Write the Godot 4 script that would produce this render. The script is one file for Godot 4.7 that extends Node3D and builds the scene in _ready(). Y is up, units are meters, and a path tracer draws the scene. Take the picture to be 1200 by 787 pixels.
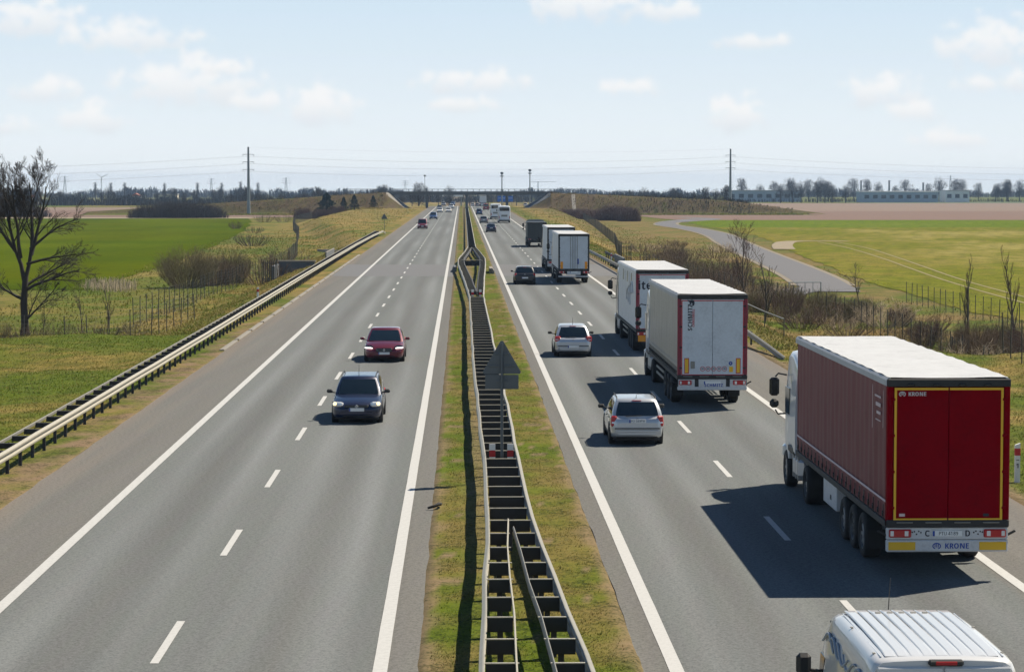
extends Node3D
# A motorway seen from an overpass on a bright spring day. x runs right, distance runs along -z, metres.

func _ready() -> void:
	# ---------- camera, sky, sun, exposure ----------
	var cam := Camera3D.new()
	cam.name = "camera"
	cam.fov = 15.86
	cam.near = 0.5
	cam.far = 14000.0
	cam.position = Vector3(0, 8.2, 0)
	cam.rotation_degrees = Vector3(-3.6147, -1.1964, 0)
	add_child(cam)
	cam.make_current()
	var we := WorldEnvironment.new()
	we.name = "environment"
	var env := Environment.new()
	env.background_mode = Environment.BG_SKY
	var sky := Sky.new()
	var pano := PanoramaSkyMaterial.new()
	pano.panorama = sky_panorama()
	sky.sky_material = pano
	env.sky = sky
	env.background_energy_multiplier = 0.667
	env.tonemap_mode = Environment.TONE_MAPPER_LINEAR
	env.tonemap_exposure = 1.5
	env.sdfgi_enabled = true
	env.ssao_enabled = true
	env.ssil_enabled = true
	env.fog_enabled = true
	env.fog_density = 0.0001
	env.fog_light_color = Color(0.72, 0.85, 1.0)
	we.environment = env
	add_child(we)
	var sun := DirectionalLight3D.new()
	sun.name = "sun"
	sun.light_energy = 1.6
	sun.light_color = Color(1.0, 0.955, 0.88)
	sun.light_angular_distance = 0.53
	sun.shadow_enabled = true
	sun.look_at_from_position(Vector3.ZERO, Vector3(-0.65, -1.0, 0.49), Vector3.UP)
	add_child(sun)
	# ---------- the place ----------
	noise.seed = 7
	noise.frequency = 1.0
	noise.fractal_octaves = 3
	make_materials()
	build_ground()
	build_roads()
	build_bridge()
	build_rails()
	build_fences()
	build_signs()
	build_vehicles()
	build_plants()
	build_far()
	build_grass()

# ---------------------------------------------------------------- helpers
var M := {}
var taken := {}
var noise := FastNoiseLite.new()

func numbered(called: String) -> String:
	if not taken.has(called):
		taken[called] = 0
		return called
	taken[called] += 1
	return "%s_%03d" % [called, taken[called]]

func thing(called: String, label: String, category: String, at := Vector3.ZERO, turn := 0.0, group := "") -> Node3D:
	var o := Node3D.new()
	o.name = numbered(called)
	o.position = at
	o.rotation.y = turn
	o.set_meta("label", label)
	o.set_meta("category", category)
	if group != "":
		o.set_meta("group", group)
	add_child(o)
	return o

func part(parent: Node, called: String, mesh: Mesh, mat: Material, at := Vector3.ZERO, turn := Vector3.ZERO) -> MeshInstance3D:
	var o := MeshInstance3D.new()
	o.name = called
	o.mesh = mesh
	o.material_override = mat
	o.position = at
	o.rotation = turn
	parent.add_child(o, true)
	return o

func structure(called: String, mesh: Mesh, mat: Material) -> MeshInstance3D:
	var o := MeshInstance3D.new()
	o.name = numbered(called)
	o.mesh = mesh
	o.material_override = mat
	o.set_meta("kind", "structure")
	add_child(o)
	return o

func copy_of(src: Node3D, at: Vector3, turn: float, label: String, s := Vector3.ONE, group := "") -> Node3D:
	var c: Node3D = src.duplicate()
	c.name = numbered(String(src.name).rstrip("0123456789").rstrip("_"))
	add_child(c)
	c.position = at
	c.rotation.y = turn
	c.scale = s
	c.set_meta("label", label)
	if group != "":
		c.set_meta("group", group)
	return c

class MB:
	var v := PackedVector3Array()
	var n := PackedVector3Array()
	var uv := PackedVector2Array()
	var c := PackedColorArray()
	var col := Color(1, 1, 1)
	var colored := false
	var textured := false

	func put(p: Vector3, nn: Vector3) -> void:
		v.append(p)
		n.append(nn)
		if colored:
			c.append(col)

	func tri(a: Vector3, b: Vector3, d: Vector3) -> void:
		var nn := (d - a).cross(b - a)
		if nn.length_squared() < 1e-16:
			return
		nn = nn.normalized()
		put(a, nn)
		put(b, nn)
		put(d, nn)

	func quad(a: Vector3, b: Vector3, d: Vector3, e: Vector3, out := Vector3.ZERO) -> void:
		var nn := (d - a).cross(b - a)
		if out != Vector3.ZERO and nn.dot(out) < 0.0:
			tri(a, e, d)
			tri(a, d, b)
		else:
			tri(a, b, d)
			tri(a, d, e)

	func box(ctr: Vector3, s: Vector3, b := Basis.IDENTITY) -> void:
		var h := s * 0.5
		for ax in 3:
			var i := (ax + 1) % 3
			var j := (ax + 2) % 3
			for sg in [-1.0, 1.0]:
				var p := []
				for q in [[-1.0, -1.0], [1.0, -1.0], [1.0, 1.0], [-1.0, 1.0]]:
					var w := Vector3.ZERO
					w[ax] = sg * h[ax]
					w[i] = q[0] * h[i]
					w[j] = q[1] * h[j]
					p.append(ctr + b * w)
				var o := Vector3.ZERO
				o[ax] = sg
				quad(p[0], p[1], p[2], p[3], b * o)

	# box with chamfered edges
	func cbox(ctr: Vector3, s: Vector3, ch := 0.02, b := Basis.IDENTITY) -> void:
		var h := s * 0.5
		ch = minf(ch, minf(h.x, minf(h.y, h.z)) * 0.9)
		var f := func(ax: int, sx: float, sy: float, sz: float) -> Vector3:
			var w := Vector3(sx * (h.x - ch), sy * (h.y - ch), sz * (h.z - ch))
			if ax == 0: w.x = sx * h.x
			if ax == 1: w.y = sy * h.y
			if ax == 2: w.z = sz * h.z
			return ctr + b * w
		for sg in [-1.0, 1.0]:
			quad(f.call(0, sg, -1, -1), f.call(0, sg, 1, -1), f.call(0, sg, 1, 1), f.call(0, sg, -1, 1), b * Vector3(sg, 0, 0))
			quad(f.call(1, -1, sg, -1), f.call(1, 1, sg, -1), f.call(1, 1, sg, 1), f.call(1, -1, sg, 1), b * Vector3(0, sg, 0))
			quad(f.call(2, -1, -1, sg), f.call(2, 1, -1, sg), f.call(2, 1, 1, sg), f.call(2, -1, 1, sg), b * Vector3(0, 0, sg))
			for sh in [-1.0, 1.0]:
				quad(f.call(0, sg, sh, -1), f.call(0, sg, sh, 1), f.call(1, sg, sh, 1), f.call(1, sg, sh, -1), b * Vector3(sg, sh, 0))
				quad(f.call(0, sg, -1, sh), f.call(0, sg, 1, sh), f.call(2, sg, 1, sh), f.call(2, sg, -1, sh), b * Vector3(sg, 0, sh))
				quad(f.call(1, -1, sg, sh), f.call(1, 1, sg, sh), f.call(2, 1, sg, sh), f.call(2, -1, sg, sh), b * Vector3(0, sg, sh))
				for sk in [-1.0, 1.0]:
					var p: Vector3 = f.call(0, sg, sh, sk)
					var q: Vector3 = f.call(1, sg, sh, sk)
					var t: Vector3 = f.call(2, sg, sh, sk)
					if (t - p).cross(q - p).dot(b * Vector3(sg, sh, sk)) < 0.0:
						tri(p, t, q)
					else:
						tri(p, q, t)

	# smooth skin over rings of equal size; rings may repeat to crease
	func loft(rings: Array, closed := true, cap0 := false, cap1 := false) -> void:
		var m: int = rings.size()
		var k: int = rings[0].size()
		var ctr := Vector3.ZERO
		for r in rings:
			for p in r:
				ctr += p
		ctr /= float(m * k)
		var nor := []
		for i in m:
			var a := PackedVector3Array()
			a.resize(k)
			nor.append(a)
		var kk := k if closed else k - 1
		var sense := 0.0
		for i in m - 1:
			for j in kk:
				var j2 := (j + 1) % k
				var a: Vector3 = rings[i][j]
				var b: Vector3 = rings[i][j2]
				var d: Vector3 = rings[i + 1][j2]
				var e: Vector3 = rings[i + 1][j]
				var fn := (d - a).cross(b - e)
				sense += fn.dot((a + b + d + e) * 0.25 - ctr)
				nor[i][j] += fn
				nor[i][j2] += fn
				nor[i + 1][j2] += fn
				nor[i + 1][j] += fn
		var fl := sense < 0.0
		var sg := -1.0 if fl else 1.0
		for i in m - 1:
			for j in kk:
				var j2 := (j + 1) % k
				var ix := [[i, j], [i, j2], [i + 1, j2], [i, j], [i + 1, j2], [i + 1, j]]
				if (rings[i][j] - rings[i + 1][j]).length_squared() + (rings[i][j2] - rings[i + 1][j2]).length_squared() < 1e-12:
					continue
				if not _cw(rings, ix, nor, sg):
					ix = [[i, j], [i + 1, j2], [i, j2], [i, j], [i + 1, j], [i + 1, j2]]
				for t in [0, 3]:
					var p0: Vector3 = rings[ix[t][0]][ix[t][1]]
					var p1: Vector3 = rings[ix[t + 1][0]][ix[t + 1][1]]
					var p2: Vector3 = rings[ix[t + 2][0]][ix[t + 2][1]]
					if (p1 - p0).cross(p2 - p0).length_squared() < 1e-16:
						continue
					for q in 3:
						var w: Array = ix[t + q]
						var nn: Vector3 = nor[w[0]][w[1]] * sg
						put(rings[w[0]][w[1]], nn.normalized() if nn.length_squared() > 0.0 else Vector3.UP)
		if cap0:
			fan(rings[0], rings[0], rings[1])
		if cap1:
			fan(rings[m - 1], rings[m - 1], rings[m - 2])

	func _cw(rings: Array, ix: Array, nor: Array, sg: float) -> bool:
		for t in [0, 3]:
			var p0: Vector3 = rings[ix[t][0]][ix[t][1]]
			var p1: Vector3 = rings[ix[t + 1][0]][ix[t + 1][1]]
			var p2: Vector3 = rings[ix[t + 2][0]][ix[t + 2][1]]
			var fn := (p2 - p0).cross(p1 - p0)
			if fn.length_squared() > 1e-16:
				return fn.dot(nor[ix[t][0]][ix[t][1]] + nor[ix[t + 2][0]][ix[t + 2][1]]) * sg >= 0.0
		return true

	func fan(r: PackedVector3Array, at: PackedVector3Array, inner: PackedVector3Array) -> void:
		var ctr := Vector3.ZERO
		var ci := Vector3.ZERO
		for p in at:
			ctr += p
		for p in inner:
			ci += p
		ctr /= at.size()
		ci /= inner.size()
		var k := r.size()
		for j in k:
			var a := r[j]
			var b := r[(j + 1) % k]
			if (b - ctr).cross(a - ctr).dot(ctr - ci) < 0.0:
				tri(ctr, b, a)
			else:
				tri(ctr, a, b)

	func tube(pts: Array, rad: Array, sides := 6, caps := true) -> void:
		var rings := []
		var m := pts.size()
		var up := Vector3(0.13, 1, 0.07)
		for i in m:
			var dir: Vector3 = (pts[mini(i + 1, m - 1)] - pts[maxi(i - 1, 0)]).normalized()
			var sx := dir.cross(up)
			if sx.length() < 0.05:
				sx = dir.cross(Vector3(1, 0.1, 0))
			sx = sx.normalized()
			var sy := sx.cross(dir)
			var r := PackedVector3Array()
			for j in sides:
				var a := TAU * j / sides
				r.append(pts[i] + (sx * cos(a) + sy * sin(a)) * rad[i])
			rings.append(r)
		loft(rings, true, caps, caps)

	func cyl(a: Vector3, b: Vector3, ra: float, rb: float, sides := 12, caps := true) -> void:
		tube([a, b], [ra, rb], sides, caps)

	# tyre or rim: profile of [radius, x] pairs turned round the x axis
	func lathe_x(prof: Array, sides := 20) -> void:
		var rings := []
		for p in prof:
			var r := PackedVector3Array()
			for j in sides:
				var a := TAU * j / sides
				r.append(Vector3(p[1], p[0] * cos(a), p[0] * sin(a)))
			rings.append(r)
		loft(rings, true)

	# profile polygon (x, y) drawn out along z
	func prism(poly: PackedVector2Array, z0: float, z1: float) -> void:
		var k := poly.size()
		var ctr := Vector2.ZERO
		for p in poly:
			ctr += p
		ctr /= k
		for j in k:
			var a := poly[j]
			var b := poly[(j + 1) % k]
			var o := Vector2(b.y - a.y, a.x - b.x)
			if Geometry2D.is_polygon_clockwise(poly):
				o = -o
			quad(Vector3(a.x, a.y, z0), Vector3(b.x, b.y, z0), Vector3(b.x, b.y, z1), Vector3(a.x, a.y, z1), Vector3(o.x, o.y, 0))
		var ids := Geometry2D.triangulate_polygon(poly)
		for t in range(0, ids.size(), 3):
			for z in [z0, z1]:
				var p0 := Vector3(poly[ids[t]].x, poly[ids[t]].y, z)
				var p1 := Vector3(poly[ids[t + 1]].x, poly[ids[t + 1]].y, z)
				var p2 := Vector3(poly[ids[t + 2]].x, poly[ids[t + 2]].y, z)
				var outz := signf(z - (z0 + z1) * 0.5)
				if (p2 - p0).cross(p1 - p0).z * outz < 0.0:
					tri(p0, p2, p1)
				else:
					tri(p0, p1, p2)

	func moved(t: Transform3D) -> void:
		for i in v.size():
			v[i] = t * v[i]
			n[i] = (t.basis * n[i]).normalized()

	func mesh() -> ArrayMesh:
		var a := []
		a.resize(Mesh.ARRAY_MAX)
		a[Mesh.ARRAY_VERTEX] = v
		a[Mesh.ARRAY_NORMAL] = n
		if uv.size() == v.size():
			a[Mesh.ARRAY_TEX_UV] = uv
		if c.size() == v.size():
			a[Mesh.ARRAY_COLOR] = c
		var m := ArrayMesh.new()
		m.add_surface_from_arrays(Mesh.PRIMITIVE_TRIANGLES, a)
		return m

func boxm(s: Vector3, ch := 0.015) -> ArrayMesh:
	var b := MB.new()
	b.cbox(Vector3.ZERO, s, ch)
	return b.mesh()

# grid surface from a function of (i, j): positions with smooth normals, colours and uv
func grid_mesh(nx: int, ny: int, pos: Callable, colf = null, uvf = null) -> ArrayMesh:
	var v := PackedVector3Array()
	var n := PackedVector3Array()
	var c := PackedColorArray()
	var uv := PackedVector2Array()
	v.resize(nx * ny)
	n.resize(nx * ny)
	for j in ny:
		for i in nx:
			v[j * nx + i] = pos.call(i, j)
			if colf != null:
				c.append(colf.call(i, j))
			if uvf != null:
				uv.append(uvf.call(i, j))
	var idx := PackedInt32Array()
	for j in ny - 1:
		for i in nx - 1:
			var a := j * nx + i
			var b := a + 1
			var d := a + nx + 1
			var e := a + nx
			var fn := (v[d] - v[a]).cross(v[b] - v[e])
			var flip := fn.y < 0.0
			if flip:
				fn = -fn
				idx.append_array(PackedInt32Array([a, d, b, a, e, d]))
			else:
				idx.append_array(PackedInt32Array([a, b, d, a, d, e]))
			for q in [a, b, d, e]:
				n[q] += fn
	for q in n.size():
		n[q] = n[q].normalized()
	var ar := []
	ar.resize(Mesh.ARRAY_MAX)
	ar[Mesh.ARRAY_VERTEX] = v
	ar[Mesh.ARRAY_NORMAL] = n
	if c.size() == v.size():
		ar[Mesh.ARRAY_COLOR] = c
	if uv.size() == v.size():
		ar[Mesh.ARRAY_TEX_UV] = uv
	ar[Mesh.ARRAY_INDEX] = idx
	var m := ArrayMesh.new()
	m.add_surface_from_arrays(Mesh.PRIMITIVE_TRIANGLES, ar)
	return m

func lettering(s: String, height: float, bold := true, depth := 0.006) -> TextMesh:
	var t := TextMesh.new()
	var f := SystemFont.new()
	f.font_names = PackedStringArray(["Droid Sans"])
	f.font_weight = 700 if bold else 400
	t.font = f
	t.text = s
	t.font_size = 32
	t.pixel_size = height / 24.0
	t.depth = depth
	t.curve_step = 2.0
	return t

# ---------------------------------------------------------------- textures and materials
func noise_tex(w: int, h: int, layers: Array, stops: Array) -> ImageTexture:
	# layers: [frequency, weight, seed, squeeze along v]; stops: [position, colour in linear values]
	var acc := PackedFloat32Array()
	acc.resize(w * h)
	for l in layers:
		var f := FastNoiseLite.new()
		f.seed = l[2]
		f.frequency = l[0]
		f.fractal_octaves = 3
		var im: Image = f.get_seamless_image(w, maxi(8, int(h / float(l[3]))), false, false, 0.1, true)
		im.convert(Image.FORMAT_L8)
		if im.get_height() != h:
			im.resize(w, h, Image.INTERPOLATE_CUBIC)
		var d := im.get_data()
		var wt: float = l[1]
		for i in w * h:
			acc[i] += d[i] * wt
	var lut := PackedByteArray()
	for k in 256:
		var t := k / 255.0
		var cc: Color = stops[stops.size() - 1][1]
		for s in stops.size() - 1:
			if t <= stops[s + 1][0]:
				var u := clampf((t - stops[s][0]) / maxf(1e-4, stops[s + 1][0] - stops[s][0]), 0, 1)
				cc = (stops[s][1] as Color).lerp(stops[s + 1][1], u)
				break
		cc = cc.linear_to_srgb()
		lut.append(clampi(int(cc.r * 255.0), 0, 255))
		lut.append(clampi(int(cc.g * 255.0), 0, 255))
		lut.append(clampi(int(cc.b * 255.0), 0, 255))
	var out := PackedByteArray()
	out.resize(w * h * 3)
	for i in w * h:
		var k := clampi(int(acc[i]), 0, 255) * 3
		out[i * 3] = lut[k]
		out[i * 3 + 1] = lut[k + 1]
		out[i * 3 + 2] = lut[k + 2]
	return ImageTexture.create_from_image(Image.create_from_data(w, h, false, Image.FORMAT_RGB8, out))

func mat(called: String, col: Color, rough := 0.8, metal := 0.0, tex: Texture2D = null, scale := 1.0) -> StandardMaterial3D:
	var m := StandardMaterial3D.new()
	m.resource_name = called
	m.albedo_color = col.linear_to_srgb()
	m.roughness = rough
	m.metallic = metal
	if tex:
		m.albedo_texture = tex
		m.uv1_triplanar = true
		m.uv1_world_triplanar = true
		m.uv1_scale = Vector3.ONE * scale
	M[called] = m
	return m

func paint(called: String, col: Color, flake := 0.0) -> StandardMaterial3D:
	var m := mat(called, col, 0.38, flake)
	m.clearcoat_enabled = true
	m.clearcoat = 0.8
	m.clearcoat_roughness = 0.06
	return m

func grey(v: float) -> Color:
	return Color(v, v, v)

func make_materials() -> void:
	var ground_tex := noise_tex(1024, 1024, [[0.006, 0.3, 3, 1], [0.04, 0.4, 5, 1], [0.13, 0.5, 9, 1]], [[0.3, Color(0.16, 0.2, 0.1)], [0.45, Color(0.42, 0.46, 0.32)], [0.56, Color(0.74, 0.76, 0.62)], [0.68, Color(1.0, 0.96, 0.82)], [1.0, Color(1, 1, 1)]])
	var soil_tex := noise_tex(512, 512, [[0.01, 0.4, 13, 1], [0.09, 0.75, 15, 1]], [[0.0, grey(0.45)], [0.5, grey(0.78)], [1.0, grey(1.0)]])
	var g := mat("ground", Color(1.0, 1.0, 1.0), 0.95, 0.0, ground_tex, 0.09)
	g.vertex_color_use_as_albedo = true
	g.metallic_specular = 0.2
	var asphalt_tex := noise_tex(1024, 1024, [[0.025, 0.3, 22, 1], [0.06, 0.45, 23, 1], [0.16, 0.3, 25, 1]], [[0.25, Color(0.5, 0.5, 0.5)], [0.4, Color(0.7, 0.7, 0.695)], [0.52, Color(0.84, 0.84, 0.835)], [0.66, Color(0.97, 0.97, 0.965)], [1.0, Color(1, 1, 1)]])
	var a := mat("asphalt", Color(1, 1, 1), 0.82, 0.0, asphalt_tex, 0.25)
	a.vertex_color_use_as_albedo = true
	a.metallic_specular = 0.15
	mat("asphalt_patch", Color(0.132, 0.133, 0.137), 0.85, 0.0, asphalt_tex, 0.23)
	mat("side_asphalt", Color(0.125, 0.122, 0.128), 0.85, 0.0, asphalt_tex, 0.2)
	var paint_tex := noise_tex(512, 512, [[0.02, 0.5, 33, 1], [0.2, 0.55, 35, 1]], [[0.0, grey(0.45)], [0.28, grey(0.8)], [0.5, grey(0.95)], [1.0, grey(1.0)]])
	mat("road_paint", Color(0.46, 0.46, 0.445), 0.7, 0.0, paint_tex, 0.7)
	mat("gravel", Color(0.24, 0.2, 0.14), 0.95, 0.0, soil_tex, 0.4)
	mat("concrete", Color(0.27, 0.25, 0.215), 0.9, 0.0, soil_tex, 0.5)
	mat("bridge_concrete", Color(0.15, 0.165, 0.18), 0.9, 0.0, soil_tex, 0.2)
	mat("bridge_steel", Color(0.05, 0.07, 0.09), 0.6)
	var f := mat("green_field", Color(0.092, 0.125, 0.006), 0.95, 0.0, noise_tex(1024, 1024, [[0.012, 0.45, 43, 1], [0.12, 0.6, 45, 1]], [[0.0, Color(0.55, 0.6, 0.4)], [0.5, Color(0.8, 0.8, 0.7)], [1.0, Color(1, 1, 0.9)]]), 0.03)
	f.metallic_specular = 0.0
	f.vertex_color_use_as_albedo = true
	f = mat("meadow", Color(1, 1, 1), 0.95, 0.0, ground_tex, 0.045)
	f.vertex_color_use_as_albedo = true
	f.metallic_specular = 0.1
	mat("ploughed", Color(0.175, 0.1, 0.065), 0.97, 0.0, soil_tex, 0.06)
	mat("stubble", Color(0.215, 0.145, 0.1), 0.97, 0.0, soil_tex, 0.06)
	mat("straw_strip", Color(0.29, 0.235, 0.15), 0.97, 0.0, soil_tex, 0.1)
	mat("far_green", Color(0.07, 0.1, 0.02), 0.97, 0.0, soil_tex, 0.05)
	mat("dust_track", Color(0.27, 0.23, 0.095), 0.97, 0.0, soil_tex, 0.2)
	# metals
	var galv_tex := noise_tex(512, 512, [[0.015, 0.5, 53, 1], [0.1, 0.55, 55, 1]], [[0.0, Color(0.55, 0.5, 0.42)], [0.35, Color(0.85, 0.82, 0.74)], [1.0, Color(1, 1, 0.97)]])
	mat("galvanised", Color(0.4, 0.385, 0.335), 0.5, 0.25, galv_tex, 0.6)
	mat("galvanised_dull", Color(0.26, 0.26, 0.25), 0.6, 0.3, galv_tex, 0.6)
	mat("dark_steel", Color(0.035, 0.035, 0.038), 0.7, 0.2)  # on the median spacers this near-black tone also carries shade
	mat("post_steel", Color(0.075, 0.07, 0.06), 0.7, 0.2)
	mat("wire", Color(0.16, 0.17, 0.16), 0.6, 0.4)
	mat("pole_steel", Color(0.24, 0.27, 0.28), 0.55, 0.3)
	mat("sign_back", Color(0.11, 0.125, 0.135), 0.5, 0.4)
	mat("sign_blue", Color(0.01, 0.13, 0.55), 0.5)
	mat("reflector_white", Color(0.75, 0.75, 0.73), 0.6)
	mat("reflector_red", Color(0.5, 0.015, 0.02), 0.5)
	# vehicles
	mat("tyre", grey(0.018), 0.85)
	mat("rim", grey(0.35), 0.4, 0.6)
	mat("rim_dark", grey(0.08), 0.5, 0.4)
	mat("black_plastic", grey(0.02), 0.55)
	mat("black_gloss", grey(0.012), 0.25)
	mat("chassis", grey(0.025), 0.7)
	var gl := mat("glass", Color(0.008, 0.014, 0.018), 0.04)
	gl.metallic_specular = 0.7
	gl = mat("glass_clear", Color(0.02, 0.03, 0.035, 1.0), 0.03)
	gl.transparency = BaseMaterial3D.TRANSPARENCY_ALPHA
	gl.albedo_color = Color(0.25, 0.3, 0.32, 0.45)
	mat("interior", Color(0.05, 0.05, 0.055), 0.9)
	mat("lamp_red", Color(0.42, 0.008, 0.012), 0.3)
	mat("lamp_orange", Color(0.75, 0.28, 0.01), 0.25)
	mat("lamp_clear", Color(0.7, 0.72, 0.74), 0.1, 0.3)
	var hl := mat("headlight_on", Color(0.9, 0.85, 0.7), 0.2)
	hl.emission_enabled = true
	hl.emission = Color(1.0, 0.85, 0.55)
	hl.emission_energy_multiplier = 1.6
	hl = mat("headlight_white", Color(0.9, 0.9, 0.9), 0.2)
	hl.emission_enabled = true
	hl.emission = Color(1.0, 0.97, 0.95)
	hl.emission_energy_multiplier = 1.3
	mat("plate", Color(0.72, 0.73, 0.72), 0.5)
	mat("plate_blue", Color(0.01, 0.05, 0.3), 0.5)
	mat("ink", Color(0.01, 0.015, 0.03), 0.6)
	mat("ink_red", Color(0.45, 0.02, 0.03), 0.6)
	mat("ink_pale", Color(0.62, 0.5, 0.5), 0.7)
	paint("paint_silver", Color(0.5, 0.52, 0.54), 0.45)
	paint("paint_silver_blue", Color(0.46, 0.49, 0.53), 0.45)
	paint("paint_navy", Color(0.005, 0.011, 0.042), 0.2)
	paint("paint_wine", Color(0.115, 0.003, 0.018), 0.25)
	paint("paint_black", Color(0.008, 0.009, 0.013), 0.1)
	paint("paint_white", Color(0.56, 0.57, 0.58))
	paint("paint_blue", Color(0.02, 0.06, 0.16), 0.2)
	paint("paint_red", Color(0.3, 0.015, 0.02))
	paint("paint_grey", Color(0.2, 0.21, 0.23), 0.3)
	paint("cab_white", Color(0.66, 0.68, 0.7))
	var dirt := noise_tex(512, 512, [[0.008, 0.5, 63, 1], [0.05, 0.5, 65, 1]], [[0.0, grey(0.62)], [0.4, grey(0.85)], [1.0, grey(1.0)]])
	mat("tarp_red", Color(0.19, 0.042, 0.052), 0.5, 0.0, dirt, 0.25).metallic_specular = 0.3
	mat("door_red", Color(0.23, 0.002, 0.007), 0.6, 0.0, dirt, 0.3).metallic_specular = 0.08
	mat("roof_white", Color(0.5, 0.51, 0.52), 0.6, 0.0, dirt, 0.14)
	mat("tarp_grey", Color(0.37, 0.37, 0.36), 0.3, 0.0, dirt, 0.22)
	mat("box_white", Color(0.72, 0.73, 0.74), 0.45, 0.0, dirt, 0.22)
	mat("door_white", Color(0.58, 0.63, 0.68), 0.5, 0.0, dirt, 0.3)
	mat("frame_red", Color(0.2, 0.012, 0.03), 0.5)
	mat("tape_yellow", Color(0.72, 0.42, 0.01), 0.4)
	mat("panel_white", Color(0.6, 0.61, 0.62), 0.5, 0.0, dirt, 0.5)
	mat("tank", Color(0.45, 0.47, 0.5), 0.35, 0.6)
	mat("van_print", Color(0.3, 0.33, 0.37), 0.7)
	mat("tarp_dark", Color(0.025, 0.03, 0.032), 0.5)
	# plants
	mat("bark", Color(0.035, 0.028, 0.022), 0.95)
	mat("bark_grey", Color(0.085, 0.07, 0.055), 0.95)
	mat("twig_brown", Color(0.13, 0.09, 0.055), 0.95)
	mat("twig_olive", Color(0.15, 0.125, 0.06), 0.95)
	mat("twig_red", Color(0.095, 0.055, 0.045), 0.95)
	mat("twig_dark", Color(0.045, 0.035, 0.03), 0.95)
	var nd := mat("needle", Color(0.012, 0.028, 0.014), 0.9)
	nd.metallic_specular = 0.2
	nd = mat("far_twig", Color(0.07, 0.065, 0.06), 0.95)
	nd.metallic_specular = 0.1
	var gr := mat("grass_blade", Color(1, 1, 1), 0.8)
	gr.vertex_color_use_as_albedo = true
	gr.backlight_enabled = true
	gr.backlight = Color(0.35, 0.35, 0.2)
	gr.metallic_specular = 0.2
	mat("reed", Color(0.5, 0.4, 0.28), 0.9)
	# buildings
	mat("wall_white", Color(0.7, 0.7, 0.68), 0.8)
	mat("wall_cream", Color(0.6, 0.55, 0.42), 0.8)
	mat("wall_blue", Color(0.34, 0.4, 0.46), 0.7)
	mat("roof_grey", Color(0.3, 0.31, 0.33), 0.7)
	mat("roof_tile", Color(0.3, 0.1, 0.06), 0.8)
	mat("window_dark", Color(0.03, 0.04, 0.05), 0.2)

# ---------------------------------------------------------------- sky
func sky_panorama() -> ImageTexture:
	var w := 4096
	var h := 2048
	var im := Image.create(1, h, false, Image.FORMAT_RGB8)
	for y in h:
		var e := 90.0 - (y + 0.5) / h * 180.0
		im.set_pixel(0, y, sky_base(e).linear_to_srgb())
	im.resize(w, h, Image.INTERPOLATE_NEAREST)
	# small fair-weather clouds: [degrees right of -z, degrees up, width, height]
	var cl := [[-9.96, 3.79, 2.03, 0.61], [-7.78, 3.4, 2.54, 0.53], [-6.38, 2.27, 2.84, 0.85], [-8.67, 1.48, 1.34, 0.49], [-3.46, 1.76, 1.83, 0.65], [-5.88, 2.7, 0.89, 0.28], [-9.66, 2.17, 1.34, 0.41], [0.14, 2.39, 2.33, 0.41], [3.02, 4.17, 2.74, 0.65], [4.94, 4.05, 1.3, 0.37], [6.84, 3.34, 1.62, 0.24], [12.36, 3.18, 2.23, 0.77], [11.97, 2.31, 0.89, 0.28], [12.98, 2.37, 0.89, 0.32], [9.82, 2.13, 1.54, 0.57], [6.54, 1.58, 1.34, 0.57], [3.93, 2.23, 1.34, 0.28], [10.61, 1.68, 1.1, 0.41], [0.08, 1.87, 1.54, 0.28], [11.39, 1.01, 1.54, 0.37], [-4.88, 1.89, 1.22, 0.32], [-10.45, 1.32, 1.01, 0.28]]
	var r := RandomNumberGenerator.new()
	r.seed = 90
	for k in 260:
		var az := r.randf_range(-180, 180)
		if absf(az) < 16.0:
			continue
		var el := 1.0 + pow(r.randf(), 1.6) * 11.0
		var s := 0.7 + el * 0.16
		cl.append([az, el, r.randf_range(1.2, 3.2) * s, r.randf_range(0.3, 0.7) * s])
	var f := FastNoiseLite.new()
	f.seed = 5
	f.frequency = 1.0
	f.fractal_octaves = 5
	f.fractal_gain = 0.55
	var ppd := w / 360.0
	for q in cl:
		var cx: float = q[0] * ppd
		var cy: float = (90.0 - q[1]) * ppd
		var hw: float = q[2] * 0.66 * ppd
		var hh: float = q[3] * 0.8 * ppd
		for y in range(int(cy - hh * 1.6), int(cy + hh * 1.2) + 1):
			for x in range(int(cx - hw * 1.3), int(cx + hw * 1.3) + 1):
				var u := (x - cx) / hw
				var v := (y - cy) / hh
				var nn := f.get_noise_2d(x * 0.11, y * 0.17 + q[0] * 7.0) + 0.5 * f.get_noise_2d(x * 0.33, y * 0.45)
				var base := 1.0 - u * u - (v * v * 0.55 if v < 0.0 else v * v * 1.6)
				var dens := smoothstep(0.1, 0.85, base * 0.95 + nn * 1.05)
				if dens <= 0.0 or y < 0 or y >= h:
					continue
				var xx := posmod(x, w)
				var e := 90.0 - (y + 0.5) / h * 180.0
				var a := dens * 0.8
				var under := smoothstep(-0.6, 0.7, v)
				var white := Color(0.985, 0.975, 0.965).lerp(Color(0.8, 0.84, 0.88), under)
				var c0 := im.get_pixel(xx, y).srgb_to_linear()
				im.set_pixel(xx, y, c0.lerp(white, a).linear_to_srgb())
	return ImageTexture.create_from_image(im)

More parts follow.
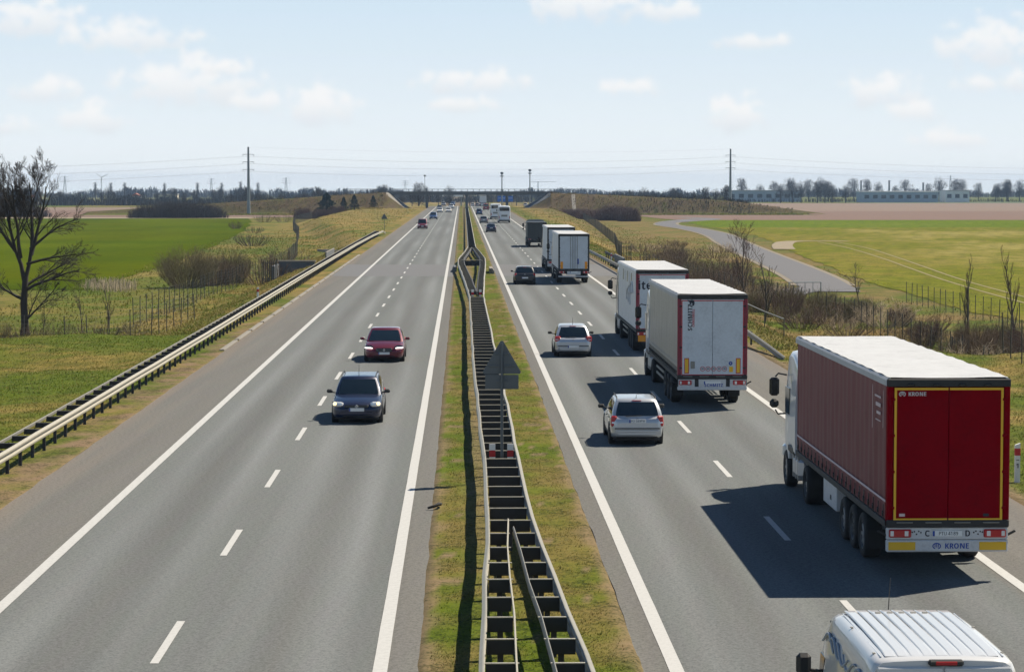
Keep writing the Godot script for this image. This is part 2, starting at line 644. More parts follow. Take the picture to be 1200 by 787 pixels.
func sky_base(e: float) -> Color:
	# pale haze at the horizon, deeper blue towards the zenith
	var stops := [[-90.0, Color(0.9, 0.94, 0.96)], [0.0, Color(0.92, 0.955, 0.97)], [1.2, Color(0.845, 0.915, 0.955)], [2.4, Color(0.77, 0.865, 0.935)], [4.2, Color(0.665, 0.805, 0.92)], [9.0, Color(0.40, 0.58, 0.76)], [25.0, Color(0.095, 0.195, 0.375)], [60.0, Color(0.034, 0.083, 0.2)], [90.0, Color(0.028, 0.07, 0.17)]]
	for k in stops.size() - 1:
		if e <= stops[k + 1][0]:
			return (stops[k][1] as Color).lerp(stops[k + 1][1], clampf((e - stops[k][0]) / (stops[k + 1][0] - stops[k][0]), 0, 1))
	return stops[stops.size() - 1][1]

# ---------------------------------------------------------------- ground
const EDGE_L := -11.65
const MED_L := -0.73
const MED_R := 3.06
const EDGE_R := 14.35

func lev(d: float) -> float:
	return -2.0 - maxf(0.0, d - 750.0) * 0.0025

func platform(d: float) -> float:
	return lev(d) * smoothstep(850.0, 1150.0, d)

func ridge(x: float, d: float) -> float:
	var hh := -99.0
	if x < -17.0:
		hh = minf((-17.8 - x) / 7.0 * 5.2, 5.2 - (-27.0 - x) * 0.065)
	elif x > 20.0:
		hh = minf((x - 21.0) / 9.0 * 5.2, 5.2 - (x - 30.0) * 0.045 - maxf(0.0, x - 90.0) * 0.09)
	return hh - maxf(0.0, absf(d - 820.0) - 6.0) / 1.7

# height of the land at x and distance d
func gh(x: float, d: float) -> float:
	var l := lev(d)
	var pl := platform(d)
	var sl := 34.0 * (1.0 - smoothstep(118.0, 132.0, d)) + smoothstep(330.0, 620.0, d) * 20.0 + 0.8
	var sr := 20.0 * (1.0 - smoothstep(108.0, 122.0, d)) + 0.6 + smoothstep(260.0, 800.0, d) * 13.0
	var t := 0.0
	if x < 1.0:
		t = smoothstep(0.0, 1.0, (-13.6 - sl - x) / 6.5)
	else:
		t = smoothstep(0.0, 1.0, (x - 15.6 - sr) / 6.5)
	var hh := lerpf(pl, l, t)
	var off := maxf(EDGE_L - 1.6 - x, x - EDGE_R - 1.0)
	if off > 0.0:
		var near := 1.0 - smoothstep(118.0, 135.0, d)
		var k := smoothstep(0.0, 5.0, off) * (1.0 - 0.8 * smoothstep(230.0, 420.0, d)) * (1.0 - smoothstep(9.0, 17.0, off) * smoothstep(128.0, 140.0, d))
		hh += k * (0.22 * noise.get_noise_2d(x * 0.07, d * 0.05) + 0.1 * noise.get_noise_2d(x * 0.3 + 50.0, d * 0.22))
		hh += k * near * 0.55 * noise.get_noise_2d(x * 0.05 + 9.0, d * 0.035 + 3.0)
	elif x < EDGE_L + 0.02 or x > EDGE_R - 0.02:
		hh += 0.02 + 0.03 * noise.get_noise_2d(x * 1.3, d * 0.9)
	elif x > MED_L and x < MED_R:
		hh += 0.03 + 0.05 * noise.get_noise_2d(x * 0.6, d * 0.3)
	else:
		var inn := minf(minf(absf(x - EDGE_L), absf(x - EDGE_R)), minf(absf(x - MED_L), absf(x - MED_R)))
		hh -= 0.25 * smoothstep(0.0, 0.3, inn)
	return maxf(hh, ridge(x, d))

func pos_on(x: float, d: float, up := 0.0) -> Vector3:
	return Vector3(x, gh(x, d) + up, -d)

func ground_colour(x: float, d: float) -> Color:
	var green := Color(0.088, 0.12, 0.011)
	var olive := Color(0.142, 0.136, 0.028)
	var dry := Color(0.27, 0.192, 0.07)
	var brown := Color(0.112, 0.08, 0.054)
	var n1 := noise.get_noise_2d(x * 0.11, d * 0.06)
	var n2 := noise.get_noise_2d(x * 0.5 + 31.0, d * 0.35)
	var n3 := noise.get_noise_2d(x * 0.025 + 7.0, d * 0.02)
	var c := green.lerp(olive, clampf(0.45 + n1 * 1.3 + n2 * 0.7, 0, 1))
	var w := 0.0
	if x > MED_L - 0.3 and x < MED_R + 0.3:
		w = clampf(0.3 + n1 * 0.8 + n2 * 1.5, 0, 1)
		c = c.lerp(Color(0.17, 0.13, 0.05), w * 0.8)
		var e := minf(x - MED_L, MED_R - x)
		var soil := smoothstep(0.3 + n2 * 0.6, 0.0, e)
		soil = maxf(soil, smoothstep(0.55, 0.2, absf(x - 0.62) + n2 * 0.35) * smoothstep(40.0, 75.0, d) * 0.75)
		c = c.lerp(Color(0.2, 0.15, 0.1), soil)
		return c
	var off := maxf(EDGE_L - x, x - EDGE_R)
	if off < 0.0:
		return Color(0.2, 0.15, 0.1)
	if x < 0.0:
		if d < 135.0:
			w = clampf(n1 * 1.0 + n2 * 0.9 - 0.12, 0, 0.6)
		else:
			w = clampf(0.42 + n1 * 1.2 + n2 * 0.6 + 0.35 * smoothstep(350.0, 600.0, d), 0, 1) * smoothstep(-30.0, -20.0, x + smoothstep(330.0, 620.0, d) * 20.0)
			w = maxf(w, clampf(n3 * 2.0 + n2 * 0.8, 0, 0.6))
		c = c.lerp(dry, w)
		var soil := smoothstep(1.5 + n2 * 1.2, 0.5, off) * (1.0 - 0.7 * smoothstep(120.0, 170.0, d))
		c = c.lerp(Color(0.2, 0.142, 0.105), soil * clampf(0.75 + n2 * 1.2, 0.2, 1.0))
	else:
		if d < 118.0:
			w = clampf(0.1 + n1 * 1.2 + n2 * 0.9, 0, 0.85)
		elif d < 300.0:
			dry = Color(0.2, 0.14, 0.062)
			w = clampf(0.55 + n1 * 1.4 + n2 * 0.8, 0, 1) * smoothstep(52.0, 38.0, x)
			w *= lerpf(0.35, 1.0, smoothstep(15.0, 20.0, x))
		else:
			dry = dry.lerp(Color(0.2, 0.145, 0.062), smoothstep(20.0, 28.0, x))
			w = clampf(smoothstep(17.5, 21.0, x + n2 * 2.0) * 0.8 + n1 * 1.3, 0, 1) * smoothstep(60.0, 46.0, x)
		c = c.lerp(dry, w)
		c = c.lerp(Color(0.2, 0.15, 0.1), smoothstep(0.9 + n2 * 0.9, 0.2, off))
	if d > 770.0 and d < 870.0 and ridge(x, d) > lev(d) - 0.4:
		var b := smoothstep(-0.4, 0.6, ridge(x, d) - lev(d)) * clampf(0.85 + n2 * 0.6, 0, 1)
		c = c.lerp(brown, b)
	return c

func axis(parts: Array) -> PackedFloat32Array:
	var a := PackedFloat32Array()
	for p in parts:
		var x: float = p[0]
		while x < p[1] - 1e-4:
			a.append(x)
			x += p[2]
	a.append(parts[parts.size() - 1][1])
	return a

func build_ground() -> void:
	var xs := axis([[-3200.0, -800.0, 400.0], [-800.0, -200.0, 50.0], [-200.0, -60.0, 7.0], [-60.0, -30.0, 1.5], [-30.0, -13.0, 0.7], [-13.0, -11.0, 0.2], [-11.0, -1.2, 4.9], [-1.2, 3.6, 0.16], [3.6, 13.8, 5.1], [13.8, 15.6, 0.2], [15.6, 33.0, 0.7], [33.0, 70.0, 1.6], [70.0, 210.0, 6.0], [210.0, 810.0, 50.0], [810.0, 3210.0, 400.0]])
	var ds := axis([[-60.0, 20.0, 20.0], [20.0, 36.0, 4.0], [36.0, 135.0, 0.7], [135.0, 300.0, 1.6], [300.0, 780.0, 5.0], [780.0, 870.0, 2.5], [870.0, 1200.0, 22.0], [1200.0, 2400.0, 100.0], [2400.0, 4800.0, 400.0]])
	var p := func(i: int, j: int) -> Vector3: return Vector3(xs[i], gh(xs[i], ds[j]), -ds[j])
	var cf := func(i: int, j: int) -> Color: return ground_colour(xs[i], ds[j])
	structure("ground", grid_mesh(xs.size(), ds.size(), p, cf), M.ground)
	# fields as sheets a few centimetres above the land, each following it
	field("green_field", [[-47.5, 232.0, -200.0, -33.5], [-47.5, 252.0, -200.0, -36.0], [0, 300.0, -220.0, -37.0], [0, 386.0, -250.0, -40.0], [0, 470.0, -260.0, -44.0], [0, 547.0, -280.0, -48.5], [0, 640.0, -300.0, -56.0], [0, 706.0, -320.0, -62.0]], M.green_field, 0.05)
	field("straw_margin", [[0, 704.0, -330.0, -62.0], [0, 728.0, -330.0, -60.0]], M.straw_strip, 0.09)
	field("ploughed_field", [[0, 728.0, -330.0, -50.0], [0, 790.0, -360.0, -50.0]], M.ploughed, 0.06)
	field("ploughed_field", [[0, 790.0, -360.0, -128.0], [0, 900.0, -400.0, -120.0], [0, 990.0, -430.0, -110.0]], M.ploughed, 0.06)
	field("stubble_field", [[0, 990.0, -430.0, -110.0], [0, 1130.0, -480.0, -110.0]], M.stubble, 0.06)
	field("ploughed_field", [[0, 672.0, 62.0, 260.0], [0, 700.0, 58.0, 280.0], [0, 790.0, 54.0, 310.0]], M.ploughed, 0.06)
	field("ploughed_field", [[0, 790.0, 118.0, 310.0], [0, 930.0, 112.0, 360.0]], M.ploughed, 0.06)
	field("stubble_field", [[0, 930.0, 110.0, 360.0], [0, 1250.0, 110.0, 480.0], [0, 1480.0, 110.0, 560.0]], M.stubble, 0.06)
	field("green_field", [[0, 1480.0, 255.0, 560.0], [0, 1690.0, 240.0, 700.0]], M.far_green, 0.06)
	# the meadow: greener near, with mown straw-coloured patches
	var mx := axis([[36.0, 190.0, 2.0]])
	var md := axis([[165.0, 420.0, 4.0], [420.0, 672.0, 8.0]])
	var mp := func(i: int, j: int) -> Vector3:
		var left := lerpf(41.0, 58.5, smoothstep(200.0, 520.0, md[j])) + 3.5 * smoothstep(600.0, 672.0, md[j]) + 1.2 * noise.get_noise_2d(md[j] * 0.05, 3.0)
		var x := left + (mx[i] - 36.0)
		return Vector3(x, gh(x, md[j]) + 0.05, -md[j])
	var mc := func(i: int, j: int) -> Color:
		var x := mx[i]
		var d := md[j]
		var n1 := noise.get_noise_2d(x * 0.03, d * 0.012 + 40.0)
		var n2 := noise.get_noise_2d(x * 0.2, d * 0.08)
		var c := Color(0.15, 0.162, 0.018).lerp(Color(0.21, 0.18, 0.042), clampf(0.4 + n1 + n2, 0, 1))
		var straw := clampf((n1 * 1.8 + n2 * 0.9 + 0.08) * smoothstep(44.0, 70.0, x), 0, 0.8)
		if d > 560.0:
			straw *= 0.15
			c = Color(0.118, 0.168, 0.012)
		return c.lerp(Color(0.29, 0.25, 0.09), straw)
	structure("meadow", grid_mesh(mx.size(), md.size(), mp, mc), M.meadow)
	# two wheel tracks and the dusty headland where they start
	for k in 2:
		ribbon("wheel_track", [[62.0 + k * 3.0, 418.0], [61.0 + k * 3.0, 380.0], [57.5 + k * 2.4, 330.0], [54.0 + k * 2.2, 290.0], [51.0 + k * 2.0, 255.0], [49.0 + k * 2.0, 225.0], [47.5 + k * 2.0, 195.0]], 0.32, M.dust_track, 0.09)
	ribbon("dusty_headland", [[50.0, 372.0], [54.0, 404.0], [59.0, 424.0], [68.0, 424.0]], 3.4, M.straw_strip, 0.1)

func field(called: String, rows: Array, m: Material, up: float) -> void:
	var nx := 60
	var all := []
	for k in rows.size() - 1:
		var steps := 8
		for s in steps + (1 if k == rows.size() - 2 else 0):
			var t := s / float(steps)
			all.append([lerpf(rows[k][1], rows[k + 1][1], t), lerpf(rows[k][2], rows[k + 1][2], t), lerpf(rows[k][3], rows[k + 1][3], t)])
	var p := func(i: int, j: int) -> Vector3:
		var d: float = all[j][0]
		var jag := noise.get_noise_2d(d * 0.3, all[j][2] * 0.01) * 1.2
		var x := lerpf(all[j][1] + jag, all[j][2] + jag, i / float(nx - 1))
		return Vector3(x, gh(x, d) + up, -d)
	# drilled rows and uneven growth: streaks along the sowing direction
	var cf := func(i: int, j: int) -> Color:
		var q: Vector3 = p.call(i, j)
		var n1 := noise.get_noise_2d(q.x * 0.012, q.z * 0.018)
		var n2 := noise.get_noise_2d(q.x * 0.05 + 11.0, q.z * 0.01)
		return Color(0.84 + 0.3 * n1 + 0.22 * n2, 0.84 + 0.14 * n1 + 0.2 * n2, 0.8 + 0.2 * n2)
	structure(called, grid_mesh(nx, all.size(), p, cf), m)

func ribbon(called: String, pts: Array, w: float, m: Material, up: float) -> MeshInstance3D:
	var cv := Curve3D.new()
	for q in pts:
		cv.add_point(Vector3(q[0], 0, -q[1]))
	for k in range(1, pts.size() - 1):
		var tg := (cv.get_point_position(k + 1) - cv.get_point_position(k - 1)) * 0.2
		cv.set_point_in(k, -tg)
		cv.set_point_out(k, tg)
	var ln := cv.get_baked_length()
	var n := int(ln / 2.5) + 2
	var cols := 5
	var p := func(i: int, j: int) -> Vector3:
		var s := ln * j / (n - 1.0)
		var a := cv.sample_baked(s)
		var b := cv.sample_baked(minf(s + 0.5, ln))
		var c := cv.sample_baked(maxf(s - 0.5, 0.0))
		var sd := (b - c).cross(Vector3.UP).normalized()
		var q := a + sd * w * (i / (cols - 1.0) - 0.5)
		return Vector3(q.x, gh(q.x, -q.z) + up, q.z)
	return structure(called, grid_mesh(cols, n, p), m)

# ---------------------------------------------------------------- carriageways
func asphalt_colour(x: float, d: float, x0: float, x1: float, shoulder: int) -> Color:
	# worn grey aggregate; paler polished wheel paths, browner dusty hard shoulder
	var n1 := noise.get_noise_2d(x * 0.5, d * 0.012)
	var n2 := noise.get_noise_2d(x * 1.6 + 20.0, d * 0.03)
	var v := 0.17 + 0.016 * n1 + 0.013 * n2
	var c := Color(v * 0.97, v * 1.03, v * 1.015)
	var lane0 := -8.96 if shoulder < 0 else 3.62
	var u := (x - lane0) / 3.79
	if u > 0.0 and u < 2.0:
		var f := fposmod(u, 1.0)
		var tr := exp(-pow((f - 0.27) / 0.10, 2.0)) + exp(-pow((f - 0.73) / 0.10, 2.0))
		var k := 0.26 * tr * (0.75 + 0.9 * n1)
		c = c.lerp(Color(v * 1.55, v * 1.62, v * 1.68), k * 1.5)
		var oil := exp(-pow((f - 0.5) / 0.11, 2.0))
		c = c.lerp(Color(v * 0.84, v * 0.84, v * 0.83), oil * 0.5)
	else:
		var away := (x0 + 0.9 - x) if shoulder < 0 else (x - (x1 - 0.9))
		c = c.lerp(Color(v * 1.04, v * 0.97, v * 0.88), 0.6)
		c = c.lerp(Color(0.23, 0.19, 0.155), clampf(away * 0.6 + n2 * 0.4, 0, 0.7))
	return c

func build_roads() -> void:
	for side in [-1, 1]:
		var x0 := EDGE_L if side < 0 else MED_R
		var x1 := MED_L if side < 0 else EDGE_R
		var xs := axis([[x0, x0 + 0.012, 0.012], [x0 + 0.012, x1 - 0.012, 0.21]])
		xs.append(x1)
		var ds := axis([[-60.0, 30.0, 10.0], [30.0, 140.0, 1.4], [140.0, 400.0, 4.0], [400.0, 1150.0, 12.0]])
		var nx := xs.size()
		var p := func(i: int, j: int) -> Vector3:
			var e := 0.0
			var x := xs[clampi(i - 1, 0, nx - 1)]
			if i == 0 or i == nx + 1:
				e = -0.2
			elif i == 1 or i == nx or i == 2 or i == nx - 1:
				x += 0.05 * noise.get_noise_2d(ds[j] * 0.9, side * 5.0)
			return Vector3(x, platform(ds[j]) + e, -ds[j])
		var cf := func(i: int, j: int) -> Color: return asphalt_colour(xs[clampi(i - 1, 0, nx - 1)], ds[j], x0, x1, side)
		structure("carriageway", grid_mesh(nx + 2, ds.size(), p, cf), M.asphalt)
		# darker resurfaced strip over the culvert
		var px := axis([[x0 + 0.05, x1 - 0.05, 0.5]])
		var pd := [214.0, 222.0, 230.0, 238.0, 245.0]
		var pp := func(i: int, j: int) -> Vector3: return Vector3(px[i], 0.004, -(pd[j] + (0.5 * sin(px[i] * 2.1) if j == 0 or j == 4 else 0.0)))
		structure("asphalt_patch", grid_mesh(px.size(), 5, pp), M.asphalt_patch)
		# painted lines
		for lx in ([-8.96, -1.39] if side < 0 else [3.62, 11.42]):
			var ld := axis([[-20.0, 140.0, 2.0], [140.0, 400.0, 6.0], [400.0, 1140.0, 15.0]])
			var lp := func(i: int, j: int) -> Vector3: return Vector3(lx + (i - 0.5) * 0.25 + 0.006 * noise.get_noise_2d(ld[j] * 2.0, i * 9.0 + lx), platform(ld[j]) + 0.008, -ld[j])
			structure("edge_line", grid_mesh(2, ld.size(), lp), M.road_paint)
		var holder := Node3D.new()
		holder.name = numbered("lane_marking")
		holder.set_meta("kind", "structure")
		add_child(holder)
		var dm := MB.new()
		dm.quad(Vector3(-0.075, 0, 2.0), Vector3(0.075, 0, 2.0), Vector3(0.075, 0, -2.0), Vector3(-0.075, 0, -2.0), Vector3.UP)
		var dash := dm.mesh()
		var d0 := 42.95 if side < 0 else 44.95
		for k in range(-2, 78):
			var d := d0 + 12.0 * k
			var mi := part(holder, "dash", dash, M.road_paint, Vector3(-5.28 if side < 0 else 7.51, platform(d) + 0.008, -d))
			if d < 20.0:
				mi.position.z = -d
	# concrete channel blocks along the left pavement edge, in lengths with small inlets between
	var kerb := Node3D.new()
	kerb.name = numbered("concrete_channel")
	kerb.set_meta("kind", "structure")
	add_child(kerb)
	var kb := boxm(Vector3(0.26, 0.12, 7.2), 0.03)
	for k in 20:
		part(kerb, "kerb_block", kb, M.concrete, Vector3(-11.8, 0.02, -(122.0 + 8.0 * k)), Vector3(0, 0.0, 0.05))
	# service road on the right, its branch and its loop
	ribbon("gravel_margin", [[58.0, 655.0], [51.0, 600.0], [52.0, 540.0], [51.0, 480.0], [46.5, 410.0], [43.0, 350.0], [40.3, 300.0], [38.2, 265.0], [36.2, 240.0]], 6.4, M.gravel, 0.055)
	ribbon("service_road", [[70.0, 700.0], [58.0, 655.0], [51.0, 600.0], [52.0, 540.0], [51.0, 480.0], [46.5, 410.0], [43.0, 350.0], [40.3, 300.0], [38.2, 265.0], [36.2, 240.0], [35.0, 226.0]], 5.2, M.side_asphalt, 0.07)
	ribbon("service_road", [[36.8, 236.0], [33.8, 231.0], [30.4, 226.0], [28.4, 219.0]], 5.6, M.side_asphalt, 0.082)
	ribbon("service_road", [[53.0, 628.0], [62.0, 655.0], [72.0, 690.0], [66.0, 730.0]], 5.0, M.side_asphalt, 0.078)

func build_bridge() -> void:
	var t := thing("overpass", "long dark concrete road bridge crossing the motorway in the distance", "bridge", Vector3(0, 0, -820))
	var b := MB.new()
	b.cbox(Vector3(2.5, 4.85, 0), Vector3(57.0, 0.95, 9.0), 0.08)
	part(t, "deck", b.mesh(), M.bridge_concrete)
	for s in [-1, 1]:
		b = MB.new()
		b.cbox(Vector3(2.5, 5.42, s * 4.75), Vector3(58.0, 0.32, 0.55), 0.03)
		part(t, "edge_beam", b.mesh(), M.bridge_concrete)
		b = MB.new()
		b.cyl(Vector3(-40, 6.35, s * 4.7), Vector3(45, 6.35, s * 4.7), 0.06, 0.06, 6)
		b.cyl(Vector3(-40, 5.95, s * 4.7), Vector3(45, 5.95, s * 4.7), 0.04, 0.04, 6)
		part(t, "handrail", b.mesh(), M.bridge_steel)
		var pm := boxm(Vector3(0.12, 0.95, 0.12), 0.01)
		for k in 43:
			part(t, "railing_post", pm, M.bridge_steel, Vector3(-40 + k * 2.0, 5.9, s * 4.7))
	for x in [-11.8, 1.7, 15.4]:
		for z in [-2.6, 2.6]:
			b = MB.new()
			b.cyl(Vector3(x, -0.6, z), Vector3(x, 4.2, z), 0.42, 0.42, 10)
			part(t, "pier", b.mesh(), M.bridge_concrete)
		b = MB.new()
		b.cbox(Vector3(x, 4.22, 0), Vector3(1.1, 0.5, 7.6), 0.05)
		part(t, "crosshead", b.mesh(), M.bridge_concrete)
	for x in [-26.2, 31.2]:
		b = MB.new()
		b.cbox(Vector3(x, 4.0, 0), Vector3(1.4, 2.4, 9.6), 0.05)
		part(t, "abutment", b.mesh(), M.bridge_concrete)
	# paved slope cone and stair channels on the embankments
	var cone := func(called: String, x0: float, x1: float, z0: float, z1: float, m: Material) -> void:
		var p := func(i: int, j: int) -> Vector3:
			var x := lerpf(x0, x1, i / 8.0)
			var d := lerpf(z0, z1, j / 6.0)
			return Vector3(x, gh(x, d) + 0.08, -d)
		structure(called, grid_mesh(9, 7, p), m)
	cone.call("paved_slope", -25.4, -18.2, 812.0, 827.0, M.concrete)
	cone.call("paved_slope", 21.4, 30.0, 812.0, 827.0, M.bridge_concrete)
	cone.call("slope_channel", 37.0, 38.2, 800.5, 813.5, M.concrete)

# ---------------------------------------------------------------- crash barriers
const WPROF := [[0.0, -0.155], [0.022, -0.15], [0.078, -0.108], [0.08, -0.062], [0.012, -0.016], [0.012, 0.016], [0.08, 0.062], [0.078, 0.108], [0.022, 0.15], [0.0, 0.155]]

func beam_mesh(a: Vector3, b: Vector3, face: float, sx := 1.0, sy := 1.0) -> ArrayMesh:
	# W profile between two points, bulging to the side that face says, with a back so that it has thickness
	var m := MB.new()
	var rings := []
	for p in [a, b]:
		var r := PackedVector3Array()
		for q in WPROF:
			r.append(p + Vector3(face * q[0] * sx, q[1] * sy + 0.155 * (1.0 - sy), 0))
		for k in range(WPROF.size() - 1, -1, -1):
			r.append(p + Vector3(face * (WPROF[k][0] * sx - 0.012), WPROF[k][1] * 0.985 * sy + 0.155 * (1.0 - sy), 0))
		rings.append(r)
	for j in rings[0].size():
		var j2: int = (j + 1) % rings[0].size()
		var o := Vector3(face, 0.2, 0) if j < WPROF.size() - 1 else Vector3(-face, 0.2, 0)
		if j == WPROF.size() - 1:
			o = Vector3.UP
		m.quad(rings[0][j], rings[0][j2], rings[1][j2], rings[1][j], o)
	return m.mesh()

# one run of W beam in lengths of about four metres; pts are [x, d, top height]
func beam_run(parent: Node3D, pts: Array, face: float, m: Material, dent := 0.0, called := "beam", sx := 1.0, sy := 1.0) -> void:
	var ln := [0.0]
	for k in range(1, pts.size()):
		ln.append(ln[k - 1] + Vector2(pts[k][0] - pts[k - 1][0], pts[k][1] - pts[k - 1][1]).length())
	var at := func(s: float) -> Vector3:
		var k := 1
		while k < pts.size() - 1 and ln[k] < s:
			k += 1
		var t := clampf((s - ln[k - 1]) / maxf(0.01, ln[k] - ln[k - 1]), 0, 1)
		var x := lerpf(pts[k - 1][0], pts[k][0], t)
		var d := lerpf(pts[k - 1][1], pts[k][1], t)
		return Vector3(x + dent * noise.get_noise_2d(d * 0.21, x * 0.3 + pts[0][0]), lerpf(pts[k - 1][2], pts[k][2], t) - 0.155 + dent * 0.25 * noise.get_noise_2d(d * 0.3, 77.0), -d)
	var total: float = ln[ln.size() - 1]
	var step := 4.0 if dent < 0.1 else 2.0
	var n := maxi(1, roundi(total / step))
	for k in n:
		part(parent, called, beam_mesh(at.call(total * k / n), at.call(total * (k + 1) / n + 0.02), face, sx, sy), m)

func build_rails() -> void:
	var post := boxm(Vector3(0.1, 0.8, 0.06), 0.008)
	# left verge: posts every two metres, spacer arms behind
	var t := thing("crash_barrier", "cream W-beam crash barrier along the left verge with spacer arms behind", "crash barrier")
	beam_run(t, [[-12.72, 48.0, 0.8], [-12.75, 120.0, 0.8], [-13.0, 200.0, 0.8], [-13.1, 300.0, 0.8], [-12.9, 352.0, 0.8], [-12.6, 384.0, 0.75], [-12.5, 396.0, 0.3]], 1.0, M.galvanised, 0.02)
	var arm := boxm(Vector3(0.62, 0.16, 0.12), 0.01)
	var back := boxm(Vector3(0.05, 0.1, 4.0), 0.01)
	for k in 165:
		var d := 56.0 + 2.0 * k
		var x := lerpf(-12.75, -13.1, smoothstep(120.0, 300.0, d))
		part(t, "post", post, M.dark_steel, Vector3(x - 0.1, 0.32, -d))
		part(t, "spacer", arm, M.dark_steel, Vector3(x - 0.4, 0.6, -d))
		if k % 2 == 0:
			part(t, "back_rail", back, M.galvanised_dull, Vector3(x - 0.72, 0.66, -d - 1.0))
	# right verge
	t = thing("crash_barrier", "grey W-beam crash barrier along the right verge behind the white trucks", "crash barrier")
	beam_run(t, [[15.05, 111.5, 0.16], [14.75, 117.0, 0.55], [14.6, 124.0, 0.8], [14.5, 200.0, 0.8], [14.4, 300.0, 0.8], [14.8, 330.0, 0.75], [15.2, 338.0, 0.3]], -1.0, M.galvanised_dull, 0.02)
	for k in 53:
		part(t, "post", post, M.dark_steel, Vector3(14.72, 0.32, -(122.0 + 4.0 * k)))
	# a second, lower rail stands behind it for a stretch over the culvert
	t = thing("crash_barrier", "second low dark rail beyond the barrier over the culvert right of the road", "crash barrier")
	beam_run(t, [[15.9, 212.0, 0.75], [16.0, 268.0, 0.75]], -1.0, M.dark_steel)
	for k in 15:
		part(t, "post", post, M.dark_steel, Vector3(16.1, 0.26, -(212.0 + 4.0 * k)))
	# median: one double barrier that parts into two towards us and round the gap over the culvert
	t = thing("median_barrier", "double-sided ladder-like crash barrier running down the grass median", "crash barrier")
	var lp := [[0.22, 30.0, 0.78], [0.32, 36.5, 0.78], [0.44, 43.0, 0.78], [0.60, 52.9, 0.78], [0.64, 61.0, 0.78], [0.58, 82.0, 0.78], [0.52, 100.0, 0.78], [0.55, 160.0, 0.78]]
	var rp := [[2.08, 30.0, 0.78], [1.96, 36.5, 0.78], [1.85, 41.0, 0.78], [1.70, 47.0, 0.78], [1.52, 54.0, 0.78], [1.5, 80.0, 0.78], [1.47, 108.0, 0.78], [1.42, 160.0, 0.78]]
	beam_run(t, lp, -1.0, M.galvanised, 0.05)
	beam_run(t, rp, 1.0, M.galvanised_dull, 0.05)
	# inner beams of the parted stretch; the left one is badly dented
	beam_run(t, [[0.78, 30.0, 0.76], [0.83, 36.5, 0.76], [0.90, 39.0, 0.76], [0.93, 43.0, 0.76], [0.92, 45.6, 0.76], [1.07, 47.6, 0.72], [0.93, 49.2, 0.77], [1.02, 51.0, 0.75], [1.03, 53.2, 0.78]], 1.0, M.galvanised, 0.03, "inner_strip", 0.25, 0.4)
	beam_run(t, [[1.53, 30.0, 0.77], [1.44, 36.5, 0.77], [1.38, 41.0, 0.77], [1.26, 45.0, 0.77], [1.15, 50.0, 0.77], [1.12, 52.0, 0.77]], -1.0, M.galvanised_dull, 0.04, "inner_strip", 0.25, 0.6)
	var px := func(pts: Array, d: float) -> float:
		for k in range(1, pts.size()):
			if d <= pts[k][1]:
				return lerpf(pts[k - 1][0], pts[k][0], (d - pts[k - 1][1]) / (pts[k][1] - pts[k - 1][1]))
		return pts[pts.size() - 1][0]
	var rung := func(xa: float, xb: float, d: float, y := 0.0) -> void:
		var w := absf(xb - xa) - 0.02
		var c := (xa + xb) * 0.5
		part(t, "spacer_plate", boxm(Vector3(w - 0.04, 0.24, 0.045), 0.006), M.dark_steel, Vector3(c, 0.6 + y, -d))  # face darkened beyond bare steel, shade put into its colour
		part(t, "lit_spacer_edge", boxm(Vector3(w + 0.06, 0.02, 0.07), 0.004), M.galvanised, Vector3(c, 0.735 + y, -d))  # added pale strip, paints the sunlit top edge of the spacer
		part(t, "post", post, M.dark_steel, Vector3(c, 0.3 + y, -d - 0.06))
	for k in 9:
		var d := 35.2 + 2.0 * k
		rung.call(px.call(lp, d), lerpf(0.80, 1.02, (d - 30.0) / 23.0), d)
		rung.call(lerpf(1.53, 1.13, (d - 30.0) / 22.0), px.call(rp, d), d)
	for k in 54:
		var d := 53.2 + 2.0 * k
		rung.call(px.call(lp, d), px.call(rp, d), d)
	# the lozenge round the culvert gap
	var lz := [[0.55, 160.0, 0.78], [0.2, 190.0, 0.8], [-0.3, 224.0, 0.82], [-0.32, 238.0, 0.84], [0.3, 262.0, 0.86], [0.75, 284.0, 0.85]]
	var rz := [[1.42, 160.0, 0.78], [1.75, 190.0, 0.8], [2.2, 226.0, 0.82], [2.3, 240.0, 0.84], [1.95, 262.0, 0.86], [1.6, 284.0, 0.85]]
	var lzi := [[1.0, 166.0, 0.78], [0.72, 190.0, 0.8], [0.2, 224.0, 0.82], [0.18, 238.0, 0.84], [0.75, 262.0, 0.86], [1.12, 280.0, 0.85]]
	var rzi := [[1.05, 166.0, 0.78], [1.3, 190.0, 0.8], [1.75, 226.0, 0.82], [1.82, 240.0, 0.84], [1.5, 262.0, 0.86], [1.2, 280.0, 0.85]]
	beam_run(t, lz, -1.0, M.galvanised, 0.05)
	beam_run(t, rz, 1.0, M.galvanised_dull, 0.05)
	beam_run(t, lzi, 1.0, M.dark_steel, 0.03)
	beam_run(t, rzi, -1.0, M.dark_steel, 0.03)
	for k in 58:
		var d := 167.0 + 2.0 * k
		rung.call(px.call(lz, d), px.call(lzi, d), d, 0.03)
		rung.call(px.call(rzi, d), px.call(rz, d), d, 0.03)
	beam_run(t, [[0.78, 284.0, 0.85], [0.95, 460.0, 0.85], [1.2, 800.0, 0.85]], -1.0, M.galvanised_dull)
	beam_run(t, [[1.6, 284.0, 0.85], [1.75, 460.0, 0.85], [2.0, 800.0, 0.85]], 1.0, M.galvanised_dull)
	var far := MB.new()
	for k in 250:
		var d := 286.0 + 2.0 * k
		var c := lerpf(1.19, 1.6, (d - 284.0) / 516.0)
		far.box(Vector3(c, 0.66, -d), Vector3(0.8, 0.24, 0.05))
		far.box(Vector3(c, 0.3, -d - 0.06), Vector3(0.1, 0.8, 0.06))
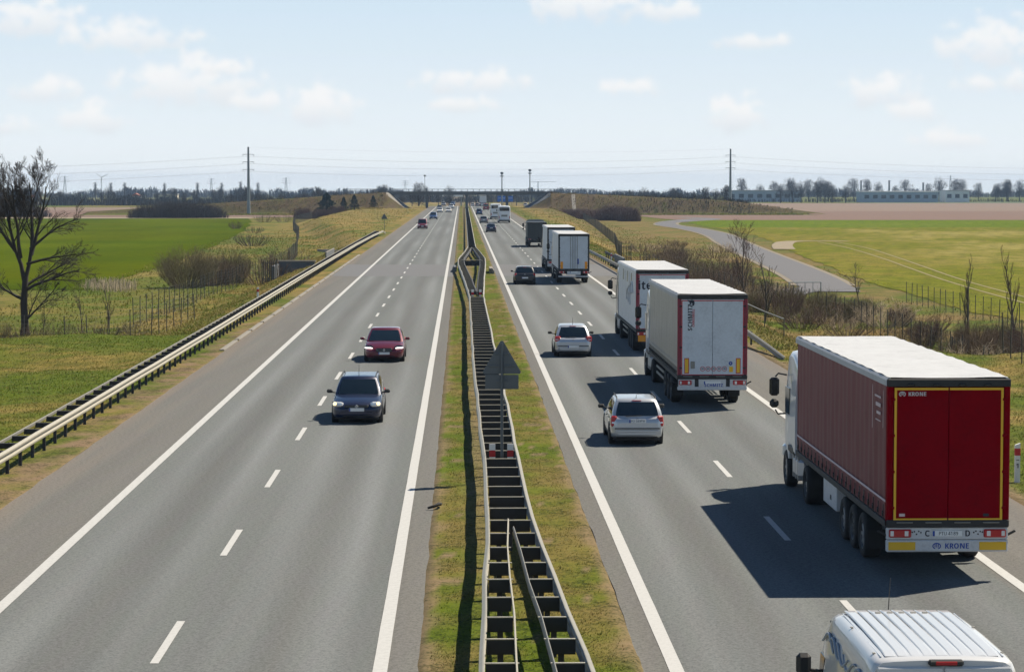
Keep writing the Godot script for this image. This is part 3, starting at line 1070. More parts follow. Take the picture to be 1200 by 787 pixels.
	part(t, "spacer_plates", far.mesh(), M.dark_steel).set_meta("kind", "stuff")  # far spacers, their shaded faces likewise put into the dark colour
	# low railing across the gap and concrete kerb ends beside it
	var g := thing("culvert_railing", "low dark railing across the gap inside the median lozenge", "railing", Vector3(0.95, 0, -232))
	var b := MB.new()
	b.cbox(Vector3(0, 0.55, 0), Vector3(1.9, 0.5, 0.06), 0.01)
	part(g, "panel", b.mesh(), M.dark_steel)
	b = MB.new()
	b.cbox(Vector3(0, 0.86, 0), Vector3(2.1, 0.06, 0.12), 0.01)
	part(g, "top_rail", b.mesh(), M.galvanised)
	for s in [-1, 1]:
		b = MB.new()
		b.cbox(Vector3(s * 1.0, 0.42, 0), Vector3(0.07, 0.9, 0.07), 0.01)
		part(g, "post", b.mesh(), M.galvanised)
	var kerb := MB.new()
	kerb.prism(PackedVector2Array([Vector2(-0.22, -0.1), Vector2(0.22, -0.1), Vector2(0.22, 0.25), Vector2(0.05, 0.5), Vector2(-0.22, 0.5)]), -2.6, 2.6)
	var e := thing("concrete_block", "pale concrete kerb end beside the lozenge in the median, next to the truck lanes", "concrete block", Vector3(2.75, 0, -222))
	part(e, "block", kerb.mesh(), M.concrete)
	e = thing("concrete_block", "dark concrete kerb end beside the lozenge in the median, next to the oncoming lanes", "concrete block", Vector3(-0.68, 0, -226), PI)
	part(e, "block", kerb.mesh(), M.bridge_concrete)

# ---------------------------------------------------------------- fences
func fence(label: String, pts: Array, hgt: float, step: float, mesh_wire := true, lean := 0.03, group := "") -> Node3D:
	var t := thing("wire_fence", label, "fence", Vector3.ZERO, 0.0, group)
	var pm := MB.new()
	pm.cyl(Vector3(0, -0.3, 0), Vector3(0, hgt + 0.1, 0), 0.03, 0.03, 6)
	var pmesh := pm.mesh()
	var w := MB.new()
	var r := RandomNumberGenerator.new()
	r.seed = label.hash()
	var prev := Vector3.INF
	for k in range(1, pts.size()):
		var a := Vector2(pts[k - 1][0], pts[k - 1][1])
		var b := Vector2(pts[k][0], pts[k][1])
		var n := maxi(1, roundi(a.distance_to(b) / step))
		for s in n + (1 if k == pts.size() - 1 else 0):
			var q := a.lerp(b, s / float(n))
			var p := pos_on(q.x, q.y)
			part(t, "post", pmesh, M.post_steel, p, Vector3(r.randf_range(-lean, lean), 0, r.randf_range(-lean, lean)))
			if prev != Vector3.INF and mesh_wire:
				for hh in 8:
					var y := 0.1 + hgt * hh / 7.0
					w.tube([prev + Vector3(0, y, 0), p + Vector3(0, y, 0)], [0.004, 0.004], 3, false)
				var nv := int(prev.distance_to(p) / 0.42)
				for q2 in nv:
					var c := prev.lerp(p, q2 / float(nv))
					w.tube([c + Vector3(0, 0.08, 0), c + Vector3(0, hgt, 0)], [0.003, 0.003], 3, false)
			prev = p
	if mesh_wire:
		part(t, "wire_mesh", w.mesh(), M.wire).set_meta("kind", "stuff")
	return t

func build_fences() -> void:
	fence("long wire mesh fence on thin posts along the foot of the left bank", [[-23.4, 172.0], [-23.0, 190.0], [-22.8, 214.0], [-21.9, 246.0], [-21.3, 272.0], [-21.6, 300.0], [-23.5, 345.0], [-27.0, 395.0], [-31.0, 460.0], [-37.0, 530.0], [-42.0, 610.0], [-43.5, 700.0], [-40.0, 770.0]], 2.0, 3.0)
	fence("wire fence on rusty posts beneath the big bare tree", [[-37.0, 150.0], [-30.0, 151.0], [-25.0, 152.0], [-20.6, 160.0], [-19.5, 176.0]], 1.9, 2.6, true, 0.05)
	fence("wire mesh fence along the shrubby bank right of the road", [[21.3, 320.0], [22.6, 350.0], [25.5, 400.0], [28.0, 470.0], [31.0, 560.0], [34.5, 680.0], [37.0, 770.0]], 1.9, 3.0)
	fence("wire fence through the brush behind the red truck", [[27.2, 130.0], [27.6, 150.0], [28.2, 172.0], [26.4, 196.0], [24.3, 222.0], [22.6, 250.0], [21.6, 285.0]], 1.9, 3.2)
	fence("wire fence at the near edge of the meadow on dark posts", [[42.0, 150.0], [39.2, 172.0], [38.4, 190.0], [38.2, 206.0]], 1.7, 2.4)
	fence("sparse fence posts at the top of the right grass slope", [[25.4, 104.0], [25.7, 112.0], [27.0, 124.0]], 1.9, 3.0, true, 0.04)
	# tubular gate on the service road
	var g := thing("barrier_gate", "low grey tubular barrier across the branch of the service road", "gate", pos_on(31.6, 221.0), 0.12)
	var b := MB.new()
	b.cyl(Vector3(-1.55, 1.15, 0), Vector3(1.55, 1.15, 0), 0.05, 0.05, 6)
	part(g, "top_bar", b.mesh(), M.pole_steel)
	for k in 5:
		b = MB.new()
		b.cyl(Vector3(-1.5 + 0.75 * k, -0.1, 0), Vector3(-1.5 + 0.75 * k, 1.17, 0), 0.05 if k % 4 == 0 else 0.03, 0.05 if k % 4 == 0 else 0.03, 6)
		part(g, "upright", b.mesh(), M.pole_steel)
	# wicket panel leaning in the brush, two lattice panels by the right verge
	for q in [[29.2, 139.0, 1.3, "dark slatted wicket standing in the brush behind the red truck roof"], [19.2, 283.0, 1.9, "tall mesh wicket in the fence above the culvert, right of the trucks"], [-18.8, 236.0, 2.2, "tall narrow mesh wicket beside the culvert on the left bank"]]:
		var w := thing("wicket", q[3], "gate", pos_on(q[0], q[1]))
		for s in [-1, 1]:
			b = MB.new()
			b.cbox(Vector3(s * 0.72, q[2] * 0.5, 0), Vector3(0.08, q[2] + 0.2, 0.08), 0.01)
			part(w, "post", b.mesh(), M.post_steel)
		for k in 7:
			b = MB.new()
			b.cbox(Vector3(-0.58 + 0.193 * k, q[2] * 0.5, 0), Vector3(0.07, q[2] * 0.92, 0.03), 0.005)
			part(w, "slat", b.mesh(), M.post_steel)
		for y in [0.15, 0.85]:
			b = MB.new()
			b.cbox(Vector3(0, q[2] * y, 0.04), Vector3(1.4, 0.06, 0.04), 0.01)
			part(w, "rail", b.mesh(), M.post_steel)
	# handrail down the right bank
	var hr := thing("handrail", "sloping tubular handrail down the bank between the white and red trucks", "handrail")
	var pts := []
	for k in 9:
		var d := 134.0 + 11.0 * k
		pts.append(pos_on(lerpf(18.0, 20.4, k / 8.0), d, 1.05))
	b = MB.new()
	var rr := []
	for k in 9:
		rr.append(0.04)
	b.tube(pts, rr, 6)
	part(hr, "rail", b.mesh(), M.galvanised_dull)
	for k in 9:
		b = MB.new()
		b.cyl(pts[k] - Vector3(0, 1.25, 0), pts[k], 0.03, 0.03, 6)
		part(hr, "post", b.mesh(), M.post_steel)
	# culvert headwalls
	var hw := thing("headwall", "dark concrete culvert headwall below the left barrier", "wall", pos_on(-16.6, 243.0), 0.0)
	b = MB.new()
	b.cbox(Vector3(0, 0.1, 0), Vector3(3.6, 1.5, 0.4), 0.03)
	part(hw, "wall", b.mesh(), M.bridge_concrete)
	b = MB.new()
	b.cbox(Vector3(0, 0.92, 0), Vector3(3.8, 0.14, 0.6), 0.02)
	part(hw, "coping", b.mesh(), M.concrete)
	b = MB.new()
	b.cbox(Vector3(-1.9, -0.1, 3.0), Vector3(0.3, 1.5, 6.4), 0.03)
	part(hw, "wing_wall", b.mesh(), M.bridge_concrete)
	hw = thing("noise_panel", "short dark grey panel standing behind the left barrier near the culvert", "panel", Vector3(-14.3, 0, -262), 0.0)
	b = MB.new()
	b.cbox(Vector3(0, 0.45, 0), Vector3(0.12, 1.0, 16.0), 0.02)
	part(hw, "board", b.mesh(), M.bridge_concrete)
	b = MB.new()
	b.cbox(Vector3(0, 0.98, 0), Vector3(0.18, 0.07, 16.1), 0.01)
	part(hw, "cap", b.mesh(), M.concrete)
	hw = thing("noise_panel", "short dark panel standing behind the right barrier beside the white truck", "panel", Vector3(15.6, 0, -238), 0.0)
	part(hw, "board", boxm(Vector3(0.12, 1.1, 14.0), 0.02), M.bridge_steel, Vector3(0, 0.45, 0))
	part(hw, "cap", boxm(Vector3(0.18, 0.07, 14.1), 0.01), M.bridge_concrete, Vector3(0, 1.04, 0))
	for q in [[-14.6, 300.0, "pale concrete drainage channel on the left bank above the culvert"]]:
		var ch := thing("drain_channel", q[2], "channel", pos_on(q[0] - 1.6, q[1], 0.1), 0.35)
		b = MB.new()
		b.cbox(Vector3(0, 0, 0), Vector3(0.7, 0.16, 9.0), 0.03)
		part(ch, "bed", b.mesh(), M.concrete)
		for s in [-1, 1]:
			b = MB.new()
			b.cbox(Vector3(s * 0.42, 0.1, 0), Vector3(0.14, 0.3, 9.0), 0.02)
			part(ch, "side", b.mesh(), M.concrete)

# ---------------------------------------------------------------- signs and posts
func tri_plate(w: float, h: float, depth: float) -> ArrayMesh:
	var b := MB.new()
	var pts := PackedVector2Array()
	var cs := [Vector2(-w * 0.5, 0), Vector2(w * 0.5, 0), Vector2(0, h)]
	for k in 3:
		var c: Vector2 = cs[k]
		var p: Vector2 = (cs[(k + 2) % 3] - c).normalized()
		var q: Vector2 = (cs[(k + 1) % 3] - c).normalized()
		for s in 4:
			pts.append(c + p * 0.07 * (1.0 - s / 3.0) + q * 0.07 * (s / 3.0))
	b.prism(pts, -depth * 0.5, depth * 0.5)
	return b.mesh()

func warning_sign(label: String, x: float, d: float, base: float, h0: float, plate: bool, turn := 0.0, extra_face := false) -> void:
	var t := thing("warning_sign", label, "road sign", Vector3(x, base, -d), turn)
	var b := MB.new()
	b.cyl(Vector3(0, -0.2, 0), Vector3(0, h0 + 0.85, 0), 0.04, 0.04, 10)
	part(t, "pole", b.mesh(), M.sign_back)
	part(t, "triangle_plate", tri_plate(1.12, 0.97, 0.02), M.sign_back, Vector3(0, h0, -0.06))
	for y in [0.22, 0.55]:
		b = MB.new()
		b.cbox(Vector3(0, h0 + y, -0.035), Vector3(0.95 - y, 0.05, 0.03), 0.006)
		part(t, "bracket", b.mesh(), M.sign_back)
	if plate:
		b = MB.new()
		b.cbox(Vector3(0, h0 - 0.22, -0.06), Vector3(0.92, 0.4, 0.02), 0.006)
		part(t, "lower_plate", b.mesh(), M.sign_back)
		b = MB.new()
		b.cbox(Vector3(0, h0 - 0.2, -0.035), Vector3(0.3, 0.06, 0.03), 0.006)
		part(t, "bracket", b.mesh(), M.sign_back)

func delineator(label: String, p: Vector3, h: float, digit := "", both := false, turn := 0.0) -> void:
	var t := thing("delineator_post", label, "delineator", p, turn)
	var b := MB.new()
	b.prism(PackedVector2Array([Vector2(-0.07, -0.2), Vector2(0.07, -0.2), Vector2(0.07, h), Vector2(-0.07, h - 0.05)]), -0.05, 0.05)
	part(t, "post", b.mesh(), M.reflector_white)
	b = MB.new()
	b.cbox(Vector3(0, h - 0.24, 0), Vector3(0.15, 0.2, 0.11), 0.006)
	part(t, "red_band", b.mesh(), M.reflector_red)
	if digit != "":
		part(t, "number", lettering(digit, 0.13), M.ink, Vector3(0, h - 0.62, 0.055))
		b = MB.new()
		b.cbox(Vector3(0, h - 0.46, 0.052), Vector3(0.08, 0.02, 0.006), 0.002)
		part(t, "dash_mark", b.mesh(), M.ink)

func build_signs() -> void:
	warning_sign("grey back of a triangular sign with a lower plate standing in the median barrier", 1.1, 66.0, 0.0, 2.98, true)
	warning_sign("small dark triangular sign on the left verge beyond the barrier end", -13.2, 412.0, 0.0, 2.2, false)
	warning_sign("small dark triangular sign far along the median barrier", 1.3, 610.0, 0.0, 2.0, false)
	delineator("white post with red band and number on the grass right of the red truck", Vector3(15.25, 0.05, -65.5), 1.05, "1")
	delineator("white post behind the left barrier with a red band near its top", Vector3(-13.95, 0.0, -165.0), 1.15)
	delineator("white post with red band behind the right barrier beyond the white truck", Vector3(15.3, 0.0, -246.0), 1.15)
	delineator("small white post on the right verge past the bus, seen against the dry bank", Vector3(16.0, 0.0, -430.0), 1.0)
	# pairs of red and white hazard plates set between the median beams
	for q in [[66.5, 0.84, "red and white hazard plate in the median barrier under the sign, oncoming side"], [66.5, 1.34, "red and white hazard plate in the median barrier under the sign, truck side"], [164.0, 0.74, "red and white hazard plate where the median barrier parts, oncoming side"], [164.0, 1.26, "red and white hazard plate where the median barrier parts, truck side"]]:
		var t := thing("hazard_plate", q[2], "hazard plate", Vector3(q[1], 0, -q[0]), 0.0, "hazard plates in the median barrier")
		for k in 3:
			var b := MB.new()
			b.cbox(Vector3(0, 0.56 + 0.18 * k, 0.06), Vector3(0.17, 0.178, 0.025), 0.004)
			part(t, "stripe", b.mesh(), M.reflector_red if k == 1 else M.reflector_white)
		var b2 := MB.new()
		b2.cbox(Vector3(0, 0.4, 0.03), Vector3(0.05, 0.9, 0.03), 0.004)
		part(t, "stem", b2.mesh(), M.sign_back)
	# a strip of tyre tread lies on the median edge
	var tr := thing("tyre_scrap", "curled black scrap of tyre tread on the median edge beside the oncoming lanes", "tyre scrap", Vector3(-0.62, 0.05, -60.5), 0.6)
	var tb := MB.new()
	tb.tube([Vector3(-0.3, 0.0, 0), Vector3(-0.16, 0.05, 0.1), Vector3(0.02, 0.09, 0.05), Vector3(0.18, 0.05, -0.12), Vector3(0.26, 0.0, -0.3)], [0.03, 0.04, 0.045, 0.04, 0.025], 6)
	part(tr, "tread", tb.mesh(), M.tyre)

# ---------------------------------------------------------------- vehicles: forward is -z, origin on the road
var wheel_meshes := {}

func wheel(parent: Node3D, r: float, w: float, at: Vector3, side: float, rim: Material, spokes := 5, called := "wheel") -> void:
	var key := "%.3f_%.3f_%d" % [r, w, spokes]
	if not wheel_meshes.has(key):
		var b := MB.new()
		b.lathe_x([[r * 0.62, w * 0.42], [r * 0.7, w * 0.5], [r * 0.9, w * 0.49], [r * 0.975, w * 0.42], [r, w * 0.3], [r, -w * 0.3], [r * 0.975, -w * 0.42], [r * 0.9, -w * 0.49], [r * 0.62, -w * 0.42]], 22)
		var c := MB.new()
		c.lathe_x([[r * 0.63, w * 0.44], [r * 0.6, w * 0.47], [r * 0.55, w * 0.3], [r * 0.5, w * 0.12], [r * 0.001, w * 0.12]], 18)
		var d := MB.new()
		for k in spokes:
			var a := TAU * k / spokes
			d.cbox(Vector3(w * 0.32, cos(a) * r * 0.3, sin(a) * r * 0.3), Vector3(w * 0.12, r * 0.56, r * 0.16), 0.01, Basis(Vector3.RIGHT, a))
		d.cyl(Vector3(w * 0.1, 0, 0), Vector3(w * 0.42, 0, 0), r * 0.2, r * 0.15, 10)
		wheel_meshes[key] = [b.mesh(), c.mesh(), d.mesh()]
	var m: Array = wheel_meshes[key]
	var o := part(parent, called, m[0], M.tyre, at, Vector3(0, 0.0 if side > 0 else PI, 0))
	part(o, "rim", m[1], M.rim_dark)
	part(o, "spokes", m[2], rim)

# surface patch from a function of (u, v) in 0..1
func patch(f: Callable, nu: int, nv: int) -> ArrayMesh:
	var rings := []
	for j in nv + 1:
		var r := PackedVector3Array()
		for i in nu + 1:
			r.append(f.call(i / float(nu), j / float(nv)))
		rings.append(r)
	var b := MB.new()
	b.loft(rings, false)
	return b.mesh()

func plate_on(t: Node3D, at: Vector3, turn: Vector3, txt: String, w := 0.52) -> void:
	var p := part(t, "number_plate", boxm(Vector3(w, 0.115, 0.012), 0.004), M.plate, at, turn)
	part(p, "country_band", boxm(Vector3(0.045, 0.108, 0.01), 0.003), M.plate_blue, Vector3(-w * 0.5 + 0.026, 0, 0.004))
	if txt != "":
		part(p, "characters", lettering(txt, 0.072, false, 0.004), M.ink, Vector3(0.02, 0, 0.008))

# body = one smooth shell; windows, lamps, trim and wheels are parts of their own
func car(called: String, label: String, category: String, x: float, d: float, away: bool, o: Dictionary, group := "") -> Node3D:
	var L: float = o.get("L", 4.2)
	var W: float = o.get("W", 1.72) * 0.5
	var H: float = o.get("H", 1.46)
	var belt: float = o.get("belt", 0.92)
	var kind: String = o.get("kind", "hatch")
	var pm: Material = o.get("paint", M.paint_silver)
	var gr: float = o.get("ground", 0.17)
	var wr: float = o.get("wheel", 0.315)
	var t := thing(called, label, category, Vector3(x, 0, -d), 0.0 if away else PI, group)
	var hood: float = o.get("hood", 0.84)
	var st: Array
	var tail := belt + (0.05 if kind == "sedan" else 0.0)
	st = [[0.0, 0.62, gr + 0.2, 0.50, 0.0], [0.004, 0.72, gr + 0.13, 0.56, 0.01], [0.016, 0.84, gr + 0.07, 0.63, 0.03], [0.045, 0.925, gr + 0.03, 0.70, 0.04], [0.1, 0.975, gr + 0.01, hood - 0.07, 0.045], [0.18, 0.995, gr, hood, 0.045], [0.27, 1.0, gr, belt - 0.03, 0.03], [0.34, 1.0, gr, belt, 0.0], [0.5, 1.0, gr, belt + 0.005, 0.0], [0.68, 1.0, gr, belt + 0.02, 0.0], [0.82, 0.995, gr + 0.01, tail + 0.02, 0.0], [0.91, 0.975, gr + 0.04, tail + 0.02, 0.01], [0.955, 0.95, gr + 0.07, tail, 0.01], [0.98, 0.91, gr + 0.1, tail - 0.03, 0.0], [0.993, 0.86, gr + 0.13, tail - 0.1, 0.0], [1.0, 0.78, gr + 0.18, tail - 0.2, 0.0]]
	var rings := []
	for s in st:
		var z: float = (s[0] - 0.5) * L
		var w: float = s[1] * W
		var yb: float = s[2]
		var yt: float = s[3]
		var hh := yt - yb
		var half := [Vector2(w * 0.55, yb), Vector2(w * 0.86, yb + 0.005), Vector2(w * 0.955, yb + 0.06), Vector2(w * 0.985, yb + hh * 0.28), Vector2(w, yb + hh * 0.5), Vector2(w * 0.985, yb + hh * 0.74), Vector2(w * 0.955, yb + hh * 0.88), Vector2(w * 0.91, yb + hh * 0.965), Vector2(w * 0.8, yt), Vector2(w * 0.4, yt + s[4] * 0.8)]
		var r := PackedVector3Array()
		for q in half:
			r.append(Vector3(q.x, q.y, z))
		r.append(Vector3(0, yt + s[4], z))
		for k in range(half.size() - 1, -1, -1):
			r.append(Vector3(-half[k].x, half[k].y, z))
		r.append(Vector3(0, yb, z))
		rings.append(r)
	var b := MB.new()
	b.loft(rings, true, true, true)
	part(t, "body", b.mesh(), pm)
	# cabin
	var zf0: float = (o.get("wind0", 0.265) - 0.5) * L
	var zf1: float = (o.get("wind1", 0.435) - 0.5) * L
	var zr0: float = (o.get("rear0", 0.965) - 0.5) * L
	var zr1: float = (o.get("rear1", 0.86) - 0.5) * L
	var y0 := belt - 0.05
	var y1 := H - 0.075
	var wb := W * 0.935
	var wt: float = W * o.get("roofw", 0.73)
	var zf := func(v: float) -> float: return lerpf(zf0, zf1, v) - 0.03 * sin(v * PI)
	var zr := func(v: float) -> float: return lerpf(zr0, zr1, v) + 0.04 * sin(v * PI)
	var hw := func(v: float) -> float: return lerpf(wb, wt, v) + 0.025 * sin(v * PI)
	var yy := func(v: float) -> float: return lerpf(y0, y1, v)
	var ringf := func(v: float, inset: float, y: float) -> PackedVector3Array:
		var r := PackedVector3Array()
		var a: float = zf.call(v) + inset * 0.9
		var c: float = zr.call(v) - inset * 0.9
		var w: float = hw.call(v) - inset
		for k in 9:
			var u := -0.94 + 1.88 * k / 8.0
			r.append(Vector3(u * w, y, a + 0.13 * pow(absf(u), 2.4)))
		for k in 7:
			var q := k / 6.0
			r.append(Vector3(w * (1.0 + 0.012 * sin(q * PI)), y, lerpf(a + 0.2, c - 0.12, q)))
		for k in 9:
			var u := 0.94 - 1.88 * k / 8.0
			r.append(Vector3(u * w, y, c - 0.07 * pow(absf(u), 2.4)))
		for k in 7:
			var q := k / 6.0
			r.append(Vector3(-w * (1.0 + 0.012 * sin(q * PI)), y, lerpf(c - 0.12, a + 0.2, q)))
		return r
	rings = []
	for v in [0.0, 0.2, 0.4, 0.6, 0.8, 1.0]:
		rings.append(ringf.call(v, 0.0, yy.call(v)))
	rings.append(ringf.call(1.0, 0.03, H - 0.035))
	rings.append(ringf.call(1.0, 0.10, H - 0.012))
	rings.append(ringf.call(1.0, 0.25, H))
	rings.append(ringf.call(1.0, W * 0.55, H + 0.008))
	b = MB.new()
	b.loft(rings, true, false, true)
	part(t, "roof", b.mesh(), pm)
	var fr := func(u: float, v: float) -> Vector3:
		var vv := 0.08 + 0.86 * v
		var uu := (u * 2.0 - 1.0) * 0.87
		return Vector3(uu * hw.call(vv), yy.call(vv) + 0.006, zf.call(vv) + 0.13 * pow(absf(uu), 2.4) - 0.014)
	part(t, "windscreen", patch(fr, 8, 5), M.glass)
	var rv0: float = o.get("rwin0", 0.12)
	var re := func(u: float, v: float) -> Vector3:
		var vv: float = rv0 + (0.93 - rv0) * v
		var uu := (u * 2.0 - 1.0) * 0.85
		return Vector3(uu * hw.call(vv), yy.call(vv) + 0.006, zr.call(vv) - 0.07 * pow(absf(uu), 2.4) + 0.014)
	part(t, "rear_window", patch(re, 8, 5), M.glass)
	var splits: Array = o.get("panes", [[0.12, 0.44], [0.48, 0.76], [0.8, 0.93]])
	for s in [-1.0, 1.0]:
		for sp in splits:
			var sd := func(u: float, v: float) -> Vector3:
				var vv := 0.14 + 0.76 * v
				var q := lerpf(sp[0], sp[1], u)
				var za: float = zf.call(vv) + 0.2
				var zb: float = zr.call(vv) - 0.12
				return Vector3(s * (hw.call(vv) * (1.0 + 0.012 * sin(q * PI)) + 0.008), yy.call(vv), lerpf(za, zb, q))
			part(t, "side_window", patch(sd, 4, 3), M.glass)
		# door seams are real slim grooves seen as dark inlays; handles
		for q in [0.40, 0.62]:
			part(t, "door_handle", boxm(Vector3(0.03, 0.025, 0.16), 0.008), o.get("trim", M.black_plastic), Vector3(s * (W * 0.985 + 0.002), belt - 0.13, (q + 0.06 - 0.5) * L))
		# mirror
		b = MB.new()
		b.tube([Vector3(s * W * 0.93, belt + 0.03, zf0 + 0.32), Vector3(s * (W + 0.06), belt + 0.05, zf0 + 0.3)], [0.025, 0.025], 6)
		b.cbox(Vector3(s * (W + 0.13), belt + 0.085, zf0 + 0.3), Vector3(0.2, 0.13, 0.11), 0.035)
		part(t, "mirror", b.mesh(), o.get("mirror", M.black_plastic))
	# wheels and arches
	for s in [-1.0, 1.0]:
		for zz in [-0.5 + o.get("axle0", 0.185), -0.5 + o.get("axle1", 0.80)]:
			b = MB.new()
			b.cyl(Vector3(s * (W - 0.22), wr + 0.02, zz * L), Vector3(s * (W * 0.995 + 0.004), wr + 0.02, zz * L), wr + 0.055, wr + 0.055, 20)
			part(t, "wheel_arch", b.mesh(), M.black_plastic)
			wheel(t, wr, 0.2, Vector3(s * (W - 0.09), wr, zz * L), s, o.get("rim", M.rim), 6)
	b = MB.new()
	b.cbox(Vector3(0, gr + 0.02, 0), Vector3(W * 1.7, 0.12, L * 0.86), 0.03)
	part(t, "underbody", b.mesh(), M.chassis)
	# rear end
	var zb := L * 0.5
	for s in [-1.0, 1.0]:
		var ly: float = o.get("lamp_y", 0.76)
		var lh: float = o.get("lamp_h", 0.26)
		b = MB.new()
		b.cbox(Vector3(0, 0, 0), Vector3(o.get("lamp_w", 0.2), lh, 0.24), 0.04)
		var lampo := part(t, "tail_light", b.mesh(), M.lamp_red, Vector3(s * W * 0.83, ly, zb - 0.17), Vector3(-0.12, s * 0.35, 0))
		part(lampo, "lens", boxm(Vector3(o.get("lamp_w", 0.2) * 0.7, lh * 0.22, 0.245), 0.02), M.lamp_clear if o.get("lamp_lens", true) else M.lamp_red, Vector3(0, -lh * 0.15, 0.004))
	b = MB.new()
	b.cbox(Vector3(0, 0.46, zb - 0.06), Vector3(W * 1.66, 0.15, 0.16), 0.05)
	part(t, "rear_bumper", b.mesh(), pm)
	b = MB.new()
	b.cbox(Vector3(0, 0.545, zb - 0.055), Vector3(W * 1.68, 0.035, 0.17), 0.012)
	part(t, "bumper_strip", b.mesh(), M.black_plastic)
	part(t, "bumper_underside", boxm(Vector3(W * 1.55, 0.14, 0.2), 0.04), M.black_plastic, Vector3(0, gr + 0.13, zb - 0.16))
	plate_on(t, Vector3(0, o.get("plate_y", 0.70), zb + 0.008 - o.get("plate_in", 0.0)), Vector3(-0.05, 0, 0), o.get("plate", "") if away else "")
	part(t, "badge", boxm(Vector3(0.075, 0.075, 0.01), 0.03), M.rim, Vector3(0, belt - 0.085, zb - 0.035), Vector3(-0.5, 0, PI / 4))
	# front end
	var zfr := -L * 0.5
	for s in [-1.0, 1.0]:
		b = MB.new()
		b.cbox(Vector3.ZERO, Vector3(0.36, o.get("head_h", 0.15), 0.3), 0.05)
		var hlamp := part(t, "headlight", b.mesh(), M.glass if o.get("lit", "") == "led" else M.lamp_clear, Vector3(s * W * 0.72, o.get("head_y", 0.64), zfr + 0.17), Vector3(0.25, s * -0.42, 0))
		if o.get("lit", "") == "bulb":
			b = MB.new()
			b.cyl(Vector3(0, 0, -0.1), Vector3(0, 0, -0.162), 0.055, 0.062, 12)
			part(hlamp, "lit_bulb", b.mesh(), M.headlight_on, Vector3(s * 0.06, 0, 0))
		elif o.get("lit", "") == "led":
			b = MB.new()
			b.cbox(Vector3(0, -0.06, -0.06), Vector3(0.34, 0.035, 0.24), 0.01)
			part(hlamp, "lit_led_strip", b.mesh(), M.headlight_white)
		part(t, "fog_lamp", boxm(Vector3(0.16, 0.07, 0.06), 0.02), M.lamp_clear, Vector3(s * W * 0.62, gr + 0.16, zfr + 0.07), Vector3(0, s * -0.3, 0))
	part(t, "grille", boxm(Vector3(W * o.get("grille_w", 0.95), o.get("grille_h", 0.11), 0.08), 0.03), M.black_gloss, Vector3(0, o.get("grille_y", 0.6), zfr + 0.03), Vector3(0.12, 0, 0))
	part(t, "air_intake", boxm(Vector3(W * 1.1, 0.09, 0.08), 0.03), M.black_plastic, Vector3(0, gr + 0.13, zfr + 0.06))
	plate_on(t, Vector3(0, o.get("fplate_y", 0.47), zfr - 0.012), Vector3(0.04, PI, 0), o.get("plate", "") if not away else "")
	part(t, "front_badge", boxm(Vector3(0.1, 0.1, 0.012), 0.045), M.rim, Vector3(0, o.get("grille_y", 0.6) + 0.01, zfr - 0.014), Vector3(0, 0, PI / 4))
	# extras
	if o.get("rails", false):
		for s in [-1.0, 1.0]:
			b = MB.new()
			var ra := zf1 + 0.18
			var rb := zr1 - 0.15
			var xx := wt - 0.04
			b.tube([Vector3(s * xx, H - 0.04, ra), Vector3(s * xx, H + 0.035, ra + 0.1), Vector3(s * xx, H + 0.045, (ra + rb) * 0.5), Vector3(s * xx, H + 0.035, rb - 0.1), Vector3(s * xx, H - 0.04, rb)], [0.016, 0.018, 0.018, 0.018, 0.016], 6)
			part(t, "roof_rail", b.mesh(), M.black_plastic)
	if o.get("antenna", 0.0) > 0.0:
		b = MB.new()
		var az: float = zr1 - 0.2 if away else zf1 + 0.1
		b.cyl(Vector3(0, H - 0.01, az), Vector3(0, H + o.antenna, az + 0.12), 0.012, 0.006, 6)
		part(t, "antenna", b.mesh(), M.black_plastic)
	if o.get("wiper", true):
		b = MB.new()
		b.cbox(Vector3(-0.12, 0, 0), Vector3(0.5, 0.018, 0.018), 0.005)
		part(t, "wiper", b.mesh(), M.black_plastic, Vector3(0, lerpf(y0, y1, rv0 + 0.02), zr.call(rv0) + 0.03), Vector3(0, 0, 0.04))
	if kind != "sedan":
		part(t, "high_brake_light", boxm(Vector3(0.3, 0.025, 0.03), 0.008), M.lamp_red, Vector3(0, H - 0.065, zr1 + 0.005))
	return t

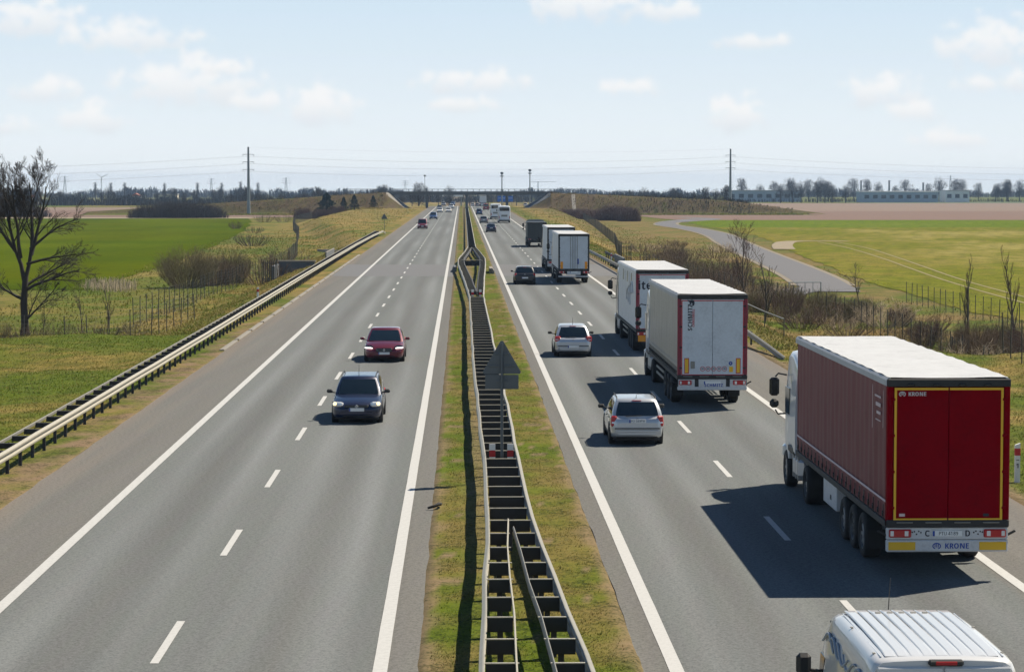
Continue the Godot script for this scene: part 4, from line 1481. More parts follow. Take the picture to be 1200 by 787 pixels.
# ---------------------------------------------------------------- lorries
func tractor_cab(t: Node3D, z0: float, pm: Material, hi: float) -> void:
	# cab from z0 (its back) forward 2.3 m; front wheel axle 1.35 m behind the nose
	var b := MB.new()
	var rings := []
	for k in 9:
		var f := k / 8.0
		var z := f * 2.3
		var top := hi
		if z < 0.9:
			top = lerpf(3.45, hi, z / 0.9)
		elif z > 1.7:
			top = hi - 0.1 * pow((z - 1.7) / 0.6, 2.0)
		var bot := 1.02
		if z > 0.35 and z < 1.35:
			bot = 1.18
		elif z >= 1.35:
			bot = 0.42
		var w := 1.245 - 0.05 * pow(f, 4.0)
		var r := PackedVector3Array()
		for q in [[0.6, bot], [0.97, bot], [1.0, bot + 0.08], [1.0, 2.0], [0.985, 2.7], [0.95, top - 0.18], [0.88, top - 0.05], [0.7, top], [0.3, top + 0.02], [-0.3, top + 0.02], [-0.7, top], [-0.88, top - 0.05], [-0.95, top - 0.18], [-0.985, 2.7], [-1.0, 2.0], [-1.0, bot + 0.08], [-0.97, bot], [-0.6, bot]]:
			r.append(Vector3(q[0] * w, q[1], z0 - z))
		rings.append(r)
	# slanted windscreen: pull the last rings back at the top
	for k in rings.size():
		for j in rings[k].size():
			var p: Vector3 = rings[k][j]
			var f := k / 8.0
			if f > 0.7 and p.y > 1.9:
				p.z += (p.y - 1.9) * 0.16 * (f - 0.7) / 0.3
				rings[k][j] = p
	b.loft(rings, true, true, true)
	part(t, "cab", b.mesh(), pm)
	part(t, "windscreen", boxm(Vector3(2.2, 0.95, 0.04), 0.02), M.glass, Vector3(0, 2.42, z0 - 2.26), Vector3(-0.16, 0, 0))
	part(t, "cab_grille", boxm(Vector3(1.9, 0.8, 0.04), 0.02), M.black_plastic, Vector3(0, 1.25, z0 - 2.31))
	part(t, "cab_bumper", boxm(Vector3(2.46, 0.36, 0.3), 0.06), pm, Vector3(0, 0.58, z0 - 2.25))
	for s in [-1.0, 1.0]:
		part(t, "cab_window", boxm(Vector3(0.02, 0.72, 0.85), 0.008), M.glass, Vector3(s * 1.238, 2.35, z0 - 1.55))
		part(t, "cab_step", boxm(Vector3(0.12, 0.5, 0.7), 0.03), M.black_plastic, Vector3(s * 1.16, 0.6, z0 - 1.95))
		part(t, "wheel_guard", boxm(Vector3(0.3, 0.3, 1.15), 0.08), M.black_plastic, Vector3(s * 1.1, 1.1, z0 - 0.85))
		part(t, "cab_headlight", boxm(Vector3(0.3, 0.36, 0.3), 0.06), M.lamp_clear, Vector3(s * 1.12, 0.92, z0 - 2.22))
		b = MB.new()
		b.tube([Vector3(s * 1.2, 3.0, z0 - 2.02), Vector3(s * 1.42, 3.04, z0 - 2.1), Vector3(s * 1.5, 2.95, z0 - 2.1)], [0.025, 0.025, 0.025], 6)
		b.tube([Vector3(s * 1.2, 1.95, z0 - 2.02), Vector3(s * 1.42, 1.93, z0 - 2.1), Vector3(s * 1.5, 2.05, z0 - 2.1)], [0.025, 0.025, 0.025], 6)
		var arm := part(t, "mirror_arm", b.mesh(), M.black_plastic)
		part(arm, "mirror", boxm(Vector3(0.27, 0.5, 0.15), 0.06), M.black_gloss, Vector3(s * 1.53, 2.68, z0 - 2.1))
		part(arm, "wide_angle_mirror", boxm(Vector3(0.25, 0.24, 0.16), 0.07), M.black_plastic, Vector3(s * 1.53, 2.22, z0 - 2.1))

func semi(called: String, label: String, x: float, d: float, o: Dictionary, group := "") -> Node3D:
	# origin under the rear doors; trailer of length L reaches forward, tractor in front of it
	var L: float = o.get("L", 13.6)
	var W: float = o.get("W", 2.55)
	var hw := W * 0.5
	var y0: float = o.get("y0", 1.2)
	var y1: float = o.get("y1", 4.2)
	var t := thing(called, label, o.get("cat", "truck"), Vector3(x, 0, -d), 0.0, group)
	var side: Material = o.side
	var b: MB
	# side walls: tarpaulin with shallow folds, or flat panels
	var curtain: bool = o.get("curtain", true)
	for s in [-1.0, 1.0]:
		var f := func(u: float, v: float) -> Vector3:
			var z := lerpf(-0.14, -L + 0.1, u)
			var y := lerpf(y0 + 0.02, y1 - 0.12, v)
			var fold := 0.0
			if curtain:
				fold = 0.011 * sin(z * 10.5 + 0.6 * sin(v * 3.0)) * (1.0 - 0.3 * v) + 0.02 * noise.get_noise_2d(z * 0.9, v * 1.4 + s * 4.0)
			return Vector3(s * (hw - 0.045 + fold), y, z)
		part(t, "side_curtain" if curtain else "side_wall", patch(f, 170 if curtain else 12, 10), side)
		if curtain:
			part(t, "curtain_stripe", boxm(Vector3(0.012, 0.05, L - 0.3), 0.004), o.get("stripe", M.ink_pale), Vector3(s * (hw - 0.015), y0 + 0.42, -L * 0.5))
			var nb: int = o.get("straps", 22)
			for k in nb:
				var zz := -0.4 - (L - 0.9) * k / (nb - 1.0)
				b = MB.new()
				b.cbox(Vector3(0, 0.12, 0), Vector3(0.014, 0.46, 0.05), 0.004)
				b.cbox(Vector3(s * 0.012, 0.16, 0.0), Vector3(0.03, 0.1, 0.085), 0.008, Basis(Vector3.RIGHT, 0.5))
				part(t, "curtain_strap", b.mesh(), o.get("strap", M.chassis), Vector3(s * (hw - 0.008), y0 - 0.02, zz))
		# roof edge folded over the side
		b = MB.new()
		b.prism(PackedVector2Array([Vector2(hw - 0.08, y1), Vector2(hw - 0.03, y1), Vector2(hw + 0.012, y1 - 0.05), Vector2(hw + 0.012, y1 - 0.17), Vector2(hw - 0.03, y1 - 0.19), Vector2(hw - 0.08, y1 - 0.19)]) if s > 0 else PackedVector2Array([Vector2(-hw + 0.08, y1), Vector2(-hw + 0.03, y1), Vector2(-hw - 0.012, y1 - 0.05), Vector2(-hw - 0.012, y1 - 0.17), Vector2(-hw + 0.03, y1 - 0.19), Vector2(-hw + 0.08, y1 - 0.19)]), -0.05, -L + 0.02)
		part(t, "roof_rail", b.mesh(), o.get("rail", M.roof_white))
		b = MB.new()
		b.cbox(Vector3(s * (hw - 0.06), y0 - 0.06, -L * 0.5), Vector3(0.12, 0.14, L - 0.1), 0.01)
		part(t, "side_sill", b.mesh(), M.chassis)
		# underrun guard rails
		b = MB.new()
		for yy in [0.6, 0.85]:
			b.cbox(Vector3(s * (hw - 0.06), yy, -8.2), Vector3(0.04, 0.1, 3.4), 0.01)
		if not o.get("box", false):
			part(t, "side_guard", b.mesh(), M.galvanised_dull)
		if o.get("box", false):
			part(t, "pallet_box", boxm(Vector3(0.5, 0.6, 2.0), 0.02), M.panel_white, Vector3(s * (hw - 0.29), 0.78, -7.9))
			part(t, "box_lettering", lettering("FK", 0.12), M.ink, Vector3(s * (hw - 0.033), 0.72, -7.7), Vector3(0, s * PI / 2, 0))
		for k in 3:
			wheel(t, 0.5, 0.38, Vector3(s * (hw - 0.2), 0.5, -(o.get("axle", 2.9) + 1.31 * k)), s, M.rim_dark if k == 1 else M.rim, 8)
		# tractor wheels and tank
		wheel(t, 0.5, 0.55, Vector3(s * (hw - 0.29), 0.5, -(L - 1.7)), s, M.rim, 8)
		wheel(t, 0.5, 0.32, Vector3(s * (hw - 0.17), 0.5, -(L + 2.0)), s, M.rim, 8)
		b = MB.new()
		b.cbox(Vector3(s * (hw - 0.36), 0.72, -(L + 0.35)), Vector3(0.62, 0.62, 1.35), 0.14)
		part(t, "fuel_tank", b.mesh(), M.tank)
		for k in 3:
			part(t, "tank_strap", boxm(Vector3(0.64, 0.64, 0.05), 0.14), M.rim, Vector3(s * (hw - 0.36), 0.72, -(L - 0.1 + 0.45 * k)))
	# roof
	var rf := func(u: float, v: float) -> Vector3:
		var xx := lerpf(-hw + 0.04, hw - 0.04, u)
		var z := lerpf(-0.03, -L, v)
		return Vector3(xx, y1 + 0.015 - 0.012 * sin(u * PI) + (0.008 * sin(z * 5.2) + 0.012 * noise.get_noise_2d(z * 0.6, u * 2.0) if curtain else 0.0), z)
	part(t, "roof", patch(rf, 6, 60), M.roof_white)
	# front wall and floor close the box
	part(t, "front_wall", boxm(Vector3(W - 0.1, y1 - y0, 0.06), 0.01), side, Vector3(0, (y0 + y1) * 0.5, -L))
	part(t, "floor", boxm(Vector3(W - 0.12, 0.12, L - 0.1), 0.01), M.chassis, Vector3(0, y0 - 0.02, -L * 0.5))
	# rear frame, header and doors
	var fm: Material = o.get("frame", M.frame_red)
	for s in [-1.0, 1.0]:
		part(t, "rear_post", boxm(Vector3(0.13, y1 - y0 + 0.05, 0.16), 0.015), fm, Vector3(s * (hw - 0.065), (y0 + y1) * 0.5 - 0.06, -0.05))
		var dr := part(t, "rear_door", boxm(Vector3(hw - 0.14, y1 - y0 - 0.22, 0.05), 0.01), o.door, Vector3(s * (hw - 0.13) * 0.5, (y0 + y1) * 0.5 - 0.08, 0.015))
		var dw := hw - 0.14
		var dh := y1 - y0 - 0.22
		if o.get("tape", "") == "yellow":
			var tp := boxm(Vector3(dw - 0.02, 0.05, 0.006), 0.002)
			part(dr, "yellow_tape", tp, M.tape_yellow, Vector3(0, dh * 0.5 - 0.035, 0.027))
			part(dr, "yellow_tape", tp, M.tape_yellow, Vector3(0, -dh * 0.5 + 0.035, 0.027))
			part(dr, "yellow_tape", boxm(Vector3(0.05, dh - 0.12, 0.006), 0.002), M.tape_yellow, Vector3(s * (dw * 0.5 - 0.035), 0, 0.027))
			part(dr, "sticker", boxm(Vector3(0.12, 0.06, 0.005), 0.002), M.ink_pale if s < 0 else M.ink, Vector3(-0.08 + s * 0.3, -dh * 0.5 + 0.13, 0.028))
		if o.get("tape", "") == "red":
			part(dr, "red_tape", boxm(Vector3(dw - 0.02, 0.035, 0.006), 0.002), M.ink_red, Vector3(0, dh * 0.5 - 0.05, 0.027))
			part(dr, "red_tape", boxm(Vector3(dw - 0.02, 0.035, 0.006), 0.002), M.ink_red, Vector3(0, -dh * 0.5 + 0.03, 0.027))
			part(dr, "red_tape", boxm(Vector3(0.035, dh - 0.1, 0.006), 0.002), M.ink_red, Vector3(s * (dw * 0.5 - 0.02), 0, 0.027))
		if o.get("marks", false):
			var mk := part(dr, "marking_plate", boxm(Vector3(0.17, 0.56, 0.012), 0.004), M.ink_red, Vector3(s * (dw * 0.5 - 0.2), -dh * 0.5 + 0.36, 0.03))
			part(mk, "yellow_panel", boxm(Vector3(0.12, 0.5, 0.014), 0.004), M.tape_yellow, Vector3(0, 0, 0.003))
		if o.get("orange", false):
			part(dr, "orange_plate", boxm(Vector3(0.22, 0.62, 0.012), 0.004), M.lamp_orange, Vector3(s * (dw * 0.5 - 0.14), -dh * 0.5 + 0.3, 0.03))
		for k in (2 if o.get("bars", false) else 0):
			b = MB.new()
			b.cyl(Vector3(0, -dh * 0.5, 0), Vector3(0, dh * 0.5, 0), 0.018, 0.018, 6)
			part(dr, "lock_bar", b.mesh(), M.galvanised_dull, Vector3(-s * (dw * 0.5 - 0.09 - 0.18 * k), 0, 0.045))
		for k in 4:
			part(dr, "hinge", boxm(Vector3(0.1, 0.06, 0.03), 0.008), M.chassis if o.get("tape", "") != "yellow" else o.door, Vector3(s * (dw * 0.5 + 0.02), -dh * 0.4 + dh * 0.27 * k, 0.02))
	part(t, "rear_header", boxm(Vector3(W, 0.16, 0.2), 0.015), M.chassis, Vector3(0, y1 - 0.1, -0.02))
	for k in 4:
		part(t, "header_hinge", boxm(Vector3(0.14, 0.05, 0.06), 0.01), M.black_gloss, Vector3(-0.8 + 0.53 * k, y1 - 0.14, 0.09))
	part(t, "rear_sill", boxm(Vector3(W, 0.16, 0.2), 0.02), M.chassis, Vector3(0, y0 - 0.02, -0.04))
	for k in 4:
		part(t, "lock_handle", boxm(Vector3(0.34, 0.025, 0.03), 0.008), M.galvanised_dull, Vector3(-0.9 + 0.6 * k, y0 + 0.005, 0.07))
	# chassis beams, mudguards
	for s in [-1.0, 1.0]:
		b = MB.new()
		b.cbox(Vector3(s * 0.5, 0.96, -L * 0.5), Vector3(0.14, 0.4, L - 0.4), 0.01)
		part(t, "chassis_beam", b.mesh(), M.chassis)
		part(t, "mudflap", boxm(Vector3(0.42, 0.42, 0.02), 0.005), M.tyre, Vector3(s * (hw - 0.22), 0.5, -(o.get("axle", 2.9) - 0.75)))
		part(t, "marker_arm", boxm(Vector3(0.24, 0.05, 0.05), 0.015), M.black_plastic, Vector3(s * (hw + 0.06), 0.96, -0.08), Vector3(0, 0, s * 0.5))
	part(t, "landing_leg", boxm(Vector3(0.14, 0.75, 0.14), 0.02), M.chassis, Vector3(-0.75, 0.75, -(L - 3.2)))
	part(t, "landing_leg", boxm(Vector3(0.14, 0.75, 0.14), 0.02), M.chassis, Vector3(0.75, 0.75, -(L - 3.2)))
	# lamp beam and bumper
	part(t, "lamp_beam", boxm(Vector3(W - 0.02, 0.25, 0.12), 0.015), o.get("beam", M.panel_white), Vector3(0, 0.97, -0.05))
	part(t, "rear_bumper", boxm(Vector3(W - 0.02, o.get("bump_h", 0.25), 0.14), 0.02), o.get("bumper", M.panel_white), Vector3(0, o.get("bump_y", 0.71), -0.05))
	for s in [-1.0, 1.0]:
		var lm := part(t, "tail_light", boxm(Vector3(0.46, 0.17, 0.06), 0.02), M.lamp_red, Vector3(s * (hw - 0.29), 0.975, 0.025))
		part(lm, "clear_lens", boxm(Vector3(0.1, 0.13, 0.062), 0.015), M.lamp_clear, Vector3(-s * 0.13, 0, 0.004))
		part(lm, "orange_lens", boxm(Vector3(0.09, 0.13, 0.062), 0.015), o.get("lens2", M.lamp_clear), Vector3(s * 0.17, 0, 0.004))
		if o.get("reflect", true):
			part(t, "yellow_reflector", boxm(Vector3(0.56, 0.17, 0.012), 0.004), M.tape_yellow, Vector3(s * (hw - 0.33), 0.71, 0.026))
	plate_on(t, Vector3(0.0, 0.97, 0.02), Vector3.ZERO, o.get("plate", ""), 0.62)
	tractor_cab(t, -(L + 0.3), o.get("cab", M.cab_white), o.get("cab_h", 3.75))
	# air and electric lines between cab and trailer
	b = MB.new()
	for k in 3:
		b.tube([Vector3(-0.3 + 0.2 * k, 1.9, -L), Vector3(-0.35 + 0.2 * k, 1.3, -L - 0.15), Vector3(-0.3 + 0.22 * k, 1.8, -L - 0.32)], [0.02, 0.02, 0.02], 5)
	part(t, "air_hoses", b.mesh(), M.ink_red)
	return t

func ring_mesh(r: float, w: float) -> ArrayMesh:
	var b := MB.new()
	var n := 20
	for k in n:
		var a := TAU * k / n
		var c := TAU * (k + 1) / n
		b.quad(Vector3(cos(a) * r, sin(a) * r, 0), Vector3(cos(c) * r, sin(c) * r, 0), Vector3(cos(c) * (r - w), sin(c) * (r - w), 0), Vector3(cos(a) * (r - w), sin(a) * (r - w), 0), Vector3.BACK)
	return b.mesh()

# round crown badge: a ring with three prongs inside
func emblem_mesh(r: float) -> ArrayMesh:
	var b := MB.new()
	for k in 16:
		var a := TAU * k / 16.0
		var c := TAU * (k + 1) / 16.0
		if k == 11 or k == 12:
			continue
		b.quad(Vector3(cos(a) * r * 1.3, sin(a) * r, 0), Vector3(cos(c) * r * 1.3, sin(c) * r, 0), Vector3(cos(c) * r * 1.0, sin(c) * r * 0.7, 0), Vector3(cos(a) * r * 1.0, sin(a) * r * 0.7, 0), Vector3.BACK)
	for k in 3:
		var x := (k - 1) * r * 0.5
		b.box(Vector3(x, 0.15 * r, 0), Vector3(r * 0.24, r * 1.1, 0.004))
	return b.mesh()

func build_vehicles() -> void:
	# --- red curtain-sided lorry
	var t := semi("curtain_truck", "dark red curtain-sided articulated lorry with white roof and yellow door outline", 10.06, 49.4, {"side": M.tarp_red, "door": M.door_red, "frame": M.door_red, "tape": "yellow", "box": true, "plate": "PTU 4189", "axle": 3.1, "stripe": M.ink_pale, "cab_h": 3.72})
	part(t, "door_lettering", lettering("KRONE", 0.085), M.panel_white, Vector3(-0.66, 3.87, 0.046))
	part(t, "door_emblem", emblem_mesh(0.055), M.panel_white, Vector3(-0.97, 3.87, 0.046))
	part(t, "bumper_lettering", lettering("KRONE", 0.115), M.plate_blue, Vector3(0.2, 0.71, 0.024))
	part(t, "bumper_emblem", emblem_mesh(0.07), M.plate_blue, Vector3(-0.22, 0.71, 0.024))
	for s in [-1.0, 1.0]:
		part(t, "parking_letter", lettering("C" if s < 0 else "D", 0.13), M.ink, Vector3(s * 0.42, 0.97, 0.014))
		for k in 7:
			part(t, "bolt", boxm(Vector3(0.03, 0.03, 0.012), 0.008), M.chassis, Vector3(s * (0.55 + 0.045 * k), 0.99 + 0.035 * sin(k * 2.3), 0.014))
	# worn pale print on the curtain near its rear
	for q in [[0.55, 3.5, 0.03, 0.75], [1.85, 3.45, 0.035, 0.9], [1.2, 3.72, 0.75, 0.05], [1.15, 3.55, 0.6, 0.09], [1.1, 3.38, 0.5, 0.07], [1.15, 3.22, 0.62, 0.03]]:
		for k in 3:
			part(t, "curtain_print", boxm(Vector3(0.006, q[3] * (1.0 if q[2] < 0.1 else 0.9), q[2] / 3.4), 0.002), M.ink_pale, Vector3(-1.262, q[1] + (0.03 * sin(k * 2.0) if q[2] < 0.1 else 0.0), -q[0] - (q[2] / 3.0) * (k - 1)))
	# --- grey-white curtain-sider
	t = semi("curtain_truck", "grey-white curtain-sided lorry with dark red rear frame, between the red lorry and the lettered one", 9.12, 87.3, {"side": M.tarp_grey, "door": M.door_white, "tape": "red", "marks": true, "reflect": false, "bump_y": 0.76, "bump_h": 0.13, "plate": "", "stripe": M.tarp_grey, "strap": M.chassis, "straps": 30, "beam": M.chassis, "axle": 3.0})
	part(t, "logo_lettering", lettering("SCHMITZ", 0.17), M.ink, Vector3(-0.82, 3.35, 0.046), Vector3(0, 0, PI / 2))
	part(t, "logo_underline", lettering("CARGOBULL", 0.085), M.ink_red, Vector3(-0.7, 3.33, 0.046), Vector3(0, 0, PI / 2))
	var bull := MB.new()
	bull.prism(PackedVector2Array([Vector2(-0.14, 0.1), Vector2(-0.06, 0.06), Vector2(0.02, 0.1), Vector2(0.1, 0.06), Vector2(0.12, -0.02), Vector2(0.1, -0.12), Vector2(0.05, -0.12), Vector2(0.04, -0.04), Vector2(0.0, -0.02), Vector2(-0.03, -0.1), Vector2(-0.07, -0.1), Vector2(-0.06, 0.0), Vector2(-0.13, 0.05)]), 0.042, 0.05)
	part(t, "logo_emblem", bull.mesh(), M.ink, Vector3(-0.78, 3.9, 0))
	part(t, "plate_board", boxm(Vector3(1.0, 0.3, 0.03), 0.01), M.panel_white, Vector3(0, 0.95, 0.01))
	part(t, "board_lettering", lettering("SCHMITZ", 0.12), M.plate_blue, Vector3(0.05, 0.88, 0.028))
	for s in [-1.0, 1.0]:
		part(t, "lamp_box", boxm(Vector3(0.6, 0.3, 0.04), 0.01), M.panel_white, Vector3(s * 0.94, 0.95, -0.0))
	part(t, "document_box", boxm(Vector3(0.15, 0.26, 0.03), 0.01), M.galvanised_dull, Vector3(-0.72, 1.62, 0.05))
	part(t, "yellow_label", boxm(Vector3(0.14, 0.2, 0.006), 0.002), M.tape_yellow, Vector3(0.68, 1.46, 0.045))
	part(t, "blue_label", ring_mesh(0.07, 0.045), M.plate_blue, Vector3(0.66, 1.68, 0.046))
	for k in 5:
		part(t, "speed_ring", ring_mesh(0.09, 0.018), M.ink_red if k == 0 else M.lamp_red, Vector3(-0.36 + 0.2 * k, 1.48, 0.046))
		part(t, "speed_figure", lettering(["90", "80", "70", "80", "90"][k], 0.06), M.ink, Vector3(-0.36 + 0.2 * k, 1.48, 0.044))
	# --- white box lorry with lettering
	t = semi("box_truck", "white box lorry with dark rear lettering, just ahead of the grey-white curtain-sider", 9.68, 116.0, {"curtain": false, "side": M.box_white, "door": M.door_white, "tape": "red", "rail": M.box_white, "reflect": false, "y1": 4.05, "y0": 1.15, "plate": "", "beam": M.chassis, "bumper": M.chassis, "cab": M.paint_grey, "axle": 2.6})
	part(t, "door_lettering", lettering("itel", 0.42), M.ink, Vector3(-0.76, 3.3, 0.046))
	for s in [-1.0, 1.0]:
		part(t, "orange_reflector", boxm(Vector3(0.5, 0.3, 0.012), 0.004), M.lamp_orange, Vector3(s * 0.92, 0.74, 0.03))
	# big pale swirl and letter shapes printed on the side
	for k in 3:
		var b := MB.new()
		var pts := []
		var rr := []
		for q in 14:
			var a := -0.4 + q * 0.24
			pts.append(Vector3(-1.243, 2.5 + (0.85 - 0.2 * k) * sin(a), -3.4 - 1.2 * k - 1.1 * cos(a)))
			rr.append(0.05)
		b.tube(pts, rr, 4)
		part(t, "side_swirl", b.mesh(), M.panel_white)
	for k in 5:
		part(t, "side_letter", boxm(Vector3(0.012, 0.55, 0.5), 0.005), M.paint_grey if k % 2 == 0 else M.panel_white, Vector3(-1.236, 3.5, -3.6 - 1.5 * k))
	# --- farther lorries
	t = semi("box_truck", "white box lorry with tall orange plates and lock bars on its rear doors", 9.18, 197.0, {"curtain": false, "side": M.box_white, "door": M.door_white, "frame": M.chassis, "orange": true, "bars": true, "rail": M.box_white, "reflect": false, "bump_y": 0.62, "bump_h": 0.1, "y1": 4.1, "plate": "", "beam": M.chassis})
	part(t, "plate_board", boxm(Vector3(1.1, 0.3, 0.03), 0.01), M.panel_white, Vector3(0, 0.9, 0.01))
	part(t, "door_mark", boxm(Vector3(0.14, 0.45, 0.01), 0.003), M.plate_blue, Vector3(0.33, 1.85, 0.046))
	semi("box_truck", "pale box lorry nosing just ahead of the white one with orange plates", 9.15, 221.5, {"curtain": false, "side": M.box_white, "door": M.door_white, "frame": M.chassis, "rail": M.box_white, "reflect": false, "y1": 4.2, "plate": ""})
	t = semi("tarp_truck", "dark lorry with a black tarpaulin body ahead of the pale lorries", 9.75, 312.0, {"L": 7.4, "W": 2.5, "y0": 0.95, "y1": 3.2, "side": M.tarp_dark, "door": M.tarp_dark, "frame": M.tarp_dark, "rail": M.tarp_dark, "stripe": M.tarp_dark, "straps": 8, "reflect": false, "cab_h": 2.9, "axle": 1.4, "beam": M.galvanised_dull, "bumper": M.chassis, "cab": M.paint_grey})
	t.get_node("roof").material_override = M.tarp_dark
	semi("box_truck", "tiny white lorry under the bridge in the truck lanes", 7.9, 890.0, {"curtain": false, "side": M.box_white, "door": M.box_white, "frame": M.box_white, "rail": M.box_white, "reflect": false, "y1": 3.9})
	# --- coaches
	coach("white rear-facing coach with a dark upper rear window, in the slow lane", 8.95, 505.0)
	coach("white coach half hidden ahead of the nearer coach", 7.9, 556.0)
	# --- van in the corner
	build_van()
	# --- near cars, going away
	car("estate_car", "silver estate car with roof antenna in the fast lane beside the red lorry", "car", 5.5, 77.2, true, {"L": 4.22, "W": 1.70, "H": 1.45, "kind": "estate", "paint": M.paint_silver, "rear0": 0.985, "rear1": 0.90, "antenna": 0.12, "plate": "PO 589PW", "lamp_h": 0.34, "lamp_y": 0.76, "lamp_w": 0.2, "plate_y": 0.78, "plate_in": 0.0, "rails": true, "roofw": 0.76})
	car("hatchback", "silver hatchback in the fast lane beside the lettered white lorry", "car", 5.28, 115.8, true, {"L": 4.2, "W": 1.76, "H": 1.50, "paint": M.paint_silver_blue, "rear0": 0.975, "rear1": 0.85, "antenna": 0.35, "plate": "", "lamp_h": 0.26, "lamp_y": 0.86, "lamp_w": 0.26, "plate_y": 0.5, "plate_in": -0.03, "roofw": 0.72})
	car("hatchback", "black hatchback in the fast lane beside the white lorry with orange plates", "car", 5.15, 198.2, true, {"L": 4.1, "W": 1.75, "H": 1.45, "paint": M.paint_black, "lamp_y": 0.8, "lamp_h": 0.2, "lamp_lens": false, "plate_y": 0.55, "plate_in": -0.03})
	car("saloon_car", "dark saloon car in the fast lane level with the black lorry", "car", 5.0, 410.0, true, {"L": 4.4, "kind": "sedan", "paint": M.paint_navy, "rear0": 0.9, "rear1": 0.74, "lamp_y": 0.8, "lamp_h": 0.16})
	car("saloon_car", "dark car with pale roof in the fast lane left of the coach", "car", 4.6, 503.0, true, {"L": 4.4, "H": 1.48, "paint": M.paint_grey})
	car("saloon_car", "bluish dark car in the fast lane beyond the coaches", "car", 4.65, 640.0, true, {"L": 4.4, "H": 1.6, "paint": M.paint_blue})
	car("delivery_van", "small red van far ahead of the coaches", "van", 7.6, 755.0, true, {"L": 4.6, "W": 1.9, "H": 1.95, "belt": 1.0, "kind": "van", "paint": M.paint_red, "rear0": 0.99, "rear1": 0.97, "wind0": 0.12, "wind1": 0.27, "roofw": 0.88})
	# --- near cars, coming
	car("estate_car", "dark navy estate car with lit headlights coming in the fast lane", "car", -3.6, 84.4, false, {"L": 4.67, "W": 1.74, "H": 1.49, "kind": "estate", "paint": M.paint_navy, "rails": true, "antenna": 0.4, "rear0": 0.985, "rear1": 0.92, "lit": "bulb", "head_h": 0.17, "head_y": 0.66, "plate": "", "fplate_y": 0.5, "wind0": 0.28, "wind1": 0.42, "panes": [[0.1, 0.38], [0.41, 0.68], [0.71, 0.94]]})
	car("saloon_car", "wine red car with white running lights coming behind the navy estate", "car", -3.58, 113.0, false, {"L": 4.85, "W": 1.85, "H": 1.47, "kind": "hatch", "paint": M.paint_wine, "lit": "led", "head_y": 0.7, "head_h": 0.13, "grille_w": 0.8, "grille_h": 0.2, "grille_y": 0.56, "fplate_y": 0.42, "rear0": 0.93, "rear1": 0.72, "mirror": M.paint_wine, "hood": 0.88, "wind0": 0.26, "wind1": 0.44})
	car("people_carrier", "dark red people carrier coming in the slow lane by the left verge", "car", -7.15, 441.0, false, {"L": 4.4, "W": 1.8, "H": 1.8, "belt": 1.0, "kind": "van", "paint": M.paint_wine, "rear0": 0.985, "rear1": 0.94, "wind0": 0.2, "wind1": 0.36, "hood": 0.95, "roofw": 0.82})
	car("off_road_car", "blue off-road car coming beyond the red people carrier", "car", -6.5, 556.0, false, {"L": 4.4, "W": 1.8, "H": 1.68, "belt": 1.02, "paint": M.paint_blue, "hood": 0.96, "ground": 0.24, "wheel": 0.36})
	var far := [[-6.2, 688.0, M.paint_white, "white car coming in the slow lane beyond the blue off-road car"], [-3.75, 690.0, M.paint_white, "white car coming in the fast lane abreast of another white one"], [-6.9, 760.0, M.paint_navy, "small dark car coming in the slow lane just before the bridge"], [-3.4, 800.0, M.paint_silver, "small silver car coming in the fast lane by the bridge"], [-6.8, 900.0, M.paint_grey, "tiny grey car just past the bridge on the oncoming side"], [-3.3, 915.0, M.paint_blue, "tiny blue car past the bridge in the oncoming fast lane"]]
	for q in far:
		car("saloon_car", q[3], "car", q[0], q[1], false, {"L": 4.4, "paint": q[2], "kind": "hatch", "lit": "bulb" if q[1] < 700.0 else ""}, "small cars far up the oncoming lanes")
	var park := [[4.5, 985.0, M.paint_white], [6.5, 1000.0, M.paint_grey], [8.2, 980.0, M.paint_white], [29.0, 1010.0, M.paint_white], [32.5, 1015.0, M.paint_red], [35.0, 1005.0, M.paint_silver], [38.0, 1012.0, M.paint_blue], [26.5, 1000.0, M.paint_silver]]
	var names_ := ["white speck of a car beyond the bridge, nearest the median", "grey speck of a car beyond the bridge, second from the median", "white speck of a car beyond the bridge, third from the median", "white car parked beyond the bridge right of the blue sign", "red car parked beyond the bridge at the right", "silver car parked beyond the bridge next to the red one", "blue car parked farthest right beyond the bridge", "silver car parked beyond the bridge close to the blue sign"]
	for k in park.size():
		var c := car("parked_car", names_[k], "car", park[k][0], park[k][1], true, {"paint": park[k][2], "H": 1.5}, "cars beyond the bridge")
		c.position.y = gh(park[k][0], park[k][1]) if park[k][0] > 14.0 else platform(park[k][1])

